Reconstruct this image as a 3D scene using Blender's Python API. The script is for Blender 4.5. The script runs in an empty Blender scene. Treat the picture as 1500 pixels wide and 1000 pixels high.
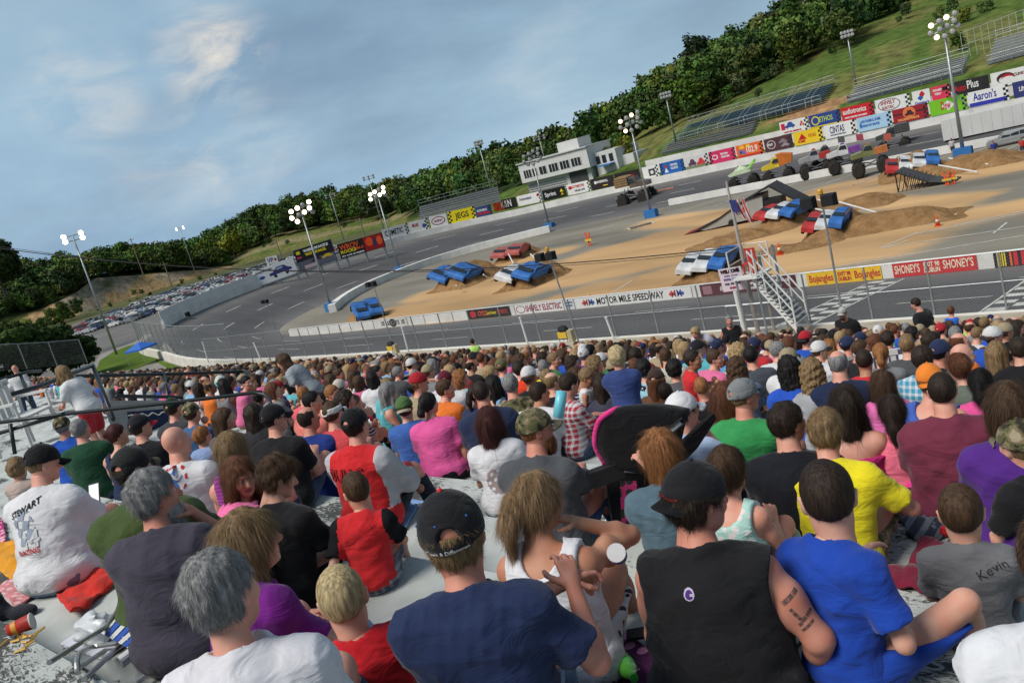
import bpy, math, random, numpy as np
from mathutils import Vector, Matrix
R=math.radians
rng=np.random.default_rng(7); random.seed(7)
SC=bpy.context.scene; COL=SC.collection
# ---------------------------------------------------------------- camera
IW,IH,FPX=1500.,1000.,1274.
ROLL,PITCH,AZ=R(15.4),R(11.6),R(44.8)
HD=np.array([-math.cos(AZ),math.sin(AZ),0.]); RT=np.array([HD[1],-HD[0],0.])
FW=HD*math.cos(PITCH)-np.array([0,0,1.])*math.sin(PITCH); UP=np.cross(RT,FW)
cr,sr=math.cos(ROLL),math.sin(ROLL)
cx,cy=RT*cr-UP*sr, RT*sr+UP*cr
cam=bpy.data.cameras.new('camera'); camo=bpy.data.objects.new('camera',cam); COL.objects.link(camo)
cam.sensor_width=36; cam.lens=FPX/IW*36; cam.clip_start=.05; cam.clip_end=4000
camo.matrix_world=Matrix(((cx[0],cy[0],-FW[0],0),(cx[1],cy[1],-FW[1],0),(cx[2],cy[2],-FW[2],0),(0,0,0,1)))
SC.camera=camo
def ray(x,y):
    X,Y=x-IW/2,y-IH/2
    return RT*(X*cr-Y*sr)-UP*(X*sr+Y*cr)+FW*FPX
def atz(x,y,z): r=ray(x,y); return r*(z/r[2])
def aty(x,y,Y): r=ray(x,y); return r*(Y/r[1])
def atx(x,y,X): r=ray(x,y); return r*(X/r[0])
def atd(x,y,d): return ray(x,y)*(d/FPX)
def proj(P):
    P=np.asarray(P,float); d=P@FW; u=P@RT/d*FPX; v=-(P@UP)/d*FPX
    return IW/2+u*cr+v*sr, IH/2-u*sr+v*cr, d
# ---------------------------------------------------------------- sky and light
SUN_EL,SUN_ROT=R(38),R(-150)
w=bpy.data.worlds.new('World'); SC.world=w; w.use_nodes=True
nt=w.node_tree; N=nt.nodes; L=nt.links; N.clear()
def nd(t,**k):
    n=N.new(t)
    for a,b in k.items():
        if a[0]=='_': n.inputs[int(a[1:])].default_value=b
        else: setattr(n,a,b)
    return n
sky=nd('ShaderNodeTexSky',sky_type='NISHITA',sun_disc=False,sun_elevation=SUN_EL,sun_rotation=SUN_ROT,air_density=1.5,dust_density=2.5,ozone_density=1.5)
tc=nd('ShaderNodeTexCoord')
mp=nd('ShaderNodeMapping'); mp.inputs['Scale'].default_value=(1,1,2.6); mp.inputs['Rotation'].default_value=(.10,.16,.5)
L.new(tc.outputs['Generated'],mp.inputs[0])
n1=nd('ShaderNodeTexNoise'); n1.inputs['Scale'].default_value=1.55; n1.inputs['Detail'].default_value=8; n1.inputs['Roughness'].default_value=.56; n1.inputs['Distortion'].default_value=.15
L.new(mp.outputs[0],n1.inputs[0])
n2=nd('ShaderNodeTexNoise'); n2.inputs['Scale'].default_value=3.1; n2.inputs['Detail'].default_value=6; n2.inputs['Roughness'].default_value=.55
L.new(mp.outputs[0],n2.inputs[0])
r1=nd('ShaderNodeValToRGB'); e=r1.color_ramp.elements
e[0].position=.33; e[0].color=(.078,.124,.185,1); e[1].position=.68; e[1].color=(.195,.270,.325,1)
m_=e.new(.5); m_.color=(.130,.200,.268,1)
L.new(n1.outputs[0],r1.inputs[0])
# warm broken edges where the cloud deck thins
r2=nd('ShaderNodeValToRGB'); e=r2.color_ramp.elements; e[0].position=.56; e[0].color=(0,0,0,1); e[1].position=.70; e[1].color=(1,1,1,1)
L.new(n2.outputs[0],r2.inputs[0])
mx=nd('ShaderNodeMix',data_type='RGBA',clamp_factor=True); mx.inputs[7].default_value=(.52,.47,.41,1)
mm=nd('ShaderNodeMath',operation='MULTIPLY'); mm.inputs[1].default_value=.16
L.new(r2.outputs[0],mm.inputs[0]); L.new(mm.outputs[0],mx.inputs[0]); L.new(r1.outputs[0],mx.inputs[6])
acc=None
for (sx_,sy_,c0,c1,st_) in ((300,82,.9980,.9998,.62),(345,62,.9988,.9998,.4),(120,132,.9974,.9998,.42),(350,205,.9960,.9998,.22),(250,232,.9968,.9998,.16)):
    dv=ray(sx_,sy_); dv=dv/np.linalg.norm(dv); q1=nd('ShaderNodeVectorMath',operation='DOT_PRODUCT'); q1.inputs[1].default_value=tuple(dv); L.new(tc.outputs['Generated'],q1.inputs[0])
    q2=nd('ShaderNodeMapRange',interpolation_type='SMOOTHSTEP'); q2.inputs[1].default_value=c0; q2.inputs[2].default_value=c1; q2.inputs[4].default_value=st_; L.new(q1.outputs['Value'],q2.inputs[0])
    if acc is None: acc=q2.outputs[0]
    else: q3=nd('ShaderNodeMath',operation='ADD'); L.new(acc,q3.inputs[0]); L.new(q2.outputs[0],q3.inputs[1]); acc=q3.outputs[0]
n3=nd('ShaderNodeTexNoise'); n3.inputs['Scale'].default_value=9; n3.inputs['Detail'].default_value=7; n3.inputs['Roughness'].default_value=.6; n3.inputs['Distortion'].default_value=.5; L.new(mp.outputs[0],n3.inputs[0])
r3=nd('ShaderNodeMapRange'); r3.inputs[1].default_value=.40; r3.inputs[2].default_value=.74; L.new(n3.outputs[0],r3.inputs[0]); pm=nd('ShaderNodeMath',operation='MULTIPLY'); L.new(acc,pm.inputs[0]); L.new(r3.outputs[0],pm.inputs[1])
mx2=nd('ShaderNodeMix',data_type='RGBA',clamp_factor=True); mx2.inputs[7].default_value=(.44,.385,.32,1); L.new(pm.outputs[0],mx2.inputs[0]); L.new(mx.outputs[2],mx2.inputs[6])
# brighter towards the west horizon (left of the track), darker overhead and to the right
sp=nd('ShaderNodeVectorMath',operation='DOT_PRODUCT'); sp.inputs[1].default_value=(-.93,.25,.02); L.new(tc.outputs['Generated'],sp.inputs[0])
gr=nd('ShaderNodeMapRange'); gr.inputs[1].default_value=.2; gr.inputs[2].default_value=1.; gr.inputs[3].default_value=.64; gr.inputs[4].default_value=1.06
L.new(sp.outputs['Value'],gr.inputs[0])
sz=nd('ShaderNodeSeparateXYZ'); L.new(tc.outputs['Generated'],sz.inputs[0])
gz=nd('ShaderNodeMapRange'); gz.inputs[1].default_value=0.; gz.inputs[2].default_value=.5; gz.inputs[3].default_value=1.2; gz.inputs[4].default_value=.70; L.new(sz.outputs[2],gz.inputs[0])
ml=nd('ShaderNodeMath',operation='MULTIPLY'); L.new(gr.outputs[0],ml.inputs[0]); L.new(gz.outputs[0],ml.inputs[1])
vm=nd('ShaderNodeVectorMath',operation='SCALE'); L.new(mx2.outputs[2],vm.inputs[0]); L.new(ml.outputs[0],vm.inputs['Scale'])
bg1=nd('ShaderNodeBackground'); L.new(sky.outputs[0],bg1.inputs[0]); bg1.inputs[1].default_value=.05
bg2=nd('ShaderNodeBackground'); L.new(vm.outputs[0],bg2.inputs[0]); bg2.inputs[1].default_value=1.0
ms=nd('ShaderNodeMixShader'); ms.inputs[0].default_value=.88; L.new(bg1.outputs[0],ms.inputs[1]); L.new(bg2.outputs[0],ms.inputs[2])
wo=nd('ShaderNodeOutputWorld'); L.new(ms.outputs[0],wo.inputs[0])
sl=bpy.data.lights.new('sun','SUN'); sl.energy=1.5; sl.angle=R(28); sl.color=(1,.95,.88)
so=bpy.data.objects.new('sun',sl); COL.objects.link(so)
# sun: veiled, high behind the stand
_sd=Vector((-.45,-.62,-.0)); _d=Vector((.25,.75,-1.0))
so.rotation_euler=_d.to_track_quat('-Z','Y').to_euler()
sky.sun_elevation=math.asin(1/_d.length); sky.sun_rotation=math.atan2(-_d.x,-_d.y)
SC.view_settings.view_transform='Standard'; SC.view_settings.look='None'; SC.view_settings.exposure=1.2; SC.view_settings.gamma=1
SC.render.engine='CYCLES'
SC.cycles.max_bounces=5; SC.cycles.diffuse_bounces=2; SC.cycles.glossy_bounces=2; SC.cycles.transparent_max_bounces=12; SC.cycles.use_denoising=True
# ---------------------------------------------------------------- material helpers
def srgb(c):
    return tuple((v/12.92 if v<=.04045 else ((v+.055)/1.055)**2.4) for v in [k/255 for k in c])
MC={}
def mat(name,col=(.5,.5,.5),rough=.7,var=.15,scale=3.,bump=0.,bscale=40.,metal=0.,src=None,spec=.3,sheen=0.,sss=0.,alpha=None,stretch=None,emit=0,coat=0):
    """procedural principled material; src: None plain, 'obj' object colour, 'col' vertex attribute colour"""
    if name in MC: return MC[name]
    m=bpy.data.materials.new(name); m.use_nodes=True; t=m.node_tree; n=t.nodes; l=t.links
    p=n['Principled BSDF']; p.inputs['Roughness'].default_value=rough; p.inputs['Metallic'].default_value=metal
    p.inputs['Specular IOR Level'].default_value=spec
    tcn=n.new('ShaderNodeTexCoord'); vec=tcn.outputs['Object']
    if stretch:
        mpn=n.new('ShaderNodeMapping'); mpn.inputs['Scale'].default_value=stretch; l.new(vec,mpn.inputs[0]); vec=mpn.outputs[0]
    if src=='obj': s=n.new('ShaderNodeObjectInfo'); co=s.outputs['Color']
    elif src=='col': s=n.new('ShaderNodeAttribute'); s.attribute_name='col'; co=s.outputs['Color']
    else: s=n.new('ShaderNodeRGB'); s.outputs[0].default_value=(*col[:3],1); co=s.outputs[0]
    if var>0:
        z=n.new('ShaderNodeTexNoise'); z.inputs['Scale'].default_value=scale; z.inputs['Detail'].default_value=5; z.inputs['Roughness'].default_value=.6; l.new(vec,z.inputs[0])
        mr=n.new('ShaderNodeMapRange'); mr.inputs[1].default_value=.3; mr.inputs[2].default_value=.7; mr.inputs[3].default_value=1-var; mr.inputs[4].default_value=1+var; l.new(z.outputs[0],mr.inputs[0])
        vs=n.new('ShaderNodeVectorMath'); vs.operation='SCALE'; l.new(co,vs.inputs[0]); l.new(mr.outputs[0],vs.inputs['Scale']); co=vs.outputs[0]
    l.new(co,p.inputs['Base Color'])
    if bump>0:
        z=n.new('ShaderNodeTexNoise'); z.inputs['Scale'].default_value=bscale; z.inputs['Detail'].default_value=4; l.new(vec,z.inputs[0])
        b=n.new('ShaderNodeBump'); b.inputs['Strength'].default_value=bump; b.inputs['Distance'].default_value=.02; l.new(z.outputs[0],b.inputs['Height']); l.new(b.outputs[0],p.inputs['Normal'])
    if sheen: p.inputs['Sheen Weight'].default_value=sheen
    if coat: p.inputs['Coat Weight'].default_value=coat
    if sss:
        p.inputs['Subsurface Weight'].default_value=sss; p.inputs['Subsurface Radius'].default_value=(.02,.008,.004); p.inputs['Subsurface Scale'].default_value=.5
    if emit:
        l.new(co,p.inputs['Emission Color']); p.inputs['Emission Strength'].default_value=emit
    MC[name]=m; return m
# ---------------------------------------------------------------- mesh helpers
class MB:
    def __init__(s): s.v=[]; s.f=[]; s.mi=[]; s.c=[]; s.n=0
    def add(s,v,f,mi=0,c=None):
        v=np.asarray(v,float).reshape(-1,3);
        s.v.append(v); o=s.n; s.n+=len(v)
        for q in f: s.f.append(tuple(int(i)+o for i in q)); s.mi.append(mi)
        s.c.append(np.tile(np.array(c if c is not None else (.5,.5,.5)),(len(v),1)))
        return s
    def box(s,lo,hi,mi=0,c=None,M=None):
        x0,y0,z0=lo;x1,y1,z1=hi
        v=np.array([(x0,y0,z0),(x1,y0,z0),(x1,y1,z0),(x0,y1,z0),(x0,y0,z1),(x1,y0,z1),(x1,y1,z1),(x0,y1,z1)],float)
        if M is not None: v=v@M[:3,:3].T+M[:3,3]
        return s.add(v,[(0,3,2,1),(4,5,6,7),(0,1,5,4),(1,2,6,5),(2,3,7,6),(3,0,4,7)],mi,c)
    def tube(s,pts,r,n=8,mi=0,c=None,cap=True):
        pts=[np.asarray(p,float) for p in pts]; k=len(pts); rr=r if hasattr(r,'__len__') else [r]*k
        vs=[]; pu=None
        for i,p in enumerate(pts):
            t=(pts[min(i+1,k-1)]-pts[max(i-1,0)]); t=t/(np.linalg.norm(t)+1e-9)
            if pu is None: a=np.array([0,0,1.]) if abs(t[2])<.9 else np.array([1.,0,0]); u=np.cross(t,a)
            else: u=pu-t*(pu@t)
            u/=np.linalg.norm(u)+1e-9; pu=u; w_=np.cross(t,u)
            for j in range(n):
                an=2*math.pi*j/n; vs.append(p+(u*math.cos(an)+w_*math.sin(an))*rr[i])
        f=[(i*n+j,i*n+(j+1)%n,(i+1)*n+(j+1)%n,(i+1)*n+j) for i in range(k-1) for j in range(n)]
        if cap: f+= [tuple(range(n))[::-1],tuple((k-1)*n+j for j in range(n))]
        return s.add(vs,f,mi,c)
    def lathe(s,prof,n=16,mi=0,c=None,M=None,axis=2):
        vs=[]
        for (r_,z_) in prof:
            for j in range(n):
                a=2*math.pi*j/n; q=[r_*math.cos(a),r_*math.sin(a),z_]
                if axis==0: q=[z_,q[0],q[1]]
                elif axis==1: q=[q[0],z_,q[1]]
                vs.append(q)
        vs=np.array(vs)
        if M is not None: vs=vs@M[:3,:3].T+M[:3,3]
        k=len(prof)
        f=[(i*n+j,i*n+(j+1)%n,(i+1)*n+(j+1)%n,(i+1)*n+j) for i in range(k-1) for j in range(n)]
        f+=[tuple(range(n))[::-1],tuple((k-1)*n+j for j in range(n))]
        return s.add(vs,f,mi,c)
    def quadstrip(s,A,B,mi=0,c=None):
        k=len(A); return s.add(np.vstack([A,B]),[(i,i+1,k+i+1,k+i) for i in range(k-1)],mi,c)
    def arr(s): return np.vstack(s.v)
    def build(s,name,mats,parent=None,smooth=False,loc=None,uv=None):
        me=bpy.data.meshes.new(name); V=np.vstack(s.v)
        if loc is not None: V=V-np.asarray(loc)
        me.from_pydata([tuple(q) for q in V],[],s.f)
        if not isinstance(mats,(list,tuple)): mats=[mats]
        for m in mats: me.materials.append(m)
        if len(mats)>1: me.polygons.foreach_set('material_index',s.mi)
        a=me.color_attributes.new('col','FLOAT_COLOR','POINT'); C=np.hstack([np.vstack(s.c),np.ones((s.n,1))]).astype(np.float32); a.data.foreach_set('color',C.ravel())
        if smooth: me.polygons.foreach_set('use_smooth',[True]*len(me.polygons))
        me.update()
        o=bpy.data.objects.new(name,me); COL.objects.link(o)
        if loc is not None: o.location=loc
        if parent is not None: o.parent=parent
        return o
def tag(o,label=None,cat=None,group=None,kind=None):
    if label: o['label']=label
    if cat: o['category']=cat
    if group: o['group']=group
    if kind: o['kind']=kind
    return o
def empty(name,loc=(0,0,0),rz=0.,label=None,cat=None,group=None):
    o=bpy.data.objects.new(name,None); COL.objects.link(o); o.location=loc; o.rotation_euler=(0,0,rz); o.empty_display_size=.1
    return tag(o,label,cat,group)
def text(body,size,M,mtl,parent=None,name='lettering',ext=.004,bold=0.,sx=1.,width=None,height=None):
    cu=bpy.data.curves.new(name,'FONT'); cu.body=body; cu.size=size; cu.align_x='CENTER'; cu.align_y='CENTER'; cu.extrude=ext; cu.offset=bold; cu.resolution_u=3
    cu.materials.append(mtl); o=bpy.data.objects.new(name,cu); COL.objects.link(o)
    S=Matrix.Diagonal((sx,1,1,1))
    if width:
        bpy.context.view_layer.update(); d=o.dimensions; S=Matrix.Diagonal((width/max(d.x,1e-4),(height/max(d.y,1e-4)) if height else 1,1,1))
    o.matrix_world=M@S
    dg=bpy.context.evaluated_depsgraph_get(); me=bpy.data.meshes.new_from_object(o.evaluated_get(dg)); bpy.data.objects.remove(o); bpy.data.curves.remove(cu)
    me.name=name; o=bpy.data.objects.new(name,me); COL.objects.link(o)
    if parent is not None: o.parent=parent
    o.matrix_basis=M@S
    return o
def frame(o,x,y):
    """matrix from origin, x axis, y axis"""
    x=Vector(x).normalized(); y=Vector(y); z=x.cross(y).normalized(); y=z.cross(x)
    return Matrix(((x.x,y.x,z.x,o[0]),(x.y,y.y,z.y,o[1]),(x.z,y.z,z.z,o[2]),(0,0,0,1)))
def spline(P,n=12):
    P=np.asarray(P,float); Q=np.vstack([2*P[0]-P[1],P,2*P[-1]-P[-2]]); out=[]
    for i in range(1,len(Q)-2):
        for t in np.linspace(0,1,n,endpoint=False):
            a,b,c,d=Q[i-1],Q[i],Q[i+1],Q[i+2]
            out.append(.5*((2*b)+(-a+c)*t+(2*a-5*b+4*c-d)*t*t+(-a+3*b-3*c+d)*t**3))
    out.append(P[-1]); return np.array(out)
def resample(P,step):
    P=np.asarray(P,float); s=np.r_[0,np.cumsum(np.linalg.norm(np.diff(P,axis=0),axis=1))]; n=max(2,int(s[-1]/step)+1); t=np.linspace(0,s[-1],n)
    return np.stack([np.interp(t,s,P[:,k]) for k in range(P.shape[1])],1)
def vnoise(P,seed=0):
    """cheap smooth pseudo-noise in [-1,1] for arrays of points"""
    r=np.random.default_rng(seed); v=0
    for k in range(6):
        d=r.normal(size=P.shape[-1]); d/=np.linalg.norm(d); d*=(1.3**k); v=v+np.sin(P@d+r.uniform(0,6.28)+1.3*np.sin(P@np.roll(d,1)*.7+r.uniform(0,6)))
    return v/6
# ================================================================ THE SETTING
ZI=-12.                                   # infield level
INN=spline([(70,48.6),(20,48.6),(-30,48.6),(-70,48.4),(-84,50),(-91,54),(-96,61),(-99,70),(-99,80),(-96,89),(-89,96),(-76,100),(-55,101),(-20,101),(30,101),(70,101)],10)
OUT=spline([(70,30),(20,30),(-30,30),(-62,31),(-82,35.5),(-97,40),(-107,48),(-115,59),(-119.5,72),(-122,86),(-119,101),(-108,112),(-90,117.5),(-60,119),(-20,119),(70,119)],10)
# the two paths are resampled so that station i on one faces station i on the other
OUTZ=np.interp(np.linspace(0,1,151),[0,.2,.25,.32,.42,.55,.66,.75,.85,1],[-10.05,-10.05,-9.8,-9.2,-8.8,-8.8,-9.2,-10.1,-10.1,-10.1])
nst=151
def track_row(t):
    return np.array([np.r_[INN[i],ZI]*(1-t)+np.r_[OUT[i],OUTZ[i]]*t for i in range(nst)])
m_asph=mat('asphalt',(.085,.083,.085),.9,.22,.35,.25,14)
m_white=mat('painted_concrete',(.70,.69,.655),.8,.13,.6,.1,8)
m_line=mat('line_paint',(.55,.54,.50),.8,.25,2.)
m_conc=mat('raw_concrete',(.36,.33,.29),.9,.15,.8,.2,10)
tk=MB(); ts=np.linspace(0,1,9)
G=np.stack([track_row(t) for t in ts]);
tk.add(G.reshape(-1,3),[(a*nst+i,a*nst+i+1,(a+1)*nst+i+1,(a+1)*nst+i) for a in range(8) for i in range(nst-1)])
def asphalt_track():
    m=mat('track_asphalt',(.10,.097,.10),.88,.18,.25,.2,12); t=m.node_tree; n=t.nodes; l=t.links
    a=n.new('ShaderNodeAttribute'); a.attribute_name='col'
    for k in list(l):
        if k.to_node.type=='VECT_MATH' and k.from_node.type=='RGB': l.remove(k)
    vs=[q for q in n if q.type=='VECT_MATH'][0]; l.new(a.outputs[0],vs.inputs[0])
    mpn=n.new('ShaderNodeMapping'); tcn=[q for q in n if q.type=='TEX_COORD'][0]; z=[q for q in n if q.type=='TEX_NOISE'][0]
    mpn.inputs['Scale'].default_value=(.25,1.6,1); l.new(tcn.outputs['Object'],mpn.inputs[0]); l.new(mpn.outputs[0],z.inputs[0])
    return m
tro=None
colr=1.12*np.array([(.135,.13,.13),(.105,.10,.10),(.075,.073,.076),(.066,.065,.068),(.075,.073,.076),(.07,.069,.073),(.085,.083,.086),(.12,.117,.115),(.15,.145,.14)])
tk.c=[np.repeat(colr,nst,axis=0)]
tag(tk.build('race_track',asphalt_track(),smooth=True),kind='structure')
def on_track(X,Y):
    """height of the banked front or back straight at X,Y"""
    if Y<75: t=(48.6-Y)/18.6
    else: t=(Y-101)/18.
    return ZI+max(0,min(1,t))*1.93
# lane dashes: three broken lines around the whole track
mk=MB()
for t in (.22,.47,.72):
    A=resample(track_row(t-.004),1.); B=resample(track_row(t+.004),1.); k=min(len(A),len(B))
    off={.22:0,.47:4,.72:8}[t]
    for i in range(off,k-5,11):
        mk.quadstrip(A[i:i+5]+(0,0,.02),B[i:i+5]+(0,0,.02))
# finish line checkers, twice
def bank_quad(X0,X1,Y0,Y1,h=.02):
    return [(X0,Y0,on_track(X0,Y0)+h),(X1,Y0,on_track(X1,Y0)+h),(X1,Y1,on_track(X1,Y1)+h),(X0,Y1,on_track(X0,Y1)+h)]
for XF,wd in ((-19.3,1.7),(-10.6,1.7)):
    mk.add(bank_quad(XF-.12,XF,31,47.9),[(0,1,2,3)]); mk.add(bank_quad(XF+wd,XF+wd+.12,31,47.9),[(0,1,2,3)])
    ny=22; dy=16.9/ny
    for j in range(ny):
        for i in range(2):
            if (i+j)%2: mk.add(bank_quad(XF+.04+i*wd/2,XF+(i+1)*wd/2-.04,31+j*dy+.03,31+(j+1)*dy-.03),[(0,1,2,3)])
for (p,q) in [((418,405),(485,398)),((562,492),(650,440)),((520,500),(590,478))]: pass
A=aty(446,389,100);
tag(mk.build('lane_markings',m_line),kind='structure')
# infield sheet, 1 m cells, with the trucked-in dirt as an albedo mask
def dist_poly(P,pl):
    d=np.full(len(P),1e9)
    for a,b in zip(pl[:-1],pl[1:]):
        a=np.array(a);b=np.array(b); ab=b-a; t=np.clip(((P-a)@ab)/(ab@ab),0,1); d=np.minimum(d,np.linalg.norm(P-a-t[:,None]*ab,axis=1))
    return d
xs=np.arange(-101,72,1.); ys=np.arange(47,103,1.); XX,YY=np.meshgrid(xs,ys); P=np.stack([XX.ravel(),YY.ravel()],1)
def W2(x,y,z=ZI): return tuple(atz(x,y,z)[:2])
dirt=np.zeros(len(P))
for pts,rad in [([(560,462),(640,450),(760,425),(900,395),(1000,375)],3.6),([(700,428),(860,385),(980,360)],6.0),([(640,428),(700,415)],3.5),([(735,385),(800,372)],3.),([(880,372),(960,352),(1040,340)],4.2),([(860,430),(980,418),(1060,405)],3.5),([(1000,400),(1100,380),(1240,350),(1330,330)],4.5),([(960,325),(1060,318),(1120,300),(1250,285),(1500,240)],3.2),([(1060,350),(1200,335),(1340,315)],3.5),([(1100,395),(1200,380),(1300,360)],3.),([(1230,275),(1330,255),(1480,235)],3.2),([(1300,330),(1400,320),(1500,300)],2.2),([(640,470),(760,450),(1000,435)],1.2),([(1250,300),(1420,290)],2.)]:
    d=dist_poly(P,[W2(*q) for q in pts]); dirt=np.maximum(dirt,np.clip(1.35-d/(rad*1.35),0,1))
dirt=np.clip(dirt+.16*vnoise(P*.35,3)*(dirt>.02),0,1)
def infield_mat():
    m=bpy.data.materials.new('infield'); m.use_nodes=True; n=m.node_tree.nodes; l=m.node_tree.links; p=n['Principled BSDF']; p.inputs['Roughness'].default_value=.95; p.inputs['Specular IOR Level'].default_value=.15
    a=n.new('ShaderNodeAttribute'); a.attribute_name='col'; tcn=n.new('ShaderNodeTexCoord')
    mpn=n.new('ShaderNodeMapping'); mpn.inputs['Scale'].default_value=(.35,1.,1); l.new(tcn.outputs['Object'],mpn.inputs[0])
    z=n.new('ShaderNodeTexNoise'); z.inputs['Scale'].default_value=.55; z.inputs['Detail'].default_value=8; z.inputs['Roughness'].default_value=.65; z.inputs['Distortion'].default_value=.6; l.new(mpn.outputs[0],z.inputs[0])
    m1=n.new('ShaderNodeMath'); m1.operation='MULTIPLY_ADD'; m1.inputs[1].default_value=.9; m1.inputs[2].default_value=-.45; l.new(z.outputs[0],m1.inputs[0])
    m2=n.new('ShaderNodeMath'); m2.operation='ADD'; l.new(a.outputs['Fac'],m2.inputs[0]); l.new(m1.outputs[0],m2.inputs[1])
    r=n.new('ShaderNodeValToRGB'); e=r.color_ramp.elements; e[0].position=.22; e[0].color=(.225,.205,.168,1); e[1].position=.70; e[1].color=(.50,.315,.155,1)
    q=e.new(.42); q.color=(.33,.255,.170,1); l.new(m2.outputs[0],r.inputs[0])
    z2=n.new('ShaderNodeTexNoise'); z2.inputs['Scale'].default_value=.16; z2.inputs['Detail'].default_value=6; l.new(mpn.outputs[0],z2.inputs[0])
    mr=n.new('ShaderNodeMapRange'); mr.inputs[1].default_value=.3; mr.inputs[2].default_value=.7; mr.inputs[3].default_value=.72; mr.inputs[4].default_value=1.25; l.new(z2.outputs[0],mr.inputs[0])
    vs=n.new('ShaderNodeVectorMath'); vs.operation='SCALE'; l.new(r.outputs[0],vs.inputs[0]); l.new(mr.outputs[0],vs.inputs['Scale']); l.new(vs.outputs[0],p.inputs['Base Color'])
    b=n.new('ShaderNodeBump'); b.inputs['Strength'].default_value=.35; b.inputs['Distance'].default_value=.12; l.new(z.outputs[0],b.inputs['Height']); l.new(b.outputs[0],p.inputs['Normal'])
    return m
def inside(P,poly):
    x,y=P[:,0],P[:,1]; c=np.zeros(len(P),bool); n=len(poly)
    for i in range(n):
        x0,y0=poly[i]; x1,y1=poly[(i+1)%n];
        if y0==y1: continue
        k=((y0>y)!=(y1>y))&(x<(x1-x0)*(y-y0)/(y1-y0)+x0); c^=k
    return c
inf=MB(); nx=len(xs)
ok=inside(P,[tuple(q) for q in INN]).reshape(XX.shape)
fs=[(j*nx+i,j*nx+i+1,(j+1)*nx+i+1,(j+1)*nx+i) for j in range(len(ys)-1) for i in range(nx-1) if ok[j,i] or ok[j+1,i+1] or ok[j,i+1] or ok[j+1,i]]
inf.add(np.c_[P,np.full(len(P),ZI-.004)],fs); inf.c=[np.repeat(dirt[:,None],3,1)]
tag(inf.build('infield_ground',infield_mat()),kind='structure')
# painted stall lines and edges on the infield
il=MB()
def pl_line(p,q,wd=.13,z=ZI+.012):
    a=np.array(W2(*p)); b=np.array(W2(*q)); d=b-a; d/=np.linalg.norm(d); n_=np.array([-d[1],d[0]])*wd/2
    il.add([(*(a-n_),z),(*(b-n_),z),(*(b+n_),z),(*(a+n_),z)],[(0,1,2,3)])
for p,q in [((952,312),(1050,275)),((965,322),(1075,283)),((985,318),(1100,286)),((1000,326),(1060,306)),((1045,303),(1130,270)),((1110,292),(1180,262)),((1130,300),(1230,262)),((1150,285),(1270,250)),((1190,290),(1290,258)),((1240,275),(1300,250)),((1270,268),(1330,245)),((1400,235),(1470,205)),((1430,240),(1500,208)),((1455,236),(1500,218)),
    ((890,433),(926,411)),((1290,363),(1345,340)),((1292,364),(1330,352)),((1455,342),(1475,326)),((1300,362),(1500,332)),((1340,343),(1500,312)),((1400,330),(1500,309)),((1200,395),(1500,345)),((1360,330),(1425,305)),((905,320),(1005,290)),((880,335),(990,300)),((840,350),(960,322)),((540,437),(560,431)),((465,462),(490,452)),((1205,405),(1500,372))]: pl_line(p,q)
for k in range(15): pl_line((921+k*2.3,334-k*.62),(924+k*2.3,336-k*.62),.35)
tag(il.build('infield_markings',m_line),kind='structure')
# ---- walls
def wall_along(P,zb,h,th,side=1):
    """vertical wall strip on a path: P (n,3) base"""
    m=MB(); P=np.asarray(P); d=np.gradient(P[:,:2],axis=0); d/=np.linalg.norm(d,axis=1)[:,None]; n_=np.c_[-d[:,1],d[:,0]]*th*side
    A=P.copy(); B=P.copy(); B[:,:2]+=n_; A2=A+[0,0,h]; B2=B+[0,0,h]; k=len(P)
    m.add(np.vstack([A,A2,B2,B]),[(a*k+i,a*k+i+1,((a+1)%4)*k+i+1,((a+1)%4)*k+i) for a in range(4) for i in range(k-1)]+[(0,k,2*k,3*k),(k-1,4*k-1,3*k-1,2*k-1)])
    return m
wi=wall_along(np.array([(x,48.6,ZI-.3) for x in np.arange(-81,66,3.)]),0,1.12,.3)
mw=MB()
for x in np.arange(-81,66,3.7): mw.box((x,48.57,ZI-.3),(x+.05,48.6,ZI+.80))
o=wi.build('pit_wall',m_white); tag(o,'low white concrete wall between front straight and infield','wall'); mw.build('joint',mat('joint',(.16,.15,.14)),o)
# inner wall of the back straight, from the turn to the far right
ip=resample(np.array([(-86.5,59,ZI),(-93,66,ZI),(-97.5,76,ZI),(-97,86,ZI),(-92.5,92.5,ZI),(-84,97,ZI)]),1.5)
ip=resample(spline(ip[::4],4),1.5)
o=wall_along(ip,0,.95,.9).build('infield_wall',m_white); tag(o,'white low wall curving round the turn end of the infield','wall')
q0=atz(1000,300,ZI)
o=wall_along(np.array([(x,101.5,ZI-.2) for x in np.arange(-66,66,3.)]),0,1.1,.5).build('back_straight_wall',m_white); tag(o,'long white wall on the infield side of back straight behind trucks','wall')
# outer wall of the track
OW=track_row(1.0)
k0=[i for i in range(nst) if OW[i,0]<-106 and OW[i,1]>46][0]
o=wall_along(OW[k0:]-[0,0,.3],0,1.35,-.35).build('outer_wall',m_white); tag(o,'pale concrete outer wall round the turn and back straight','wall')
# tall blank white wall panels standing on the left turn
kk=[i for i in range(k0,nst) if OW[i,1]<76]
o=wall_along(OW[kk]+[0,0,1.05],0,1.05,-.2).build('turn_wall_panels',mat('white_board',(.70,.69,.67),.7,.08,.3)); tag(o,'tall blank white boards above concrete wall at left turn','wall')
js=MB()
for i in kk[::3]:
    p=OW[i]; js.box((p[0]-.04,p[1]-.04,p[2]+1.05),(p[0]+.04,p[1]+.04,p[2]+2.08))
js.build('joint',mat('joint2',(.36,.35,.33)),o)
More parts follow.
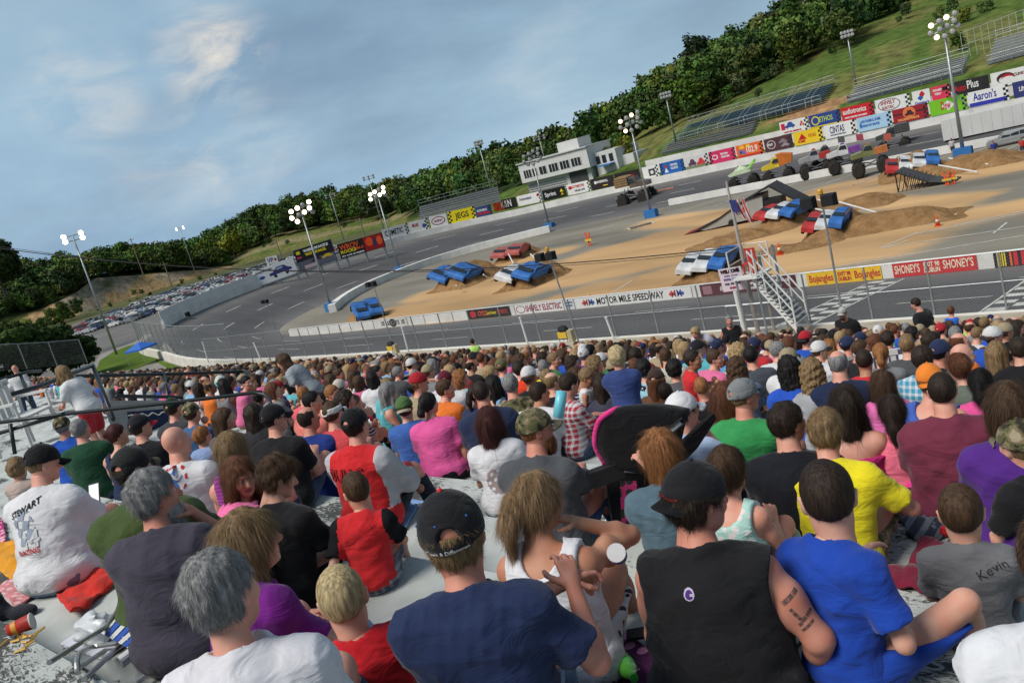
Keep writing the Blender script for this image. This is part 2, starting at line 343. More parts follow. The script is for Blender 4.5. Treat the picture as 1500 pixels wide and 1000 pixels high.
# front outer wall: top edge white, apron of the stand behind it
kf=[i for i in range(nst) if (OW[i,1]<42 and OW[i,0]>-100)]
FW_=OW[kf]; top=FW_.copy(); top[:,2]=-8.82
m=MB(); a=FW_.copy(); a[:,2]-=.3
m.quadstrip(a,top); t2=top.copy(); t2[:,1]-=.35; m.quadstrip(top,t2); b2=t2.copy(); b2[:,2]-=1.; m.quadstrip(t2,b2)
o=m.build('front_wall',mat('white_edge',(.70,.67,.60),.8,.15,1.)); tag(o,'white topped retaining wall between the stand and the track','wall')
# ================================================================ TERRAIN
def aD(x,y,D): r=ray(x,y); return r*(D/math.hypot(r[0],r[1]))
def ring(pts):
    P=np.array(pts); ph=np.arctan2(P@RT,P@HD); D=np.hypot(P[:,0],P[:,1]); o=np.argsort(ph)
    return ph[o],D[o],P[o,2]
R0=ring([aD(-300,640,400),aD(30,520,400),aD(90,500,400),aD(240,440,420),aD(430,385,420),aD(560,352,330),aD(640,335,260),aty(760,308,121),aty(900,272,121),aty(1000,251,121),aty(1150,216,121),aty(1300,186,121),aty(1500,143,121),aty(1800,70,121)])
R1=ring([aD(-300,560,420),aD(30,497,430),aD(90,487,450),aD(240,429,480),aD(340,402,500),aD(430,377,480),aD(560,345,400),aD(640,320,300),aD(720,298,240),aty(790,284,136),aty(900,250,131),aty(970,228,131),aty(1091,201,131),aty(1239,156,131),aty(1409,112,131),aty(1500,90,131),aty(1800,10,131)])
R2=ring([aD(-300,520,440),aD(0,478,450),aD(60,458,465),aD(110,432,470),aD(140,409,480),aD(200,403,490),aD(300,396,500),aD(340,393,505),aD(430,364,500),aD(560,336,450),aD(640,310,330),aD(720,288,260),aty(800,262,170),aty(900,222,150),aty(1000,183,143),aty(1200,132,143),aty(1407,86,143),aty(1500,62,143),aty(1800,-20,143)])
R3=ring([aD(-300,480,560),aD(0,415,560),aD(110,408,560),aD(200,392,580),aD(300,378,600),aD(345,350,620),aD(400,322,620),aD(520,303,620),aD(640,280,600),aD(700,264,580),aD(850,228,500),aD(900,208,420),aD(950,165,340),aD(1030,122,310),aD(1100,76,300),aD(1200,26,300),aD(1300,-12,300),aD(1400,-48,300),aD(1500,-84,300),aD(1800,-150,300)])
PH=np.linspace(-.78,.72,260)
def ri(r): return np.interp(PH,r[0],r[1]),np.interp(PH,r[0],r[2])
D0,Z0=ri(R0);D1,Z1=ri(R1);D2,Z2=ri(R2);D3,Z3=ri(R3)
rows=[(D0,Z0-3)]
def dirv(ph,D,Z): return np.stack([HD[0]*np.cos(ph)*D+RT[0]*np.sin(ph)*D,HD[1]*np.cos(ph)*D+RT[1]*np.sin(ph)*D,Z],-1)
rows+=[(D0,Z0)]
for k in range(1,6): t=k/5; rows.append((D0+(D1-D0)*t,Z0+(Z1-Z0)*t))
for k in range(1,9): t=k/8; rows.append((D1+(D2-D1)*t,Z1+(Z2-Z1)*t))
for k in range(1,17): t=k/16; rows.append((D2+(D3-D2)*t,Z2+(Z3-Z2)*(t**.92)))
rows.append((D3+60,Z3-6)); rows.append((D3+300,Z3-60)); rows.append((D3+900,Z3*0-140))
T=np.stack([dirv(PH,a,b) for a,b in rows]); nr,nc=T.shape[:2]
nz=vnoise(T.reshape(-1,3)*.05,5).reshape(nr,nc); amp=np.zeros(nr); amp[8:31]=1.
T[:,:,2]+=nz*amp[:,None]*1.6
px=np.array([[proj(q)[:2] for q in r_] for r_ in T])
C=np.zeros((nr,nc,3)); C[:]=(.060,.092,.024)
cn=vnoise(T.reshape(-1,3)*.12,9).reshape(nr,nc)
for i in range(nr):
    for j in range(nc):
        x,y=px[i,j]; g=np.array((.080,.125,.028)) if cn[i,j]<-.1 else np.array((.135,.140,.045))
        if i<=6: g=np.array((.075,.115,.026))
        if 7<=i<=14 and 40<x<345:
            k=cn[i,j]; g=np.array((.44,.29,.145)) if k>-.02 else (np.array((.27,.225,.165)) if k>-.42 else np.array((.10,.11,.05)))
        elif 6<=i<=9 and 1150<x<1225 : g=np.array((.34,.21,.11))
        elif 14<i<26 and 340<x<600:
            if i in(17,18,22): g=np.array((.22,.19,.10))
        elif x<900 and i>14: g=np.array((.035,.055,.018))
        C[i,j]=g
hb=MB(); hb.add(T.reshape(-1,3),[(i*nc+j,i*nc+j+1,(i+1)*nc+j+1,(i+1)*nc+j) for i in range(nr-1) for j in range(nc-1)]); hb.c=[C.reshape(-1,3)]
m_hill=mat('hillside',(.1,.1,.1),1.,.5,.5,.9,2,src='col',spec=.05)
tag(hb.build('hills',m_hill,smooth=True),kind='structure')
gm=MB(); gm.add([(-3000,-1500,-17.4),(1500,-1500,-17.4),(1500,3000,-17.4),(-3000,3000,-17.4)],[(0,1,2,3)])
tag(gm.build('ground',mat('rough_ground',(.10,.105,.05),1.,.3,.05,.3,2,spec=.05)),kind='structure')
# car park sheet
lp=[atz(x,y,-16.) for x,y in [(-80,545),(60,490),(240,431),(430,378),(600,340),(660,360),(560,400),(300,480),(200,560),(60,580)]]
lm=MB(); lm.add(lp,[tuple(range(len(lp)))]); tag(lm.build('car_park_ground',mat('car_park',(.15,.145,.135),.95,.18,.1,.2,3)),kind='structure')
# turn entry: service road and grass between the stand and the car park
def sheet(name,pts,z,m,kind='structure'):
    q=MB(); q.add([atz(x,y,z) for x,y in pts],[tuple(range(len(pts)))]); return tag(q.build(name,m),kind=kind)
m_grass=mat('mown_grass',(.085,.135,.022),1.,.25,.4,.5,6,spec=.05)
m_road=mat('service_road',(.25,.235,.21),.95,.12,.3,.2,5)
emb=MB(); E0=[atz(x,y,-9.6) for x,y in [(60,585),(120,556),(148,518),(196,501),(216,488),(242,500),(262,522),(300,530)]]; E1=[(p[0]-9,p[1]+4,-16.4) for p in E0]
tag(emb.quadstrip(E0,E1).build('embankment',m_grass),kind='structure')
sheet('service_road',[(60,585),(120,556),(148,518),(196,501),(216,488),(242,500),(262,522),(300,530),(300,560)],-9.60,m_road)
sheet('grass_verge',[(138,548),(146,528),(166,515),(186,507),(207,502),(214,506),(236,510),(238,524),(200,540)],-9.585,m_grass)
# paved road up the hill behind the far stand
def ribbon(name,pts,wd,m,lift=.25):
    P=spline([aD(*p) for p in pts],6); d=np.gradient(P[:,:2],axis=0); d/=np.linalg.norm(d,axis=1)[:,None]; n_=np.c_[-d[:,1],d[:,0],0*d[:,0]]*wd/2
    q=MB(); q.quadstrip(P-n_+[0,0,lift],P+n_+[0,0,lift]); return tag(q.build(name,m),kind='structure')
# ================================================================ TREES
def crown(H,Wd,nleaf,ls,seed,lobes=11,col=(.05,.085,.02),dark=.5,z0=.18,cv=.35,squash=1.):
    r=np.random.default_rng(seed); V=[];C=[]
    cs=[(0,0,H*.62,Wd*.36,H*.30)]
    for k in range(lobes):
        a=r.uniform(0,6.28); zz=r.uniform(z0+.1,.9); rad=Wd*.5*math.sqrt(max(.05,1-((zz-.5)/.52)**2))*.72*r.uniform(.75,1.15)
        cs.append((math.cos(a)*rad,math.sin(a)*rad,H*zz,Wd*r.uniform(.13,.24),H*r.uniform(.09,.16)*squash))
    vol=np.array([c[3]**2*c[4] for c in cs])**.67; vol/=vol.sum()
    ks=r.choice(len(cs),nleaf,p=vol); cc=np.array(cs)[ks]
    d=r.normal(size=(nleaf,3)); d/=np.linalg.norm(d,axis=1)[:,None]; rr=r.uniform(.55,1.12,nleaf)[:,None]
    p=cc[:,:3]+d*rr*cc[:,[3,3,4]]
    n_=d+r.normal(size=(nleaf,3))*.55+[0,0,.25]; n_/=np.linalg.norm(n_,axis=1)[:,None]
    u=np.cross(n_,r.normal(size=(nleaf,3))); u/=np.linalg.norm(u,axis=1)[:,None]; v=np.cross(n_,u)
    s=ls*r.uniform(.6,1.5,nleaf)[:,None]; u*=s; v*=s*r.uniform(.5,1,nleaf)[:,None]
    Q=np.stack([p-u-v*.4,p+u*.2-v,p+u+v*.3,p-u*.3+v],1).reshape(-1,3)
    tone=r.uniform(1-cv,1+cv,len(cs))[ks]*r.uniform(.75,1.25,nleaf)
    hue=np.array(col)[None]*tone[:,None]*np.c_[r.uniform(.85,1.25,nleaf),np.ones(nleaf),r.uniform(.7,1.2,nleaf)]
    return Q,np.repeat(hue,4,0)
def trunk_mb(H,Wd,seed,rad=None):
    r=np.random.default_rng(seed); m=MB(); rad=rad or H*.022
    pts=[(0,0,-.5),(r.normal()*.1,r.normal()*.1,H*.25),(r.normal()*.2,r.normal()*.2,H*.5),(0,0,H*.8)]
    m.tube(pts,[rad*1.3,rad,rad*.7,rad*.2],7)
    for k in range(6):
        a=r.uniform(0,6.28); z=H*r.uniform(.22,.55); L_=Wd*r.uniform(.25,.4)
        m.tube([(0,0,z),(math.cos(a)*L_*.5,math.sin(a)*L_*.5,z+H*.08),(math.cos(a)*L_,math.sin(a)*L_,z+H*.2)],[rad*.5,rad*.3,rad*.1],5)
    return m
m_leaf=mat('foliage',(.05,.09,.02),.75,.12,1.5,src='col',spec=.12)
m_bark=mat('bark',(.075,.06,.045),.95,.3,4,.5,12)
class Leaves:
    def __init__(s): s.V=[];s.C=[]
    def build(s,name,parent=None,loc=None):
        V=np.vstack(s.V); C=np.vstack(s.C); n=len(V)
        if loc is not None: V=V-np.asarray(loc)
        me=bpy.data.meshes.new(name); me.vertices.add(n); me.vertices.foreach_set('co',V.astype(np.float32).ravel()); me.loops.add(n); me.loops.foreach_set('vertex_index',np.arange(n,dtype=np.int32))
        me.polygons.add(n//4); me.polygons.foreach_set('loop_start',np.arange(0,n,4,dtype=np.int32)); me.polygons.foreach_set('loop_total',np.full(n//4,4,np.int32)); me.update(calc_edges=True)
        a=me.color_attributes.new('col','FLOAT_COLOR','POINT'); a.data.foreach_set('color',np.hstack([C,np.ones((n,1))]).astype(np.float32).ravel()); me.materials.append(m_leaf)
        o=bpy.data.objects.new(name,me); COL.objects.link(o)
        if parent: o.parent=parent
        return o
def tree(name,P,H,Wd,nleaf,ls,seed,label,col=(.05,.085,.02),cat='tree',group=None,lobes=12,z0=.18,trunk=True,cv=.35,squash=1.):
    r=empty(name,tuple(P),0,label,cat,group); Lf=Leaves(); q,c=crown(H,Wd,nleaf,ls,seed,lobes,col,z0=z0,cv=cv,squash=squash); Lf.V.append(q); Lf.C.append(c); Lf.build('crown',r)
    if trunk: trunk_mb(H,Wd,seed).build('trunk',m_bark,r)
    return r
def ground_at(ph,t):
    a,b,c,d=[np.interp(ph,PH,v) for v in (D2,Z2,D3,Z3)]; D=a+(c-a)*t; Z=b+(d-b)*t**.92; return dirv(np.array(ph),D,Z)
protos=[crown(12,10,620,.52,s,lobes=16,col=c) for s,c in [(1,(.035,.080,.020)),(2,(.048,.095,.022)),(3,(.030,.060,.018)),(4,(.055,.100,.024)),(5,(.062,.112,.022)),(6,(.040,.070,.026))]]
wood=Leaves(); rw=np.random.default_rng(12)
hills_phi=lambda x: x
def add_tree_to(Lf,P,s,k,cold=1.):
    q,c=protos[k]; a=rw.uniform(0,6.28); M=np.array([[math.cos(a),-math.sin(a),0],[math.sin(a),math.cos(a),0],[0,0,1]])
    Lf.V.append((q@M.T)*s*np.array([1,1,rw.uniform(.85,1.2)])+P); Lf.C.append(c*1.3*rw.uniform(.65,1.45)*cold*np.array([rw.uniform(.8,1.45),1,rw.uniform(.7,1.3)]))
meadow=[(338,402),(345,378),(400,352),(470,334),(560,322),(640,318),(585,345),(500,360),(430,378)]
bound=[(880,240),(940,222),(985,200),(1040,165),(1100,137),(1150,112),(1250,72),(1300,28),(1350,0),(1500,-80)]
def in_wood(x,y,rr):
    if x<905:
        if inside(np.array([[x,y]]),meadow)[0]: return rr<.16
        return True
    yb=np.interp(x,[b[0] for b in bound],[b[1] for b in bound]); return y<yb or rr<.09
cnt=0
for ph in rw.uniform(-.74,.62,6000):
    if cnt>1700: break
    t=rw.random()**.8; P=ground_at(ph,t); x,y,_=proj(P)
    if x<-60 or x>1560 or y<-120: continue
    if not in_wood(x,y,rw.random()): continue
    D=math.hypot(P[0],P[1]); s=rw.uniform(.6,1.3) if D>330 else rw.uniform(.34,.92)
    if x<905 and inside(np.array([[x,y]]),meadow)[0]: s*=.35
    if x>905 and y>np.interp(x,[b[0] for b in bound],[b[1] for b in bound])-6: s=rw.uniform(.12,.28)
    add_tree_to(wood,P,s,rw.integers(0,6)); cnt+=1
# hedge of scrub at the foot of the wood on the left, under the cliff and behind the car park
for k in range(120):
    x=rw.uniform(-40,120); P=aD(x,np.interp(x,[-40,60,120],[505,478,450])+rw.uniform(-6,12),rw.uniform(405,440)); add_tree_to(wood,P,rw.uniform(.15,.42),rw.integers(0,6))
for k in range(26):
    x=rw.uniform(60,330); P=aD(x,np.interp(x,[60,110,330],[480,455,400])+rw.uniform(0,14),440); add_tree_to(wood,P,rw.uniform(.12,.3),rw.integers(0,6))
tag(wood.build('woodland'),'dense green woodland covering the hills behind the track','woodland','wood on the hills','stuff')
print('wood trees',cnt)
def hilltree(x,y,D,H,Wd,label,col,seed,n=1800,ls=.5,**k):
    return tree('hill_tree',aD(x,y,D),H,Wd,n,ls,seed,label,col,group='trees standing out from the hillside wood',**k)
hilltree(1037,135,270,17.5,10.5,'tall dark cedar standing highest on the right ridge',(.018,.032,.012),21,3200,.42,lobes=20)
hilltree(1082,92,285,9.5,5.,'small slim tree alone on ridge right of the dark cedar',(.04,.07,.02),22,900,.4)
hilltree(1115,92,290,13,9,'round bright green tree on the ridge above blue stands',(.045,.095,.015),23)
hilltree(952,178,300,12,10,'spreading tree at the left end of the right ridge',(.05,.09,.018),24)
hilltree(975,168,280,13,11,'leafy green tree left of the dark cedar',(.05,.095,.02),25)
hilltree(1000,176,260,13,12,'pale green tree below and left of the dark cedar',(.05,.09,.018),27)
hilltree(1068,165,255,10,11,'bushy tree at the meadow edge right of dark cedar',(.05,.085,.022),28)
hilltree(345,378,470,14,11,'yellow green tree in front of the dark wood by the meadow',(.17,.19,.022),26,1500,.6)
hilltree(298,392,600,17,15,'rounded lone tree breaking the low skyline on the left',(.04,.06,.02),29,1200,.7)
hilltree(8,432,200,10.5,9,'large dark tree cut by the left edge of the view',(.034,.058,.018),30,3800,.45)
for k,(x,y,D,H,W_) in enumerate([(905,240,170,4.2,3.4),(921,236,165,4.8,3.6),(893,242,168,3.6,3.)]):
    tree('shrub',aD(x,y,D),H,W_,700,.25,40+k,['yellow green shrub between press box and light pole','tallest yellow green shrub right of the press box','smallest yellow green shrub beside press box wall'][k],(.16,.18,.025),cat='shrub',group='shrubs right of the press box')
# big dark tree mass beside the left end of the stand
for k,(x,y,d,H,W_,lb) in enumerate([(22,550,78,4.4,7.,'big dark bush like tree behind the chain fence at far left'),(80,543,82,4.0,6.5,'dense dark tree beside the car park behind chain fence'),(-25,556,74,4.8,8,'dark tree at the left border behind the fence'),(115,537,84,2.8,5.,'lowest dark tree crown next to the service road')]):
    tree('broadleaf_tree',atd(x,y,d),H,W_,6500,.17,60+k,lb,(.034,.066,.016),group='dark trees beside the stand',lobes=22,z0=.0,cv=.3)
# ================================================================ CAR PARK
def car_proto(kind):
    """one mesh: painted body, glass, tyres (too small in the photo to show parts)"""
    m=MB(); Lh,Wh=(2.3,.88)
    if kind=='sedan': prof=[(-2.25,.35),(-2.28,.75),(-2.2,.95),(-1.5,1.0),(-1.0,1.38),(.35,1.42),(1.05,1.0),(2.0,.88),(2.28,.7),(2.28,.35)]; gl=(-1.42,1.0,.98,1.36)
    elif kind=='suv': prof=[(-2.2,.45),(-2.22,1.0),(-2.1,1.62),(-1.6,1.72),(.3,1.70),(1.0,1.12),(2.05,1.02),(2.25,.8),(2.25,.42)]; gl=(-2.05,.95,1.1,1.62)
    elif kind=='van': prof=[(-2.4,.4),(-2.42,1.1),(-2.3,1.85),(-1.6,1.95),(.7,1.9),(1.5,1.2),(2.25,1.0),(2.4,.75),(2.4,.4)]; gl=(-2.25,1.45,1.2,1.8)
    else: prof=[(-2.7,.55),(-2.7,1.15),(-.75,1.15),(-.65,1.75),(.65,1.75),(1.2,1.2),(2.5,1.1),(2.7,.85),(2.7,.5)]; gl=(-.7,1.15,1.2,1.7)
    n=len(prof); P=[]
    for y_,in_ in ((-Wh,0),(Wh,0)):
        for (x_,z_) in prof:
            k=.16 if z_>1.2 else 0; P.append((x_,y_+(k if y_<0 else -k),z_))
    m.add(P,[tuple(range(n)),tuple(range(2*n-1,n-1,-1))]+[(i,n+i,n+(i+1)%n,(i+1)%n) for i in range(n)],0)
    a,b,c,d=gl
    for s in(-1,1):
        y0,y1=s*(Wh+.005),s*(Wh-.15)
        m.add([(a+.15,y0-s*.02,c),(b-.1,y0-s*.02,c),(b-.6,y1+s*.03,d),(a+.5,y1+s*.03,d)],[(0,1,2,3) if s>0 else (3,2,1,0)],1)
        for xw in(-1.4,1.4):
            m.lathe([(.05,-.1),(.33,-.1),(.33,.1),(.05,.1)],10,2,M=np.array([[1,0,0,xw],[0,1,0,s*.83],[0,0,1,.33],[0,0,0,1]]),axis=1)
    zt=[p for p in prof if p[1]>1.3]
    xf=max(p[0] for p in zt); xr=min(p[0] for p in zt)
    m.add([(xf+.03,-.7,d+.02),(xf+.03,.7,d+.02),(b+.05,.78,c+.05),(b+.05,-.78,c+.05)],[(0,3,2,1)],1)
    m.add([(xr-.03,-.7,d+.02),(xr-.03,.7,d+.02),(a-.03,.78,c+.03),(a-.03,-.78,c+.03)],[(0,1,2,3)],1)
    return m
m_cpaint=mat('car_paint',(.5,.5,.5),.35,0,src='obj',spec=.5,coat=.5)
m_cpaint2=mat('car_paint_mass',(.5,.5,.5),.35,0,src='col',spec=.5,coat=.5)
m_glass=mat('dark_glass',(.02,.025,.03),.12,0,spec=.6); m_tyre=mat('tyre_rubber',(.018,.018,.019),.85,.1,5)
CAL=[('silver',(.42,.43,.45)),('white',(.66,.66,.65)),('black',(.018,.018,.02)),('dark grey',(.09,.10,.11)),('dark blue',(.03,.05,.13)),('red',(.33,.025,.02)),('maroon',(.13,.02,.025)),('pale blue',(.22,.30,.40)),('tan',(.35,.29,.21)),('green',(.03,.09,.05)),('grey',(.2,.21,.22))]
CW=[.2,.21,.15,.11,.09,.07,.05,.04,.03,.02,.03]
CK=['sedan','suv','van','pickup']; cp={k:car_proto(k) for k in CK}
cme={}
for k in CK:
    o=cp[k].build('parked_'+k,[m_cpaint,m_glass,m_tyre]); cme[k]=o
LOT=[(78,494),(90,486),(240,430),(430,375),(560,345),(560,362),(430,398),(222,455),(214,476),(206,492),(190,504),(150,520),(128,552),(96,552),(70,520)]
a0=atz(90,487,-16); a1=atz(330,402,-16); ex=(a1-a0)[:2]; ex/=np.linalg.norm(ex); ey=np.array([-ex[1],ex[0]]);
if ey@(-a0[:2])<0: ey=-ey
cars=[]
rc=np.random.default_rng(5)
r_i=0; yy=2.
while yy<300:
    for k in range(-10,140):
        p=a0[:2]+ex*(k*2.85+rc.normal()*.12)+ey*(yy+rc.normal()*.25); q=np.array([p[0],p[1],-15.98]); x,y,d=proj(q+[0,0,.8])
        if inside(np.array([[x,y]]),LOT)[0] and rc.random()>.06: cars.append((d,q,r_i,k))
    yy+=5.2 if r_i%2==0 else 9.; r_i+=1
cars.sort(key=lambda c:c[0]); print('cars',len(cars))
ORD=['first','second','third','fourth','fifth','sixth','seventh','eighth','ninth','tenth','eleventh','twelfth']
ORD+=['thirteenth','fourteenth','fifteenth','sixteenth','seventeenth','eighteenth','nineteenth']
def nth(n):
    if n<19: return ORD[n]
    n+=1; t=['twenty','thirty','forty','fifty','sixty','seventy','eighty','ninety'][n//10-2] if n<100 else 'hundred'
    return t+('ieth' if 0 else 'th') if n%10==0 else t+' '+ORD[n%10-1]
used=set(); mass=MB(); rmax=max(c[2] for c in cars); rk={}
for c in cars: rk.setdefault(c[2],[]).append(c[3])
for r__ in rk: rk[r__].sort()
ang=math.atan2(ey[1],ey[0])
for i,(d,q,rw_,k) in enumerate(cars):
    ci=rc.choice(len(CAL),p=CW); kd=CK[rc.choice(4,p=[.42,.33,.1,.15])]; a_=ang+(math.pi if rc.random()<.4 else 0)+rc.normal()*.03
    if i<285:
        o=cme[kd] if kd not in used else cme[kd].copy()
        if kd in used: COL.objects.link(o)
        used.add(kd); o.location=q; o.rotation_euler=(0,0,a_); o.color=(*CAL[ci][1],1); o.name='parked_'+kd
        tag(o,f'{CAL[ci][0]} {kd} parked {nth(rk[rw_].index(k))} from left in {nth(rmax-rw_)} row of the car park',kd if kd!='suv' else 'car','cars in the car park beyond the turn')
    else:
        M=np.array([[math.cos(a_),-math.sin(a_),0,q[0]],[math.sin(a_),math.cos(a_),0,q[1]],[0,0,1,q[2]],[0,0,0,1]])
        for v,c_ in zip(cp[kd].v,cp[kd].c): pass
        V=np.vstack(cp[kd].v)@M[:3,:3].T+M[:3,3]
        o_=mass.n; mass.v.append(V); mass.n+=len(V); mass.f+=[tuple(t+o_ for t in f_) for f_ in cp[kd].f]; mass.mi+=cp[kd].mi; mass.c.append(np.tile(CAL[ci][1],(len(V),1)))
if mass.n: tag(mass.build('distant_cars',[m_cpaint2,m_glass,m_tyre]),'packed rows of the farthest cars in the car park','cars','cars in the car park beyond the turn','stuff')
# ================================================================ THINGS ROUND THE TRACK
m_galv=mat('galvanised',(.34,.36,.37),.45,.15,3,metal=.6)
m_alu=mat('bleacher_metal',(.42,.43,.43),.5,.12,1.5,metal=.3)
m_blue=mat('blue_paint',(.035,.16,.42),.55,.12,2)
m_seatb=mat('blue_seat',(.055,.115,.17),.6,.2,2)
m_wpaint=mat('white_paint',(.66,.66,.64),.6,.08,1)
m_blk=mat('black_paint',(.02,.02,.022),.5,.15,3)
m_lamp_on=mat('lamp_lit',(1.,.78,.54),.5,0,emit=3.2); m_lamp_off=mat('lamp_glass',(.36,.36,.36),.25,0,spec=.7)
m_lampm=mat('lamp_warm',(1.,.75,.5),.5,0,emit=.9)
# ---- flood light masts
def mast(x0,y0,P,H,kind,label,lit,nl=12,block=True,r0=.16,name='light_mast',facing=None,k=1.):
    P=np.array(P); r=empty(name,tuple(P),0,label,'light mast','flood light masts')
    m=MB(); m.tube([(0,0,0),(0,0,H)],[r0,r0*.55],10); m.build('pole',m_galv,r,smooth=True)
    if block:
        b=MB(); b.box((-.85,-.42,-.15),(.85,.42,.95)); b.box((-.78,-.38,.95),(.78,.38,.99)); b.build('concrete_base',m_blue,r)
    f=math.atan2(-P[1],-P[0]) if facing is None else facing; M0=Matrix.Rotation(f-math.pi/2+math.pi,4,'Z')
    hd=MB(); lamps=[]
    if kind=='ring':
        for (lx,lz) in [(-1.25,.2),(-1.1,.95),(-.35,.35),(-.3,1.15),(.35,.5),(.4,1.35),(1.05,.8),(1.2,1.5),(1.3,.25),(-.75,-.35),(0,-.45),(.75,-.2)][:nl]: lamps.append((lx*k,.2*(hash((lx,lz))%3-1)+.25,H+lz*k))
        hd.tube([(-1.2*k,0,H),(1.2*k,0,H+.5)],.05,6); hd.tube([(-1.1*k,0,H+.9*k),(1.2*k,0,H+1.2*k)],.05,6); hd.tube([(0,0,H-.1),(0,0,H+1.2*k)],.06,6)
    else:
        n=max(2,nl//2)
        for rr in (0,1):
            hd.tube([(-.9*k,0,H-rr*.55),(.9*k,0,H-rr*.55)],.05,6)
            for i in range(n): lamps.append(((-.9+1.8*i/(n-1))*k,.25,H-rr*.55+.05))
    fr=hd.build('crossarm',m_galv,r); fr.rotation_euler=(0,0,f+math.pi/2)
    for i,(lx,ly,lz) in enumerate(lamps):
        q=MB(); q.lathe([(.03,-.22),(.12,-.2),(.22,-.02),(.25,.06)],10,0,axis=1); q.lathe([(.235,.06),(.2,.09),(.02,.1)],10,1,axis=1)
        o=q.build('lamp',[m_blk if not lit else m_galv,(m_lamp_on if (lit==2 and (i%3!=2 or kind=='bar')) else m_lampm if (lit==1 and i%4==1) else m_lamp_off)],r,smooth=True);
        c,s_=math.cos(f+math.pi/2),math.sin(f+math.pi/2); o.location=(lx*c-ly*s_*-1*-1,lx*s_+ly*c,lz); o.location=(lx*c+ly*math.cos(f),lx*s_+ly*math.sin(f),lz)
        o.rotation_euler=(R(0),0,f-math.pi/2); o.scale=(1.15,)*3
    return r
def mast_px(base,top,z=None,d=None,**k):
    P=atz(*base,z) if z is not None else atd(*base,d); h=math.hypot(P[0],P[1]); rt=ray(*top); H=rt[2]*h/math.hypot(rt[0],rt[1])-P[2]
    return mast(0,0,P,H,**k)
mast_px((487,455),(443,318),z=ZI,kind='ring',label='light mast with glaring lit lamps at the turn end of the infield wall',lit=2,nl=10)
mast_px((587,400),(550,292),z=ZI,kind='ring',label='light mast with warm lit lamps standing behind the big radio billboard side',lit=2,nl=9,k=.9)
mast_px((806,336),(779,236),z=ZI,kind='ring',label='light mast with unlit lamp cluster in front of the white press box',lit=0)
mast_px((955,318),(923,186),z=ZI,kind='ring',label='light mast on blue block beside the brown monster truck',lit=1)
mast_px((1412,230),(1379,48),z=ZI,kind='ring',label='tallest looking light mast beside the white semi trailer',lit=1,r0=.2,k=.95)
for b,t,D,lb,nl,lit in [((171,519),(106,345),None,'light mast with two bright lamps on the grass by car park',4,2),((285,397),(258,335),330,'light mast with bright lamps standing in the car park',4,2),((504,352),(483,286),235,'slim light mast behind the long dark billboard',6,0),((565,345),(532,261),215,'slim light mast behind the red radio billboard',6,0),((726,303),(700,208),183,'light mast behind the stand left of the press box',8,0),((805,262),(793,200),200,'light mast rising behind the press box roof',6,0),((990,207),(973,138),150,'light mast at left end of the blue bleachers',8,0),((1254,124),(1240,48),146,'light mast between blue bleachers and metal bleachers',8,0)]:
    if D is None: mast_px(b,t,z=-9.6,kind='bar',label=lb,lit=lit,nl=nl,block=False,r0=.14)
    else:
        P=aD(*b,D); h=math.hypot(P[0],P[1]); rt=ray(*t); mast(0,0,P,rt[2]*h/math.hypot(rt[0],rt[1])-P[2],'bar',lb,lit,nl,False,.15,k=.8 if D<200 else 1.3)
# wooden utility poles
for b,t,D,lb in [((210,402),(187,350),480,'wooden utility pole on top of the tan cliff'),((254,425),(238,385),430,'short wooden utility pole at the far row of cars'),((411,373),(403,350),400,'wooden pole behind the small car sign'),((532,338),(523,320),300,'short wooden pole between the two dark billboards')]:
    P=aD(*b,D); h=math.hypot(P[0],P[1]); rt=ray(*t); H=rt[2]*h/math.hypot(rt[0],rt[1])-P[2]; r=empty('utility_pole',tuple(P),0,lb,'utility pole','wooden utility poles')
    m=MB(); m.tube([(0,0,-2),(0,0,H)],[.28,.2],7); m.build('post',mat('pole_wood',(.22,.17,.13),.9,.2,3),r); m=MB(); a=HD; m.tube([(RT[0]*-1.6,RT[1]*-1.6,H-.8),(RT[0]*1.6,RT[1]*1.6,H-.8)],.14,6); m.build('crossarm',mat('pole_wood'),r)
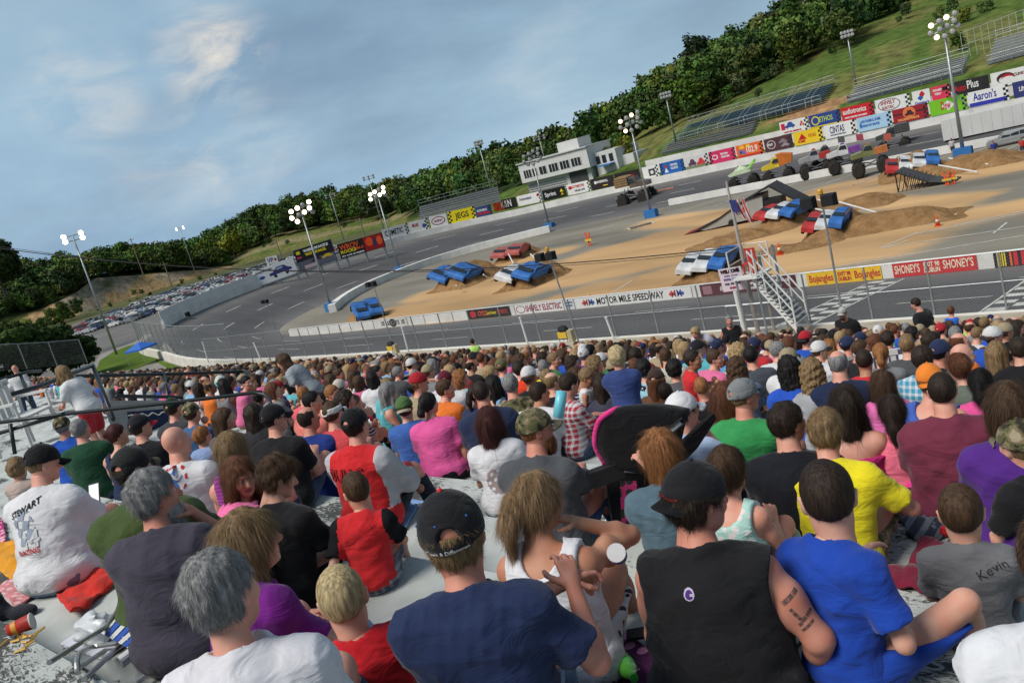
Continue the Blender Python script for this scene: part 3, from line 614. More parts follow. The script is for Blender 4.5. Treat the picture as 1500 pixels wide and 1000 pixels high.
# ---- banners. each: px span at the wall, text rows, colours
WX={}
def wall_pt(x,y,Y): return aty(x,y,Y)
def sign_board(name,A,B,h,rows,bg,label,cat='banner',group=None,th=.06,chk=None,z0=0.,extra=None,sub=None):
    """flat board from base point A to base point B (both 3D), height h; rows of (text,colour,rel height,rel centre z, rel width, rel centre x)"""
    A=np.array(A,float);B=np.array(B,float); L_=np.linalg.norm((B-A)[:2]); d=(B-A)/np.linalg.norm(B-A); c=(A+B)/2
    r=empty(name,tuple(A),0,label,cat,group)
    X=Vector(d); Zv=Vector((0,0,1)); Mx=frame((0,0,0),X,Zv)  # local x along board, y up, z towards viewer
    n_=Vector(d).cross(Vector((0,0,1))).normalized()
    LL=np.linalg.norm(B-A); m=MB(); M=np.array(Mx); m.box((0,z0,-th),(LL,z0+h,0),M=M); m.build('panel',mat('board_%d_%d_%d'%bg,srgb(bg),.6,.06,1),r)
    cl=h*.32 if (chk and 'l' in chk) else 0; cr_=h*.32 if (chk and 'r' in chk) else 0; TL=LL-cl-cr_
    for (tx,colr_,rh,rz_,rw_,rx_) in rows:
        if not tx: continue
        o=text(tx,h*rh*1.35,Mx@Matrix.Translation((cl+TL*rx_,z0+h*rz_,.012)),mat('ink_%d_%d_%d'%colr_,srgb(colr_),.6,0),r,'lettering',ext=.006,bold=.012*h,width=TL*rw_,height=h*rh)
    if chk:
        for side in chk:
            q=MB(); w_=h*.15; x0=0 if side=='l' else LL-2*w_
            for j in range(6):
                for i in range(2):
                    if (i+j)%2==0: q.add([(x0+i*w_,z0+j*h/6,.01),(x0+(i+1)*w_,z0+j*h/6,.01),(x0+(i+1)*w_,z0+(j+1)*h/6,.01),(x0+i*w_,z0+(j+1)*h/6,.01)],[(0,1,2,3)])
            v=q; V=np.vstack(v.v)@M[:3,:3].T; q.v=[V]; q.build('checker_strip',m_blk,r)
    if extra: extra(r,M,LL,h,z0)
    return r
def shape_on(parts):
    """flat emblem shapes on a board: list of (kind, colour, cx, cy, w, h) in board fractions of height"""
    def f(r,M,LL,h,z0):
        for i,(kd,c_,cx_,cy_,w_,h_) in enumerate(parts):
            q=MB(); n=24; z=.006+.002*i
            X0,Y0=cx_*LL,z0+cy_*h
            if kd=='ell': P_=[(X0+w_*LL/2*math.cos(a),Y0+h_*h/2*math.sin(a),z) for a in np.linspace(0,2*math.pi,n,endpoint=False)]
            elif kd=='box': P_=[(X0-w_*LL/2,Y0-h_*h/2,z),(X0+w_*LL/2,Y0-h_*h/2,z),(X0+w_*LL/2,Y0+h_*h/2,z),(X0-w_*LL/2,Y0+h_*h/2,z)]
            elif kd=='tri': P_=[(X0-w_*LL/2,Y0-h_*h/2,z),(X0+w_*LL/2,Y0-h_*h/2,z),(X0,Y0+h_*h/2,z)]
            elif kd=='dia': P_=[(X0-w_*LL/2,Y0,z),(X0,Y0-h_*h/2,z),(X0+w_*LL/2,Y0,z),(X0,Y0+h_*h/2,z)]
            elif kd=='swoosh':
                T_=np.linspace(0,1,12); P_=[(X0-w_*LL/2+w_*LL*t,Y0-h_*h/2+h_*h*math.sin(t*2.6),z) for t in T_]+[(X0-w_*LL/2+w_*LL*t,Y0-h_*h/2+h_*h*.5*math.sin(t*2.6),z) for t in T_[::-1]]
            elif kd=='car':
                pr=[(-.5,-.25),(-.48,.0),(-.3,.06),(-.12,.45),(.2,.45),(.38,.08),(.5,.0),(.5,-.25),(.36,-.25),(.3,-.45),(.2,-.25),(-.2,-.25),(-.28,-.45),(-.36,-.25)]
                P_=[(X0+a*w_*LL,Y0+b*h_*h,z) for a,b in pr]
            V=np.array(P_)@M[:3,:3].T; q.add(V,[tuple(range(len(V)))]); q.build('emblem',mat('ink_%d_%d_%d'%c_,srgb(c_),.6,0),r)
    return f
BG='sponsor banners along the back straight wall'
WZ=-10.1+1.07
def low(x0,x1,rows,bg,label,chk='r',ex=None,h=1.85):
    A=aty(x0,0,119.);B=aty(x1,0,119.)
    # the board stands on the wall top: find X on the wall for the px column at the wall-top height
    def onwall(x):
        lo,hi=-150.,60.
        for _ in range(40):
            md=(lo+hi)/2
            if proj((md,118.6,WZ+.9))[0]<x: lo=md
            else: hi=md
        return np.array([md,118.62,WZ])
    return sign_board('banner',onwall(x0),onwall(x1)-[.12,0,0],h,rows,bg,label,'banner',BG,chk=chk,extra=ex)
WH=(225,225,222);BK=(22,22,24);RD=(190,30,38);BL=(30,70,150);YL=(228,205,30)
low(723,757,[('K&N',WH,.7,.5,.5,.62)],(30,26,26),'orange and black banner just left of the white sponsor board',ex=shape_on([('box',(226,84,36),.22,.5,.44,1.)]))
low(758,793,[('Automeister',(90,90,110),.3,.62,.6,.4)],WH,'white banner with small grey wording left of the black one',ex=shape_on([('ell',RD,.88,.7,.1,.3)]))
low(795,829,[('Sprint',WH,.5,.5,.55,.38)],BK,'black banner with white wording and yellow wing mark',ex=shape_on([('tri',YL,.84,.66,.16,.3),('tri',(190,160,20),.84,.34,.16,.24)]))
low(831,865,[('AUTOMOTIVE',RD,.25,.68,.62,.55),('540.552.1670',(60,60,60),.2,.3,.5,.6)],WH,'white banner with red wording left of two dark banners',ex=shape_on([('box',RD,.14,.66,.14,.3)]))
low(866,900,[('INGERSOLL',WH,.22,.62,.55,.58)],(45,38,40),'dark brown banner with faint white wording',ex=shape_on([('ell',WH,.2,.62,.12,.28),('box',YL,.6,.24,.2,.08)]))
low(901,938,[('@PRECISION',RD,.42,.5,.75,.5)],(40,30,32),'dark banner with red wording right of the brown banner')
low(941,965,[('',BK,.3,.5,.5,.5)],WH,'white banner with a dark square in its middle',ex=shape_on([('box',(70,70,75),.6,.45,.4,.6),('ell',WH,.6,.45,.2,.3)]))
low(967,1003,[('CAROLINA',WH,.2,.68,.42,.62),('COATS',WH,.2,.4,.4,.62)],(35,95,170),'mid blue banner with a red and white figure mark',ex=shape_on([('ell',RD,.25,.62,.1,.3),('tri',WH,.25,.35,.16,.4)]),chk='lr')
low(1004,1038,[('',BK,.3,.5,.5,.5)],(205,205,205),'pale banner picturing two racing cars',ex=shape_on([('box',(120,130,100),.5,.12,.98,.24),('car',(90,60,80),.3,.45,.36,.7),('car',(200,60,60),.68,.42,.36,.7)]))
low(1039,1078,[('Vista Home',WH,.2,.66,.4,.62),('& Garden Center',WH,.2,.42,.44,.66)],(206,50,100),'pink banner with a white oval at its left',ex=shape_on([('ell',WH,.22,.5,.24,.4),('ell',(206,50,100),.22,.5,.17,.26)]),chk='lr')
low(1079,1119,[('Mix',(40,110,190),.4,.42,.3,.26),('102.9',WH,.5,.52,.48,.66)],(226,104,44),'orange radio banner with big white frequency numbers',ex=shape_on([('ell',(240,180,50),.22,.8,.2,.3),('ell',YL,.45,.84,.16,.2),('box',(200,60,50),.5,.1,.9,.16)]))
low(1120,1162,[('MOTOR CITY',WH,.18,.5,.22,.24)],(82,52,58),'dark plum banner with a round crest and car drawings',ex=shape_on([('ell',(190,180,180),.24,.5,.32,.66),('ell',(82,52,58),.24,.5,.26,.54),('car',(130,120,125),.66,.6,.3,.4),('car',(150,140,145),.72,.3,.3,.35)]))
low(1163,1206,[('HOMES',RD,.2,.24,.3,.3),('FOR SALE',(200,110,30),.25,.55,.3,.75)],(232,196,40),'yellow banner with a red roof shaped mark',ex=shape_on([('tri',RD,.3,.6,.3,.45)]))
low(1208,1254,[('CINTAS',(30,35,95),.5,.55,.55,.48),('THE SERVICE PROFESSIONALS',(90,90,110),.09,.2,.6,.5)],WH,'white banner with dark navy capital lettering')
low(1256,1307,[('LAKE FUNERAL HOME',(60,110,180),.2,.66,.7,.45),('CREMATORY SERVICES',(60,110,180),.17,.35,.6,.45)],(165,200,225),'pale blue banner between navy lettered and dark red ones',ex=shape_on([('ell',(60,110,180),.1,.4,.08,.35)]))
low(1308,1361,[('RACING PARTS',(230,160,90),.16,.2,.7,.5)],(150,36,48),'dark red banner with a car in a rounded emblem',ex=shape_on([('box',(60,40,45),.5,.6,.96,.1),('ell',(220,120,70),.47,.6,.36,.75),('car',(70,40,40),.47,.55,.26,.5)]))
low(1362,1418,[('Dew',(190,25,45),.55,.52,.3,.5)],(120,190,40),'bright lime green banner behind the tallest light mast',ex=shape_on([('dia',WH,.5,.5,.36,.66)]))
low(1419,1479,[("Aaron's",(40,50,150),.55,.62,.68,.48)],WH,'white banner with large blue name over a blue band',ex=shape_on([('box',(50,60,165),.48,.15,.94,.26)]))
low(1484,1540,[('LINCOLN',WH,.3,.5,.6,.5)],(52,58,110),'dark blue banner at the right border')
# small boards hung under the banners near the press box
def on_out(x,dz=0.):
    j=min(range(k0,nst),key=lambda i: abs(proj(OW[i]+[0,0,1.])[0]-x) if OW[i,1]>50 else 1e9)
    lo=OW[max(j-1,0)];hi=OW[min(j+1,nst-1)]; a=proj(lo+[0,0,1.])[0]; b=proj(hi+[0,0,1.])[0]; t=np.clip((x-a)/(b-a+1e-9),0,1); P=lo+(hi-lo)*t; n_=np.array([-(hi-lo)[1],(hi-lo)[0],0]); n_/=np.linalg.norm(n_);
    if n_@P>0: n_=-n_
    return P+n_*.06+[0,0,1.07+dz]
def curve_b(x0,x1,h,rows,bg,label,chk=None,ex=None,dz=0.,cat='banner',group=BG,name='banner'):
    return sign_board(name,on_out(x0,dz),on_out(x1,dz),h,rows,bg,label,cat,group,chk=chk,extra=ex)
curve_b(563,600,1.9,[('COMETIC',BK,.5,.5,.82,.5)],WH,'white banner with black italic capitals next to red billboard','r')
curve_b(601,629,1.9,[('MILLER',RD,.3,.6,.4,.4)],WH,'white banner with small red script and blue spots','r',shape_on([('ell',(60,90,170),.78,.4,.2,.4)]))
curve_b(632,657,2.0,[('RACEWAY',(150,60,80),.2,.5,.5,.48)],WH,'white banner with an empty pinkish oval',None,shape_on([('ell',(150,60,80),.48,.5,.8,.75),('ell',WH,.48,.5,.7,.6)]))
curve_b(659,698,2.1,[('JEGS',BK,.62,.5,.7,.52)],(232,212,30),'bright yellow banner with heavy black capitals','lr')
curve_b(699,722,1.8,[('GOODWRENCH',WH,.24,.6,.8,.5)],(50,70,120),'dark blue banner with red and white wording','r',shape_on([('box',RD,.5,.3,.8,.18)]))
# big billboards on the turn
def big(pts,rows,bg,label,ex=None,th=.25,D=134):
    (bl,br,tr,tl)=pts; A=aD(*bl,D);B=aD(*br,D);
    h=(aD(*tl,math.hypot(A[0],A[1]))[2]-A[2]); h2=aD(*tr,math.hypot(B[0],B[1]))[2]-B[2]
    r=sign_board('billboard',A,B,(h+h2)/2,rows,bg,label,'billboard','large billboards above the turn wall',th=th,extra=ex)
    m=MB();
    for t in (.08,.5,.92): p=(B-A)*t; m.box((p[0]-.12,p[1]+.25,p[2]-3),(p[0]+.12,p[1]+.5,p[2]+h))
    m.build('support_frame',m_galv,r); return r
big([(378,420),(437,398.5),(430,376),(373,397)],[('CONFIDENCE IN MOTION',(110,110,120),.1,.78,.4,.25)],(222,224,224),'white billboard picturing a dark blue family car',shape_on([('ell',(50,80,160),.17,.42,.14,.2),('car',(58,60,120),.62,.5,.55,.62),('box',(150,170,200),.62,.66,.16,.12),('ell',BK,.48,.24,.07,.17),('ell',BK,.76,.24,.07,.17)]),D=137)
big([(391,388),(408,384),(407,372.5),(389,378)],[('VP',(60,40,140),.6,.5,.5,.38)],WH,'small white sign above the car billboard',shape_on([('ell',RD,.8,.5,.2,.4)]),D=146)
big([(440,398),(494.5,380),(487,350),(430,367)],[('WHERE WE RACE IS',WH,.13,.84,.66,.57),('WHY WE RACE.',YL,.13,.66,.56,.54)],(30,30,34),'long dark billboard with white and yellow slogan and car',shape_on([('box',(92,96,110),.5,.22,.98,.40),('box',(190,170,170),.32,.12,.34,.16),('car',(60,40,60),.5,.34,.3,.22),('car',(214,180,40),.78,.34,.3,.2),('box',YL,.1,.84,.1,.14),('box',(200,60,90),.1,.62,.12,.08)]),D=139)
big([(500,379.5),(565.5,361),(559,340),(496,358)],[('WROV',(226,90,40),.36,.7,.42,.24),('ROCKS',YL,.22,.4,.34,.2),('96.3',(226,90,40),.18,.42,.16,.45),('the rock of virginia',WH,.14,.14,.5,.28)],(28,24,26),'black billboard with orange radio name and red flames at right',shape_on([('box',(150,24,26),.77,.5,.42,.94),('ell',(226,80,30),.68,.62,.16,.6),('ell',(226,90,40),.9,.55,.12,.6),('ell',(60,50,90),.79,.5,.08,.6)]),D=141)
# ---- upper wall and upper banners on the bank
def up_pt(x,y,Y=122.2): return aty(x,y,Y)
u0,u1=up_pt(948,251),up_pt(1520,128); n_u=60
u0=u0+[0,0,.75]; u1=u1+[0,0,.75]; UP_=np.array([u0+(u1-u0)*t for t in np.linspace(0,1,n_u)])
o=wall_along(UP_-[0,0,1.4],0,2.35,.3).build('upper_wall',m_white); tag(o,'upper white retaining wall behind the lower banners','wall')
def upb(x0,x1,rows,bg,label,chk='r',ex=None):
    def P(x):
        lo,hi=0.,1.
        for _ in range(30):
            md=(lo+hi)/2
            if proj(u0+(u1-u0)*md+[0,0,1.2])[0]<x: lo=md
            else: hi=md
        return u0+(u1-u0)*md+[0,-.12,.25]
    return sign_board('banner',P(x0),P(x1)-[.1,0,0],1.8,rows,bg,label,'banner','sponsor banners of the upper row',chk=chk,extra=ex)
upb(1143,1185,[('MITSUBISHI',RD,.12,.14,.7,.5)],WH,'upper row white banner with blue car and red three part star',ex=shape_on([('box',(200,30,70),.12,.6,.14,.5),('car',(50,80,150),.36,.62,.36,.6),('dia',RD,.78,.68,.08,.3),('dia',RD,.74,.5,.08,.26),('dia',RD,.83,.5,.08,.26)]),chk='r')
upb(1186,1232,[('ETHOS',(180,200,90),.4,.52,.5,.62)],(45,70,140),'upper row blue banner with yellow ring and letters',ex=shape_on([('ell',YL,.2,.52,.26,.7),('ell',(45,70,140),.2,.52,.2,.52),('box',YL,.5,.05,1.,.08)]))
upb(1233,1281,[('audiotronics',WH,.4,.64,.84,.48),('HOME THEATER CAR AUDIO',WH,.13,.2,.8,.5)],(200,34,48),'upper row red banner with lower case white name')
upb(1283,1334,[('SHIVELY',(150,30,50),.3,.66,.5,.42),('ELECTRIC',(150,30,50),.22,.3,.4,.42)],WH,'upper row white banner with dark red oval outline',ex=shape_on([('ell',(70,70,90),.4,.5,.66,.88),('ell',WH,.4,.5,.61,.78)]))
upb(1337,1364,[("Domino's",(40,90,170),.2,.12,.8,.5)],WH,'upper row square white banner with tilted red and blue tile',chk=None,ex=shape_on([('dia',RD,.56,.7,.34,.5),('dia',(40,90,170),.44,.46,.34,.4)]))
upb(1365,1393,[('PIZZA NIGHT',WH,.16,.72,.66,.46),('TUESDAY',WH,.16,.46,.5,.46)],(222,60,90),'upper row narrow pink banner left of the mast')
upb(1395,1450,[('Auto',RD,.45,.5,.38,.26),('Plus',WH,.55,.6,.36,.66)],(44,40,44),'upper row black banner with red and white name')
upb(1452,1530,[('CLINIC',(120,60,60),.2,.6,.3,.75)],WH,'upper row white banner with dark oval swirl',ex=shape_on([('ell',(70,40,45),.34,.52,.42,.7),('ell',WH,.36,.40,.36,.5),('swoosh',RD,.36,.6,.3,.3)]))
# ---- front straight pit wall signs
FG='sponsor boards painted along the pit wall'
def fx(x,z=ZI+.4):
    lo,hi=-100.,60.
    for _ in range(40):
        md=(lo+hi)/2
        if proj((md,48.55,z))[0]<x: lo=md
        else: hi=md
    return md
def fb(x0,x1,rows,bg,label,ex=None,chk=None):
    return sign_board('wall_sign',(fx(x0),48.54,ZI+.02),(fx(x1),48.54,ZI+.02),.80,rows,bg,label,'wall sign',FG,th=.02,extra=ex,chk=chk)
fb(686,747,[('CYCLE',(230,90,40),.5,.5,.22,.36),('Racing Company',YL,.4,.5,.24,.56),('TATTOOS 123',(210,60,40),.4,.5,.22,.82)],(34,26,26),'black wall sign with red and yellow words',shape_on([('ell',RD,.12,.5,.14,.7)]))
fb(755,825,[('SHIVELY ELECTRIC',(150,30,60),.62,.5,.74,.6)],WH,'white wall sign with tall dark red capitals',shape_on([('ell',(150,30,60),.12,.5,.2,.75),('ell',WH,.12,.5,.17,.6)]))
fb(827,841,[('ELECTRICAL',(80,100,140),.16,.7,.8,.5),('SERVICE',(80,100,140),.16,.4,.6,.5)],(205,210,214),'tiny pale sign between red lettered and speedway signs')
fb(843,1013,[('MOTOR MILE SPEEDWAY',BK,.62,.5,.58,.49),('M',RD,.6,.48,.035,.10),('M',BL,.6,.48,.035,.145),('M',RD,.6,.48,.035,.86),('M',BL,.6,.48,.035,.905)],WH,'long white wall sign spelling the speedway name',shape_on([('dia',(200,60,60),.075,.48,.03,.4),('dia',(60,90,170),.17,.48,.03,.4),('dia',(200,60,60),.835,.48,.03,.4),('dia',(60,90,170),.93,.48,.03,.4)]))
fb(1026,1166,[('APPAREL',WH,.4,.5,.12,.28),('FRAMES BADGES & REMOVALS',WH,.22,.68,.42,.72),('WWW.MASSEY.COM',WH,.26,.3,.3,.68)],(86,34,50),'dark maroon wall sign behind the white stairs',shape_on([('box',(150,110,120),.08,.5,.1,.7)]))
fb(1182,1291,[('Bojangles',RD,.72,.5,.33,.2),('EXIT 98',RD,.3,.68,.17,.52),('DUBLIN',RD,.3,.3,.17,.52),('Bojangles',RD,.72,.5,.33,.82)],(236,190,30),'yellow wall sign with red script at both ends')
fb(1308,1431,[("SHONEY'S",(240,226,200),.62,.5,.31,.18),('EXIT 98',(240,226,200),.34,.7,.19,.48),('DUBLIN',(240,226,200),.34,.3,.19,.48),("SHONEY'S",(240,226,200),.62,.55,.35,.79)],(200,40,48),'red wall sign with cream lettering')
fb(1456,1560,[('NASCAR',WH,.8,.5,.4,.68)],(34,28,52),'dark wall sign with slanted yellow and red bars',shape_on([('box',(232,205,40),.06+.035*i,.5,.02,.9) for i in range(4)]+[('box',(226,110,40),.25,.5,.03,.9),('box',(205,40,50),.32,.5,.06,.9),('box',(205,40,50),.68,.5,.56,.9)]))
fb(556,596,[('XE  ULTIMATE  XE',BK,.5,.5,.86,.5)],(214,212,206),'pale wall sign with black badge near the turn end',shape_on([('ell',BK,.5,.5,.26,.95),('ell',(150,150,150),.5,.5,.2,.5)]))
yb=MB(); yb.box((fx(1293),48.9,ZI),(fx(1307),49.1,ZI+.55)); tag(yb.build('barrier_block',mat('yellow_paint',(.72,.52,.04),.6,.1)),'low yellow barrier block in the gap of the pit wall','barrier')
# ---- catch fence on the front wall
m_mesh=bpy.data.materials.new('chain_link'); m_mesh.use_nodes=True
def chain(m,sc,al,wire):
    n=m.node_tree.nodes; l=m.node_tree.links; p=n['Principled BSDF']; p.inputs['Base Color'].default_value=(.30,.31,.31,1); p.inputs['Metallic'].default_value=.5; p.inputs['Roughness'].default_value=.5
    g=n.new('ShaderNodeTexCoord'); fac=None
    for a in (R(45),R(-45)):
        mp_=n.new('ShaderNodeMapping'); mp_.inputs['Rotation'].default_value=(0,a,0); mp_.inputs['Scale'].default_value=(sc,sc,sc); l.new(g.outputs['Object'],mp_.inputs[0])
        x=n.new('ShaderNodeSeparateXYZ'); l.new(mp_.outputs[0],x.inputs[0]); f=n.new('ShaderNodeMath'); f.operation='FRACT'; l.new(x.outputs[0],f.inputs[0]); c_=n.new('ShaderNodeMath'); c_.operation='LESS_THAN'; c_.inputs[1].default_value=wire; l.new(f.outputs[0],c_.inputs[0])
        if fac is None: fac=c_.outputs[0]
        else: mxn=n.new('ShaderNodeMath'); mxn.operation='MAXIMUM'; l.new(fac,mxn.inputs[0]); l.new(c_.outputs[0],mxn.inputs[1]); fac=mxn.outputs[0]
    l.new(fac,p.inputs['Alpha'])
chain(m_mesh,14.,1,.075)
fr=empty('catch_fence',(0,30,-8.82),0,'chain link catch fence with grey posts along the front straight','fence')
PX=[-8.,-10.2,-12.3]; x=-14.6
while x>-60: PX.append(x); x-=2.28
for x in [-5.8,-3.6,-1.4]+PX:
    m=MB(); m.tube([(x,0,-.1),(x,0,1.92)],.035,8); m.build('post',m_galv,fr)
for z in (1.92,.95): m=MB(); m.tube([(4,0,z),(-62,0.9*0,z)],.016,6); m.build('rail_wire',m_galv,fr)
m=MB(); m.add([(4,.03,0),(-62,.03,0),(-62,.03,1.9),(4,.03,1.9)],[(0,1,2,3)]); m.build('mesh_panel',m_mesh,fr)
fr2=empty('turn_fence',(0,0,0),0,'tall curved chain link fence round the left turn','fence')
FT=FW_[FW_[:,0]<-58][:, :]; FT=resample(FT,2.6)
for p in FT: m=MB(); m.tube([(p[0],p[1],-8.9),(p[0],p[1],-6.1)],.04,6); m.build('post',m_galv,fr2)
m=MB(); m.tube([(p[0],p[1],-6.1) for p in FT],.03,6); m.build('top_rail',m_galv,fr2)
m=MB(); m.quadstrip(np.c_[FT[:,:2],np.full(len(FT),-8.9)],np.c_[FT[:,:2],np.full(len(FT),-6.1)]); m.build('mesh_panel',m_mesh,fr2)
# slanted taller posts on the apron
for k,(b,t) in enumerate([((596,508),(589,480)),((773,502),(762,466)),((380,520),(372,503)),((303,524),(297,502)),((900,494),(888,466))]):
    B=aty(*b,29.6); T_=aty(*t,29.6); m=MB(); m.tube([B-[0,0,.4],T_],.05,8); m.tube([T_,T_+[0,0,.06]],.07,8); tag(m.build('fence_post',m_wpaint),['pale post left of the black grill cart','tall pale post in front of the red lettered wall sign','short pale post left of the standing dark haired woman','white post near left end of crowd','pale post below the speedway sign'][k],'post','pale posts on the apron')
# ---- bleachers behind the back straight
def bleacher(name,A,B,Yf,Yb,zt,rows,m_seat,label,rail=True,under=m_galv):
    """A,B: lower front edge points; climbs back by Yb-Yf, up by zt"""
    A=np.array(A);B=np.array(B); r=empty(name,tuple(A),0,label,'bleachers'); L_=np.linalg.norm(B-A); M=np.array(frame((0,0,0),(B-A),(0,0,1)));
    dep=(Yb-Yf)/rows; rise=zt/rows; s=MB(); f=MB()
    for k in range(rows):
        s.box((0,k*rise+.38,-(k*dep)-.42),(L_,k*rise+.45,-(k*dep)-.02),M=M); f.box((0,k*rise-.05,-(k+1)*dep),(L_,k*rise,-(k*dep)-.3),M=M); f.box((0,k*rise-.05,-(k+1)*dep-.02),(L_,k*rise+rise-.1,-(k+1)*dep+.02),M=M)
    s.build('seat_planks',m_seat,r); f.build('foot_boards',under,r)
    if rail:
        q=MB(); n=int(L_/2.4)
        for (yy,zz) in ((rows*rise,-rows*dep),(0,.05)):
            for i in range(n+1): q.tube([(M[:3,:3]@np.array([L_*i/n,yy-.2,zz])),(M[:3,:3]@np.array([L_*i/n,yy+1.15,zz]))],.035,5)
            for h in (.55,1.12): q.tube([M[:3,:3]@np.array([0,yy+h,zz]),M[:3,:3]@np.array([L_,yy+h,zz])],.03,5)
        q.build('guard_rail',m_galv,r)
    return r
A,B=aty(985,210,134),aty(1203,150,134); bleacher('bleachers',A,B,134,140.5,2.3,9,m_seatb,'long bleachers with dark blue seats below the right meadow',under=mat('dark_boards',(.05,.085,.11),.7,.2,1))
st=MB()
for k in range(7):
    p=A+(B-A)*(k+.5)/7
    for s_ in (-.5,.5): st.tube([p+[s_,-.1,-.3],p+[s_,0,1.1],p+[s_,6.5,3.3]],.035,5)
tag(st.build('stair_rails',m_alu),'pale stair handrails dividing the blue bleachers','handrails')
A,B=aty(967,227,131),aty(1100,196,131); bleacher('bleachers',A,B,131,134,1.5,5,mat('worn_metal',(.22,.215,.205),.6,.2,1),'lower grey bleachers in front of the blue seats',rail=False)
A,B=aty(1240,153,131.5),aty(1410,108,131.5); bleacher('bleachers',A,B,131.5,136,2.0,8,m_alu,'bare metal bleachers left of the tall light mast')
A,B=aty(1446,95,133),aty(1560,64,133); bleacher('bleachers',A,B,133,139,2.8,8,m_alu,'bare metal bleachers at upper right corner')
# terraced dark seats left of the press box
A,B=on_out(604)+[-3,5,1.2],on_out(722)+[-2,5,1.6]; bleacher('bleachers',A,B,0,6,2.6,7,mat('dark_seat',(.07,.07,.075),.7,.3,1),'dark seats of the stand left of the press box')
# chain fence on the meadow above the metal bleachers
q=MB(); A,B=aty(1412,86,143),aty(1570,30,143)
for i in range(16): p=A+(B-A)*i/15; q.tube([p-[0,0,1],p+[0,0,3.6]],.05,5)
for h in (3.6,1.8): q.tube([A+[0,0,h],B+[0,0,h]],.04,5)
tag(q.build('hill_fence',mat('pale_rail',(.38,.42,.35),.7,.1)),'tall open rail fence on the slope at upper right','fence')
# exposed clay cut by the blue bleachers
q=MB(); P_=[aty(x,y,133.4) for x,y in [(1112,200),(1200,181),(1245,166),(1240,140),(1196,156),(1120,180)]]
n=len(P_); q.add(P_+[p+np.array([0,3,.0]) for p in P_],[tuple(range(n))]+[(i,(i+1)%n,n+(i+1)%n,n+i) for i in range(n)]); tag(q.build('clay_cut',mat('clay',(.40,.24,.13),1.,.35,.8,.6,3)),kind='structure')
# ---- press box
def press_box():
    Y=130.; b=aty(772,282,Y); r=empty('press_box',tuple(b),0,'white two storey press box with a row of dark windows','building')
    # local frame: facade along direction u
    A=aty(768,284,Y); B=aty(862,262,Y); u=(B-A); u[2]=0; Lw=np.linalg.norm(u); u/=Lw; h_=lambda x,y,s: None
    zt=aty(765,250,Y)[2]-A[2]; Mx=np.array(frame((0,0,0),u,(0,0,1)))
    def zat(x,y): P=aty(x,y,Y); return P[2]-A[2]
    zw0,zw1=zat(768,267),zat(766,248)
    W=mat('press_white',(.60,.60,.585),.7,.06,.6); dk=m_glass
    m=MB(); m.box((0,-2.5,-7),(Lw*.98,zw0-.3,-.8),M=Mx); m.build('lower_wall',W,r)
    for k in range(6):
        q=MB(); z=-1.+k*(zw0)/6*1.15; q.box((0,z,-.8),(Lw*.60,z+.1,-.66),M=Mx); q.build('siding_strip',mat('strip',(.25,.25,.25)),r)
    m=MB(); m.box((-.2,zw0-.3,-7.2),(Lw+.6,zw1+.9,.4),M=Mx); o=m.build('upper_wall',W,r)
    hh=zw1-zw0
    for x0,x1 in ((.05,.17),(.19,.26),(.30,.41),(.45,.59),(.62,.76),(.79,.93)):
        q=MB(); q.box((Lw*x0,zw0+hh*.22,.38),(Lw*x1,zw0+hh*.80,.46),M=Mx); w_=q.build('window',dk,r)
        n=max(2,int((x1-x0)*26))
        f=MB()
        for i in range(n+1): xx=Lw*(x0+(x1-x0)*i/n); f.box((xx-.05,zw0+hh*.22,.46),(xx+.05,zw0+hh*.80,.5),M=Mx)
        f.build('mullion',W,w_)
    m=MB(); m.box((-.5,zw1+.9,-7.4),(Lw+.8,zw1+1.1,.7),M=Mx); m.build('roof',mat('roof_pale',(.52,.52,.50)),r)
    m=MB(); m.box((Lw*.55,zw1+1.1,-5.5),(Lw*.86,zw1+2.9,-1.5),M=Mx); m.build('roof_cabin',W,r)
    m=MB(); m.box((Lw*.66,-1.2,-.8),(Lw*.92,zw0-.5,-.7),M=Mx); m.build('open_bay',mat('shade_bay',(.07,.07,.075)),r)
    m=MB(); m.box((Lw+.6,-2,-9),(Lw+5.4,zw1-.6,-1.5),M=Mx); o=m.build('side_wing',W,r)
    for xx in (.8,2.2,3.8): q=MB(); q.box((Lw+xx,zw0-.2,-1.5),(Lw+xx+.9,zw0+1.2,-1.44),M=Mx); q.build('window',dk,o)
    m=MB(); m.box((Lw+2.,zw0+1.1-1.8,-1.5),(Lw+4.8,zw0+1.35-1.8,.2),M=Mx); m.build('awning',m_blue,r)
    m=MB(); m.box((Lw+5.4,-2,-8),(Lw+8,zw1-2.2,-3),M=Mx); m.build('low_annex',W,r)
press_box()
# ================================================================ INFIELD: DIRT, CARS, TRUCKS
m_dirt=bpy.data.materials.new('jump_dirt');
def _dirt(m):
    m.use_nodes=True; n=m.node_tree.nodes; l=m.node_tree.links; p=n['Principled BSDF']; p.inputs['Roughness'].default_value=1; p.inputs['Specular IOR Level'].default_value=.05
    t=n.new('ShaderNodeTexCoord'); z=n.new('ShaderNodeTexNoise'); z.inputs['Scale'].default_value=1.4; z.inputs['Detail'].default_value=9; z.inputs['Roughness'].default_value=.75; l.new(t.outputs['Object'],z.inputs[0])
    r=n.new('ShaderNodeValToRGB'); e=r.color_ramp.elements; e[0].position=.32; e[0].color=(.21,.115,.05,1); e[1].position=.72; e[1].color=(.48,.29,.14,1); l.new(z.outputs[0],r.inputs[0]); l.new(r.outputs[0],p.inputs['Base Color'])
    b=n.new('ShaderNodeBump'); b.inputs['Strength'].default_value=1.; b.inputs['Distance'].default_value=.35; l.new(z.outputs[0],b.inputs['Height']); l.new(b.outputs[0],p.inputs['Normal'])
_dirt(m_dirt)
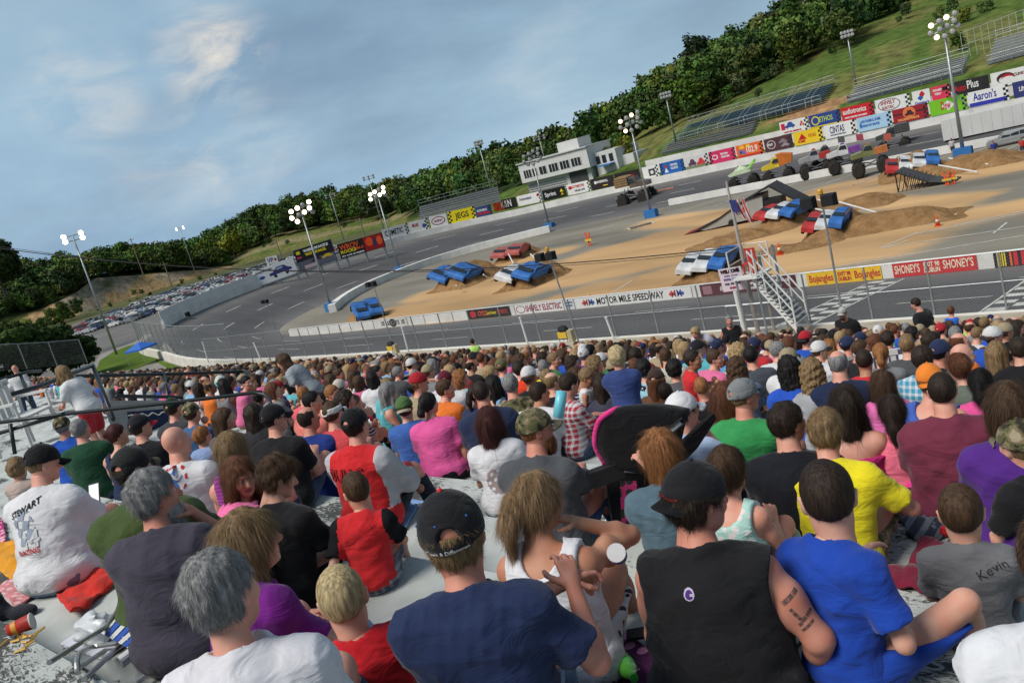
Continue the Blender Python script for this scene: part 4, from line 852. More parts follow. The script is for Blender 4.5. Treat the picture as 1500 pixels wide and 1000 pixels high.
def mound(name,P,ang,Lx,Ly,H,label,seed,flat=.35):
    """dirt ramp: long axis x' ; plateau then slopes"""
    n,k=46,26; u=np.linspace(-1,1,n); v=np.linspace(-1,1,k); U,V=np.meshgrid(u,v)
    prof=np.clip((1-np.abs(U))/(1-flat),0,1); prof=prof*prof*(3-2*prof); pv=np.clip((1-np.abs(V))/.75,0,1); pv=pv*pv*(3-2*pv)
    Z=H*prof*pv; c,s=math.cos(ang),math.sin(ang)
    edge=1+.10*np.sin(5*U+seed)*np.cos(3*V+seed); X=U*Lx/2*edge; Y=V*Ly/2*edge
    W=np.stack([P[0]+X*c-Y*s,P[1]+X*s+Y*c,P[2]+Z],-1).reshape(-1,3); W[:,2]+=(vnoise(W*1.1,seed)*.22+vnoise(W*2.7,seed+1)*.1)*(Z.ravel()>.08)-.03*(Z.ravel()<.03)
    m=MB(); m.add(W,[(j*n+i,j*n+i+1,(j+1)*n+i+1,(j+1)*n+i) for j in range(k-1) for i in range(n-1)])
    return tag(m.build(name,m_dirt,smooth=True),label,'dirt ramp','dirt ramps on the infield')
def squashed_car(P,ang,pitch,col,label,seed,group,L_=4.9,Wd=1.85,crush=.8,stripe=None,roll=0.):
    """painted junk car with body, windows and wheels"""
    r=empty('junk_car',(0,0,0),0,label,'junk car',group); r.location=tuple(P); r.rotation_mode='ZYX'; r.rotation_euler=(roll,pitch,ang)
    prof=[(-2.4,.32),(-2.45,.55),(-2.38,.82),(-1.55,.92),(-1.05,1.28),(-.2,1.34),(.5,1.26),(1.15,.93),(2.1,.80),(2.42,.62),(2.44,.32)]
    rr=np.random.default_rng(seed); n=len(prof); m=MB(); ys=[-1,-.93,-.5,0,.5,.93,1]; V=[]
    for y in ys:
        for (x,z) in prof:
            e=.0 if abs(y)<.95 else 1
            zz=z*(crush if z>1 else 1)-(.05+.14*(z>1))*e; V.append((x*(1-.02*e)*L_/4.9,y*Wd/2*(.86 if z>1.2 else 1),zz))
    V=np.array(V); V+=np.c_[vnoise(V*1.7,seed)*.05,vnoise(V*1.9,seed+3)*.05,vnoise(V*1.5,seed+5)*.10]
    k=len(ys)
    m.add(V,[(j*n+i,j*n+i+1,(j+1)*n+i+1,(j+1)*n+i) for j in range(k-1) for i in range(n-1)]+[tuple(range(n))[::-1],tuple((k-1)*n+i for i in range(n))]+[(j*n,(j+1)*n,(j+2)*n-1,(j+1)*n-1) for j in range(k-1)])
    pm=mat('junk_%d_%d_%d'%tuple(int(c*100) for c in col),col,.6,.25,1.2,.3,6)
    m.build('body',pm,r)
    hc=crush
    for s in (-1,1):
        q=MB(); y=s*(Wd/2*.95); q.add([(-1.25,y,.93),(.95,y,.93),(.45,y*.92,1.18*hc+.04),(-.9,y*.92,1.2*hc+.04)],[(0,1,2,3)]); q.build('side_window',pm if rr.random()<.3 else m_glass,r)
        for xw in (-1.5,1.5):
            q=MB(); q.lathe([(.05,-.09),(.2,-.11),(.31,-.09),(.31,.09),(.2,.11),(.05,.09)],14,0,M=np.array([[1,0,0,xw],[0,1,0,y],[0,0,1,.3],[0,0,0,1]]),axis=1); q.build('wheel',m_tyre,r)
    for x0,x1,z0,z1,nm in ((1.2,.62,.97,1.2*hc+.06,'windscreen'),(-1.62,-1.1,.96,1.22*hc+.05,'rear_window')):
        q=MB(); w_=Wd/2*.8; q.add([(x0,-w_,z0),(x0,w_,z0),(x1,w_*.95,z1),(x1,-w_*.95,z1)],[(0,1,2,3) if x0>0 else (3,2,1,0)]); q.build(nm,m_glass,r)
    return r
CR,CWh,CB=(.42,.035,.035),(.56,.57,.58),(.035,.14,.42)
gj='painted junk cars parked side by side for the jumps'
def jump(name,left,right,n,cols,labs,seed,pitch=-.28,mH=1.5,mL=8,face=-1,back=1.,csc=1.0,z=.55,mlab='',ang_off=0.,mW=None):
    """row of n cars standing side by side between two ground points, noses tipped toward the camera side, dirt ramp behind"""
    A=atz(*left,ZI); B=atz(*right,ZI); d=(B-A); d[2]=0; L_=np.linalg.norm(d); u=d/L_; nrm=np.array([u[1],-u[0],0])
    if nrm@(-A)<0: nrm=-nrm
    ang=math.atan2(nrm[1],nrm[0]); C_=(A+B)/2
    mH*=.9; mL*=.85; z*=.95
    mound('dirt_ramp',C_-nrm*back,ang+ang_off,mL,(mW or L_*1.35),mH,mlab,seed)
    for i in range(n):
        t=(i+.5)/n; P=A+u*L_*t+nrm*.6+[0,0,z]; c=cols[i]; wd=L_/n*.96
        o=squashed_car(P,ang,pitch*.8,c,labs[i],seed*7+i,gj,crush=.86,Wd=wd*1.02,L_=3.7 if name in 'defg' else 4.5);
    return
jump('a',(1127,330),(1183,322),3,[CR,CWh,CB],['red junk car at the left of the trio beside the black ramp trailer','white junk car in middle of the trio beside the black ramp trailer','blue junk car at the right of the trio beside the black ramp trailer'],3,mlab='dirt mound carrying the three cars beside the black ramp',pitch=.36,mL=12,mH=1.7,z=.75)
jump('b',(1187,347),(1245,337),3,[CR,CWh,CB],['red junk car of the trio below the speaker pole','white junk car of the trio below the speaker pole','blue junk car of the trio below the speaker pole'],5,mlab='dirt mound below the right speaker pole',pitch=.33,mL=13,mH=1.7,z=.7)
jump('c',(1010,405),(1078,394),3,[CWh,CWh,CB],['white junk car with a black nose left of the flagpole','white junk car next to the blue one left of the flagpole','blue junk car just left of the flagpole'],7,mlab='dirt mound left of the flagpole stairs',pitch=.3,mL=12,mH=1.6,z=.6)
jump('d',(750,419),(800,412),2,[CWh,CB],['white junk car on the dirt left of the first speaker pole','blue junk car on the dirt left of the first speaker pole'],9,mlab='dirt mound left of the first speaker pole',pitch=.42,mL=9,mH=1.9,z=.8)
jump('e',(650,420),(702,412),2,[CB,CB],['blue junk car at left of the big blue jump','blue junk car at right of the big blue jump'],11,mlab='dirt mound under the big blue car jump',pitch=.5,mL=10,mH=2.2,z=1.)
jump('f',(520,472),(558,460),2,[CB,CB],['small blue junk car with pale nose by the pit wall end','blue junk car behind the small one by the pit wall end'],13,mlab='small dirt mound near the left end of the pit wall',pitch=.4,mL=8,mH=1.4,z=.6)
jump('g',(732,383),(774,374),2,[(.38,.10,.09),(.38,.10,.09)],['dusty red junk car left on the farthest left mound','dusty red junk car right on the farthest left mound'],15,mlab='dirt mound with two red cars farthest left',pitch=.2,mL=9,mH=1.6,z=.55)
jump('h',(1298,263),(1376,246),4,[CR,CWh,CWh,CB],['red junk car at the left of the long far row','white junk car next to the red one in the far row','white junk car next to the blue one in the far row','blue junk car at the right end of the long far row'],17,mlab='long dirt mound at the far right of the infield',pitch=.3,mL=13,mH=1.9,z=.75)
for (a,b,H,Lx,Ly,lb,sd,an) in [((1075,352),0,.6,9,5,'low dirt heap in front of the ramp trailer',21,.5),((1300,330),0,1.0,12,5,'long loose dirt heap right of the speaker pole',22,.15),((1430,243),0,1.1,10,6,'smooth dirt ramp under the far light mast',23,.1),((1265,300),0,.8,7,5,'dirt landing ramp with white edge boards',24,-.2),((1120,372),0,.3,12,4,'very low dirt ridge in the middle of the infield',25,.3)]:
    mound('dirt_heap',atz(*a,ZI),an,Lx,Ly,H,lb,sd,flat=.2)
for p,q,lb in [((1230,296),(1300,316),'upper white edge board on the dirt landing ramp'),((1195,306),(1262,320),'lower white edge board on the dirt landing ramp'),((1375,242),(1432,252),'lower white edge board of the far ramp'),((1390,232),(1448,241),'upper white edge board of the far ramp'),((745,372),(752,386),'short white post lying on the far left mound'),((777,372),(788,382),'white post lying right of the red cars'),((668,418),(676,424),'white post at the foot of the big blue jump'),((708,402),(718,408),'white post right of the big blue jump')]:
    A=atz(*p,ZI+1.0); B=atz(*q,ZI+.25); m=MB(); m.tube([A,B],.075,8); tag(m.build('edge_post',m_wpaint),lb,'post','white edge posts of the dirt ramps')
# ---- ramp trailer
def ramp_trailer():
    A=atz(1062,333,ZI); B=atz(1120,322,ZI); r=empty('ramp_trailer',tuple(A),0,'grey ramp trailer with red star panel and raised black ramp deck','trailer')
    r.scale=(.72,)*3; u=B-A; L_=np.linalg.norm(u)/.72; M=np.array(frame((0,0,0),u,(0,0,1))); W_=3.2
    g=mat('trailer_grey',(.33,.33,.31),.6,.12,.6);
    def sol(name,pts,z0,z1,m):
        q=MB(); n=len(pts); V=np.array([(x,y,z0) for x,y in pts]+[(x,y,z1) for x,y in pts])@M[:3,:3].T; q.add(V,[tuple(range(n)),tuple(range(2*n-1,n-1,-1))]+[(i,n+i,n+(i+1)%n,(i+1)%n) for i in range(n)]); return q.build(name,m,r)
    sol('side_body',[(-3.6,.25),(-3.0,.1),(L_,.55),(L_+.3,3.3),(L_*.6,3.1),(-1,1.2)],-W_,0,g)
    sol('ramp_skirt',[(-5.2,.02),(-1,1.25),(L_*.6,3.15),(L_+.3,3.38),(L_+.3,3.22),(L_*.6,2.95),(-1,1.05),(-4.4,.02)],-W_-.1,.12,m_blk)
    sol('red_edge',[(-6.,.01),(-5.2,.12),(-3.6,.5),(-3.5,.3)],-W_,.1,mat('dull_red',(.25,.03,.03),.7,.1))
    sol('rear_box',[(L_+.1,.6),(L_+2.6,.7),(L_+2.6,2.5),(L_+.1,2.5)],-2.6,-.1,m_blk)
    sol('raised_ramp',[(L_*.62,3.15),(L_+.2,4.0),(L_+1.4,4.3),(L_+5.6,.9),(L_+5.4,.7),(L_+1.3,4.05),(L_*.64,3.0)],-W_-1.2,-.3,mat('ramp_black',(.03,.032,.035),.5,.2,2))
    for k in range(5): z=-W_-1.0+k*.9; sol('deck_rib',[(L_+1.3,4.34),(L_+5.6,.95),(L_+5.6,1.02),(L_+1.4,4.42)],z,z+.12,mat('rib',(.07,.07,.075),.5))
    sol('panel',[(L_*.42,1.0),(L_*.68,1.1),(L_*.68,2.6),(L_*.42,2.45)],0,.04,mat('pale_panel',(.42,.40,.38)))
    q=MB(); c=np.array([L_*.55,1.8]); P=[]
    for i in range(10): a=math.pi/2+i*math.pi/5; rad=.62 if i%2==0 else .25; P.append((c[0]+rad*math.cos(a),c[1]+rad*math.sin(a),.06))
    q.add(np.array(P)@M[:3,:3].T,[tuple(range(10))]); q.build('star_emblem',mat('star_red',(.5,.05,.04)),r)
    for x in (L_*.2,):
        Mw=np.eye(4); Mw[:3,:3]=M[:3,:3]; Mw[:3,3]=M[:3,:3]@np.array([x,.45,.12]); q=MB(); q.lathe([(.05,-.15),(.45,-.15),(.45,.15),(.2,.17),(.05,.16)],16,M=Mw,axis=2); q.build('wheel',m_tyre,r)
    q=MB();
    for x in (L_,L_+2.5): V=[M[:3,:3]@np.array([x,.6,-.3]),M[:3,:3]@np.array([x,0,-.3])]; q.tube(V,.06,6)
    q.build('support_leg',m_galv,r)
ramp_trailer()
# ---- monster trucks
def monster(P,ang,body,trim,label,style='pickup',flag=None,sc=1.,seed=0):
    r=empty('monster_truck',tuple(P),ang,label,'monster truck','monster trucks lined up on the infield'); r.scale=(sc,sc,sc*1.32)
    tm=mat('big_tyre',(.03,.027,.024),.95,.3,6,.8,20); rb=mat('truck_%d_%d_%d'%tuple(int(c*100) for c in body),body,.45,.12,1.5,coat=.4); rt_=mat('truck_%d_%d_%d'%tuple(int(c*100) for c in trim),trim,.5,.12,1.5)
    RW,TW=.90,.55
    for sx in (-1.75,1.75):
        for sy in (-1.35,1.35):
            q=MB(); n=28; prof=[(.36,-TW),(.62,-TW*1.02),(.78,-TW*.9),(RW,-TW*.6),(RW,TW*.6),(.78,TW*.9),(.62,TW*1.02),(.36,TW)]
            M=np.array([[1,0,0,sx],[0,1,0,sy],[0,0,1,RW],[0,0,0,1.]]); q.lathe(prof,n,0,M=M,axis=1)
            for i in range(18):
                a=i*math.pi/9; ca,sa=math.cos(a),math.sin(a); s_=1 if i%2 else -1
                Ml=np.array([[ca,0,-sa,sx],[0,1,0,sy],[sa,0,ca,RW],[0,0,0,1.]]); q.box((RW-.02,-TW*.15 if s_>0 else -TW*.85,-.07),(RW+.09,TW*.85 if s_>0 else TW*.15,.07),M=Ml)
            t_=q.build('tyre',tm,r); w_=MB(); w_.lathe([(.02,-TW*.7),(.18,-TW*.75),(.37,-TW),(.37,TW),(.18,TW*.75),(.02,TW*.7)],16,0,M=M,axis=1); w_.build('rim',m_alu if seed%2 else rt_,t_)
    q=MB()
    for y in (-.5,.5): q.tube([(-2.2,y,1.15),(2.2,y,1.15)],.07,6); q.tube([(-2.0,y,1.75),(0,y,1.35),(2.0,y,1.75)],.06,6)
    for x in (-1.75,1.75):
        q.tube([(x,-1.2,.84),(x,1.2,.84)],.13,8)
        for y in (-.6,.6): q.tube([(x-.3,y,.9),(x-.1,y,1.8)],.08,6); q.tube([(x+.3,y,.9),(x+.1,y,1.8)],.08,6); q.tube([(x,y,.84),(0,y*.6,1.2)],.05,6); q.tube([(x,y,1.1),(x*.8,y,2.3)],.06,6)
    q.build('chassis',mat('frame_tube',(.18,.18,.19) if seed%3 else trim,.5,.1),r)
    def prism(name,prof,w0,w1,m,zt=99):
        prof=[(x,z+.55) for x,z in prof]; zt+=.55; q=MB(); V=[]; n=len(prof)
        for s_ in (-1,1):
            for x,z in prof: V.append((x,s_*(w1 if z>zt else w0),z))
        q.add(V,[tuple(range(n)),tuple(range(2*n-1,n-1,-1))]+[(i,n+i,n+(i+1)%n,(i+1)%n) for i in range(n)]); return q.build(name,m,r)
    if style=='dump':
        prism('hood',[(.4,1.65),(2.5,1.6),(2.55,2.05),(1.0,2.35),(.4,2.35)],.85,.8,rb); prism('cab',[(-.5,1.7),(.75,1.7),(.95,2.3),(.6,2.95),(-.5,2.98)],.85,.7,rb,2.6)
        prism('dump_bed',[(-2.6,2.0),(-.6,1.75),(-.45,3.05),(-.1,3.3),(-1.0,3.35),(-2.9,3.0)],1.05,1.2,rt_,2.5)
    elif style=='bug':
        prism('body',[(-1.6,1.7),(2.2,1.55),(2.5,1.8),(1.4,2.1),(.7,2.6),(-.2,2.7),(-1.0,2.3),(-1.7,2.2)],.8,.6,rb,2.4)
        for s_ in (-1,1):
            q=MB(); q.add([(-1.2,s_*.75,2.8),(-2.6,s_*1.3,3.7),(-2.5,s_*1.3,3.3),(-1.0,s_*.78,2.5)],[(0,1,2,3)]); q.add([(-1.2,s_*.70,2.85),(-2.6,s_*1.25,3.75),(-2.5,s_*1.25,3.35),(-1.0,s_*.73,2.55)],[(3,2,1,0)]); q.build('rear_wing',rt_,r)
    elif style=='hauler':
        prism('hood',[(.7,1.7),(2.6,1.65),(2.6,2.15),(.7,2.45)],.8,.8,rb); prism('cab',[(-.4,1.7),(.8,1.7),(.9,2.4),(.6,2.9),(-.4,2.95)],.85,.75,rb,2.6)
        prism('wood_load',[(-2.7,2.0),(-.5,2.0),(-.5,3.05),(-.9,3.2),(-2.5,3.2),(-2.75,2.9)],1.0,1.0,rt_)
        for k in range(4): prism('slat',[(-2.8,2.15+k*.26),(-.45,2.15+k*.26),(-.45,2.2+k*.26),(-2.8,2.2+k*.26)],1.04,1.04,m_blk)
    else:
        prism('hood',[(.75,1.7),(2.55,1.62),(2.62,1.95),(2.45,2.12),(.75,2.32)],.95,.92,rb); prism('cab',[(-.75,1.65),(.8,1.65),(.85,2.3),(.35,2.85),(-.55,2.88),(-.78,2.35)],.95,.72,rb,2.5); prism('bed',[(-2.65,1.7),(-.75,1.68),(-.75,2.36),(-2.62,2.42)],.97,.97,rb if seed%2 else rt_)
        prism('roof_scoop',[(-.4,2.9),(.2,2.9),(.1,3.05),(-.4,3.05)],.3,.3,rt_)
    xw=.8 if style!='bug' else .75
    q=MB(); q.add([(.87,-.78,2.91),(.87,.78,2.91),(.45,.66,3.35),(.45,-.66,3.35)],[(0,1,2,3)]); q.build('windscreen',m_glass,r)
    if style!='bug':
        for s_ in (-1,1):
            q=MB(); y0,y1=s_*.965,s_*.80; q.add([(-.6,y0,2.88),(.7,y0,2.88),(.3,y1,3.33),(-.5,y1,3.33)],[(0,1,2,3)]); q.build('side_window',m_glass,r)
            q=MB(); q.add([(2.64,s_*.5-.2,2.4),(2.64,s_*.5+.2,2.4),(2.6,s_*.5+.2,2.6),(2.6,s_*.5-.2,2.6)],[(0,1,2,3)]); q.build('headlight',m_lamp_off,r)
    if flag is not None:
        q=MB(); q.tube([(-2.3,0,2.3),(-2.4,0,4.3)],.03,5); f_=q.build('flag_pole',m_galv,r); q=MB(); q.add([(-2.38,0,3.4),(-3.4,.1,3.3),(-3.4,.1,4.1),(-2.4,0,4.2)],[(0,1,2,3)]); q.build('flag',mat('flagc_%d'%(flag[0]*99),flag),f_)
    return r
def mt(x,y,**k): return monster(atz(x,y,ZI),**k)
mt(936,302,ang=R(8),body=(.12,.09,.07),trim=(.32,.20,.09),label='brown monster truck with a wooden crate bed by the mast block',style='hauler',sc=.98,seed=2)
mt(1092,277,ang=R(200),body=(.55,.66,.45),trim=(.22,.60,.06),label='green and white winged monster truck at the left of the line',style='bug',sc=.72,seed=3)
mt(1143,269,ang=R(200),body=(.62,.47,.03),trim=(.60,.17,.03),label='yellow monster truck with an orange dump bed',style='dump',sc=.72,seed=4)
mt(1198,259,ang=R(205),body=(.30,.31,.33),trim=(.40,.04,.03),label='silver and red monster truck third in the line',style='pickup',sc=.72,seed=6)
mt(1214,253,ang=R(205),body=(.04,.04,.045),trim=(.3,.3,.3),label='black monster truck squeezed between silver and white ones',style='pickup',sc=.72,seed=8,flag=(.1,.1,.1))
mt(1240,252,ang=R(205),body=(.62,.62,.62),trim=(.20,.06,.30),label='white and purple monster truck in the middle of the line',style='pickup',sc=.72,seed=10,flag=(.35,.06,.1))
mt(1278,256,ang=R(200),body=(.16,.18,.07),trim=(.45,.16,.05),label='olive and orange army style monster truck',style='pickup',sc=.72,seed=12,flag=(.4,.1,.08))
mt(1312,226,ang=R(195),body=(.06,.07,.055),trim=(.1,.1,.1),label='dull dark monster truck parked behind the others',style='hauler',sc=.72,seed=14)
# ---- tow ramp frame and orange stakes on the right
def frame_ramp():
    A=atz(1316,282,ZI);B=atz(1398,268,ZI); r=empty('metal_ramp',tuple(A),0,'dark metal lattice kicker ramp near the far car row','metal ramp'); r.scale=(.8,)*3; u=B-A; L_=np.linalg.norm(u)/.8; M=np.array(frame((0,0,0),u,(0,0,1)))
    for zz in (0,-3.):
        q=MB(); T_=lambda x,y:M[:3,:3]@np.array([x,y,zz]); q.tube([T_(0,0),T_(L_,0)],.08,6); q.tube([T_(0,2.3),T_(L_*.55,.6),T_(L_,.05)],.1,6); q.tube([T_(0,0),T_(0,2.3)],.07,6)
        for i in range(8): x=L_*.6*i/8; q.tube([T_(x,0),T_(x+.7,max(.5,2.3-i*.24))],.05,5)
        q.build('side_truss',m_blk,r)
    q=MB(); V=np.array([(0,2.35,.1),(L_*.55,.65,.1),(L_,.08,.1),(L_,.08,-3.1),(L_*.55,.65,-3.1),(0,2.35,-3.1)])@M[:3,:3].T; q.add(V,[(0,1,4,5),(1,2,3,4)]); q.build('deck',mat('deck_dark',(.06,.06,.06),.6,.2),r)
frame_ramp()
m_or=mat('orange_plastic',(.75,.11,.03),.5,.05); m_ye=mat('yellow_plastic',(.68,.45,.05),.6,.05)
def cone(P,label,s=1.):
    r=empty('traffic_cone',tuple(P),0,label,'traffic cone','orange cones on the infield'); r.scale=(s,)*3
    q=MB(); q.box((-.2,-.2,0),(.2,.2,.04)); q.build('base',m_or if s<1.5 else m_wpaint,r); q=MB(); q.lathe([(.15,.04),(.03,.7),(.02,.71)],14); q.build('cone',m_or,r,smooth=True); q=MB(); q.lathe([(.112,.26),(.082,.42)],14); q.build('reflective_band',m_wpaint,r,smooth=True)
cone(atz(1143,373,ZI),'orange cone in the middle of the dirt infield',1.3); cone(atz(1374,331,ZI),'orange cone on the right part of the infield',1.1); cone(atz(868,447,ZI),'orange cone just behind the speedway name sign',1.2); cone(atz(521,430,ZI),'orange cone beside the turn end mast block',1.2)
def stakes(P,label,s=1.):
    r=empty('barricade',tuple(P),0,label,'barricade','orange and yellow crossed barricades'); r.scale=(s,)*3
    for a,m_,nm in ((.5,m_or,'leg'),(-.5,m_or,'leg')):
        q=MB(); q.box((-.12,-.05,0),(.12,.05,2.),M=np.array(Matrix.Rotation(a*.6,4,'Y')@Matrix.Translation((-a*.4,0,0)))); q.build(nm,m_,r)
    q=MB(); q.box((-.6,-.06,.7),(.6,.06,1.0)); q.build('board',m_ye,r)
stakes(atz(1388,272,ZI),'left of two orange barricades by the metal ramp',.6); stakes(atz(1397,270,ZI),'right of two orange barricades by the metal ramp',.6); stakes(atz(864,360,ZI),'orange barricade standing alone in front of the gap in the wall',.8)
q=MB(); A=atz(963,293,ZI)
for i in range(5): q.box((A[0]+i*.75,A[1],A[2]),(A[0]+i*.75+.12,A[1]+.1,A[2]+1.5))
for h in (.4,.85,1.3): q.box((A[0],A[1]-.03,A[2]+h),(A[0]+3.2,A[1],A[2]+h+.14))
tag(q.build('plastic_barrier',mat('faded_orange',(.62,.25,.17),.7,.1)),'faded orange plastic fence right of the brown truck','barrier')
# ---- semi trailer and silver SUV
def semi():
    B=atz(1384,218,ZI); E=atz(1520,190,ZI); u=E-B; L_=15.; M=frame((0,0,0),u,(0,0,1)); r=empty('semi_trailer',tuple(B),0,'long white box trailer parked behind the tallest light mast','trailer'); Mn=np.array(M); r.scale=(.80,)*3
    wt=mat('trailer_white',(.60,.60,.58),.5,.06,.5)
    q=MB(); q.box((0,1.1,-2.6),(L_,3.9,0),M=Mn); q.build('box_body',wt,r); q=MB();
    for i in range(1,12): q.box((i*L_/12-.02,1.15,0),(i*L_/12+.02,3.85,.02),M=Mn)
    q.build('panel_seams',mat('seam',(.42,.42,.41)),r); q=MB(); q.box((.3,.9,-2.4),(L_-.3,1.1,-.2),M=Mn); q.build('underframe',m_blk,r)
    for x in (5.6,6.8):
        Mw=np.eye(4); Mw[:3,:3]=Mn[:3,:3]; Mw[:3,3]=Mn[:3,:3]@np.array([x,.5,-.25]); q=MB(); q.lathe([(.22,-.15),(.5,-.15),(.5,.15),(.22,.15)],18,M=Mw,axis=2); w_=q.build('wheel',m_tyre,r); q=MB(); q.lathe([(.01,.1),(.22,.14),(.22,-.1)],12,M=Mw,axis=2); q.build('hub',m_alu,w_)
semi()
P=atz(1478,212,ZI); u=atz(1520,203,ZI)-P; a_=math.atan2(u[1],u[0])
r=empty('large_suv',tuple(P),a_+math.pi,'silver long estate suv parked in front of the white trailer','car')
def suv(r):
    prof=[(-2.7,.5),(-2.72,1.1),(-2.6,1.75),(-2.2,1.86),(.4,1.84),(1.15,1.2),(2.4,1.08),(2.68,.85),(2.7,.48)]; n=len(prof); V=[]
    for s_ in (-1,1):
        for x,z in prof: V.append((x,s_*(.98 if z<1.3 else .78),z))
    q=MB(); q.add(V,[tuple(range(n)),tuple(range(2*n-1,n-1,-1))]+[(i,n+i,n+(i+1)%n,(i+1)%n) for i in range(n)]); q.build('body',mat('silver_paint',(.36,.37,.37),.35,.04,coat=.5,metal=.4),r)
    for s_ in (-1,1):
        for x0,x1 in ((-2.4,-1.4),(-1.3,-.35),(-.25,.75)): q=MB(); q.add([(x0,s_*.985,1.22),(x1+.12*(x1>.5),s_*.985,1.22),(x1-.25*(x1>.5),s_*.81,1.72),(x0,s_*.81,1.72)],[(0,1,2,3)]); q.build('side_window',m_glass,r)
        for x in (-1.75,1.7): q=MB(); q.lathe([(.05,-.12),(.38,-.12),(.38,.12),(.05,.13)],16,M=np.array([[1,0,0,x],[0,1,0,s_*.88],[0,0,1,.38],[0,0,0,1.]]),axis=1); w_=q.build('wheel',m_tyre,r); q=MB(); q.lathe([(.01,-.135),(.2,-.13),(.2,.13),(.01,.14)],12,M=np.array([[1,0,0,x],[0,1,0,s_*.88],[0,0,1,.38],[0,0,0,1.]]),axis=1); q.build('rim',m_alu,w_)
    q=MB(); q.add([(1.18,-.8,1.25),(1.18,.8,1.25),(.5,.72,1.8),(.5,-.72,1.8)],[(0,1,2,3)]); q.build('windscreen',m_glass,r)
suv(r); r.scale=(.74,)*3
# ---- speaker poles, flag pole and stairs on the apron
m_spk=mat('speaker_black',(.015,.015,.017),.7,.1)
def spk_pole(b,t,Y,label,beacon=True,n=2,s=1.,low=False):
    B=aty(*b,Y); T_=aty(*t,Y); r=empty('speaker_pole',tuple(B),0,label,'speaker pole','loudspeaker poles along the front straight'); H=T_-B
    q=MB(); q.tube([(0,0,-.6),H],[.06*s,.045*s],8); q.build('pole',m_galv,r);
    q=MB(); q.tube([H+[-.45*s,-.1,-.05],H+[.45*s,-.1,-.05]],.03*s,6); q.build('crossbar',m_galv,r)
    for k,xx in enumerate(([-.5,.42] if n==2 else [0])):
        q=MB(); V=[];
        for (w_,h_,y_) in ((.34,.28,0),(.26,.22,-.34)):
            for a,b_ in ((-1,-1),(1,-1),(1,1),(-1,1)): V.append((xx*s+a*w_*s,y_*s-.12,b_*h_*s-.1*s))
        q.add(V+H,[(0,1,2,3),(7,6,5,4),(0,4,5,1),(1,5,6,2),(2,6,7,3),(3,7,4,0)]); o=q.build('speaker',m_spk,r); q=MB(); q.add(np.array([(xx*s+a*.3*s,.03*s-.1,b_*.24*s-.1*s) for a,b_ in ((-1,-1),(1,-1),(1,1),(-1,1))])+H,[(0,1,2,3)]); q.build('grille',mat('grille',(.05,.05,.05)),o)
    if beacon: q=MB(); q.lathe([(.05,0),(.09,.04),(.09,.16),(.05,.22),(.01,.23)],10,M=np.array([[1,0,0,H[0]],[0,1,0,H[1]],[0,0,1,H[2]+.1],[0,0,0,1.]])); q.build('beacon',mat('amber',(.62,.33,.03),.3,0),r)
spk_pole((850,503),(803,372),29.3,'tall speaker pole with amber beacon near the pit wall lettering',s=.72)
spk_pole((1236,474),(1203,290),29.3,'tall speaker pole with amber beacon above black shirted man',s=.80)
spk_pole((401,475),(390,440),49.5,'low speaker pole at the left end of the pit wall',beacon=False,s=.8); spk_pole((568,482),(546,414),46.5,'speaker pole in front of the light mast at the turn',beacon=False,s=.85); spk_pole((282,478),(277,458),52,'small speaker pole out on the turn',beacon=False,n=1,s=1.1)
spk_pole((1418,150),(1390,127),118.,'speaker cluster on the right light mast above the banners',beacon=False,s=.9)
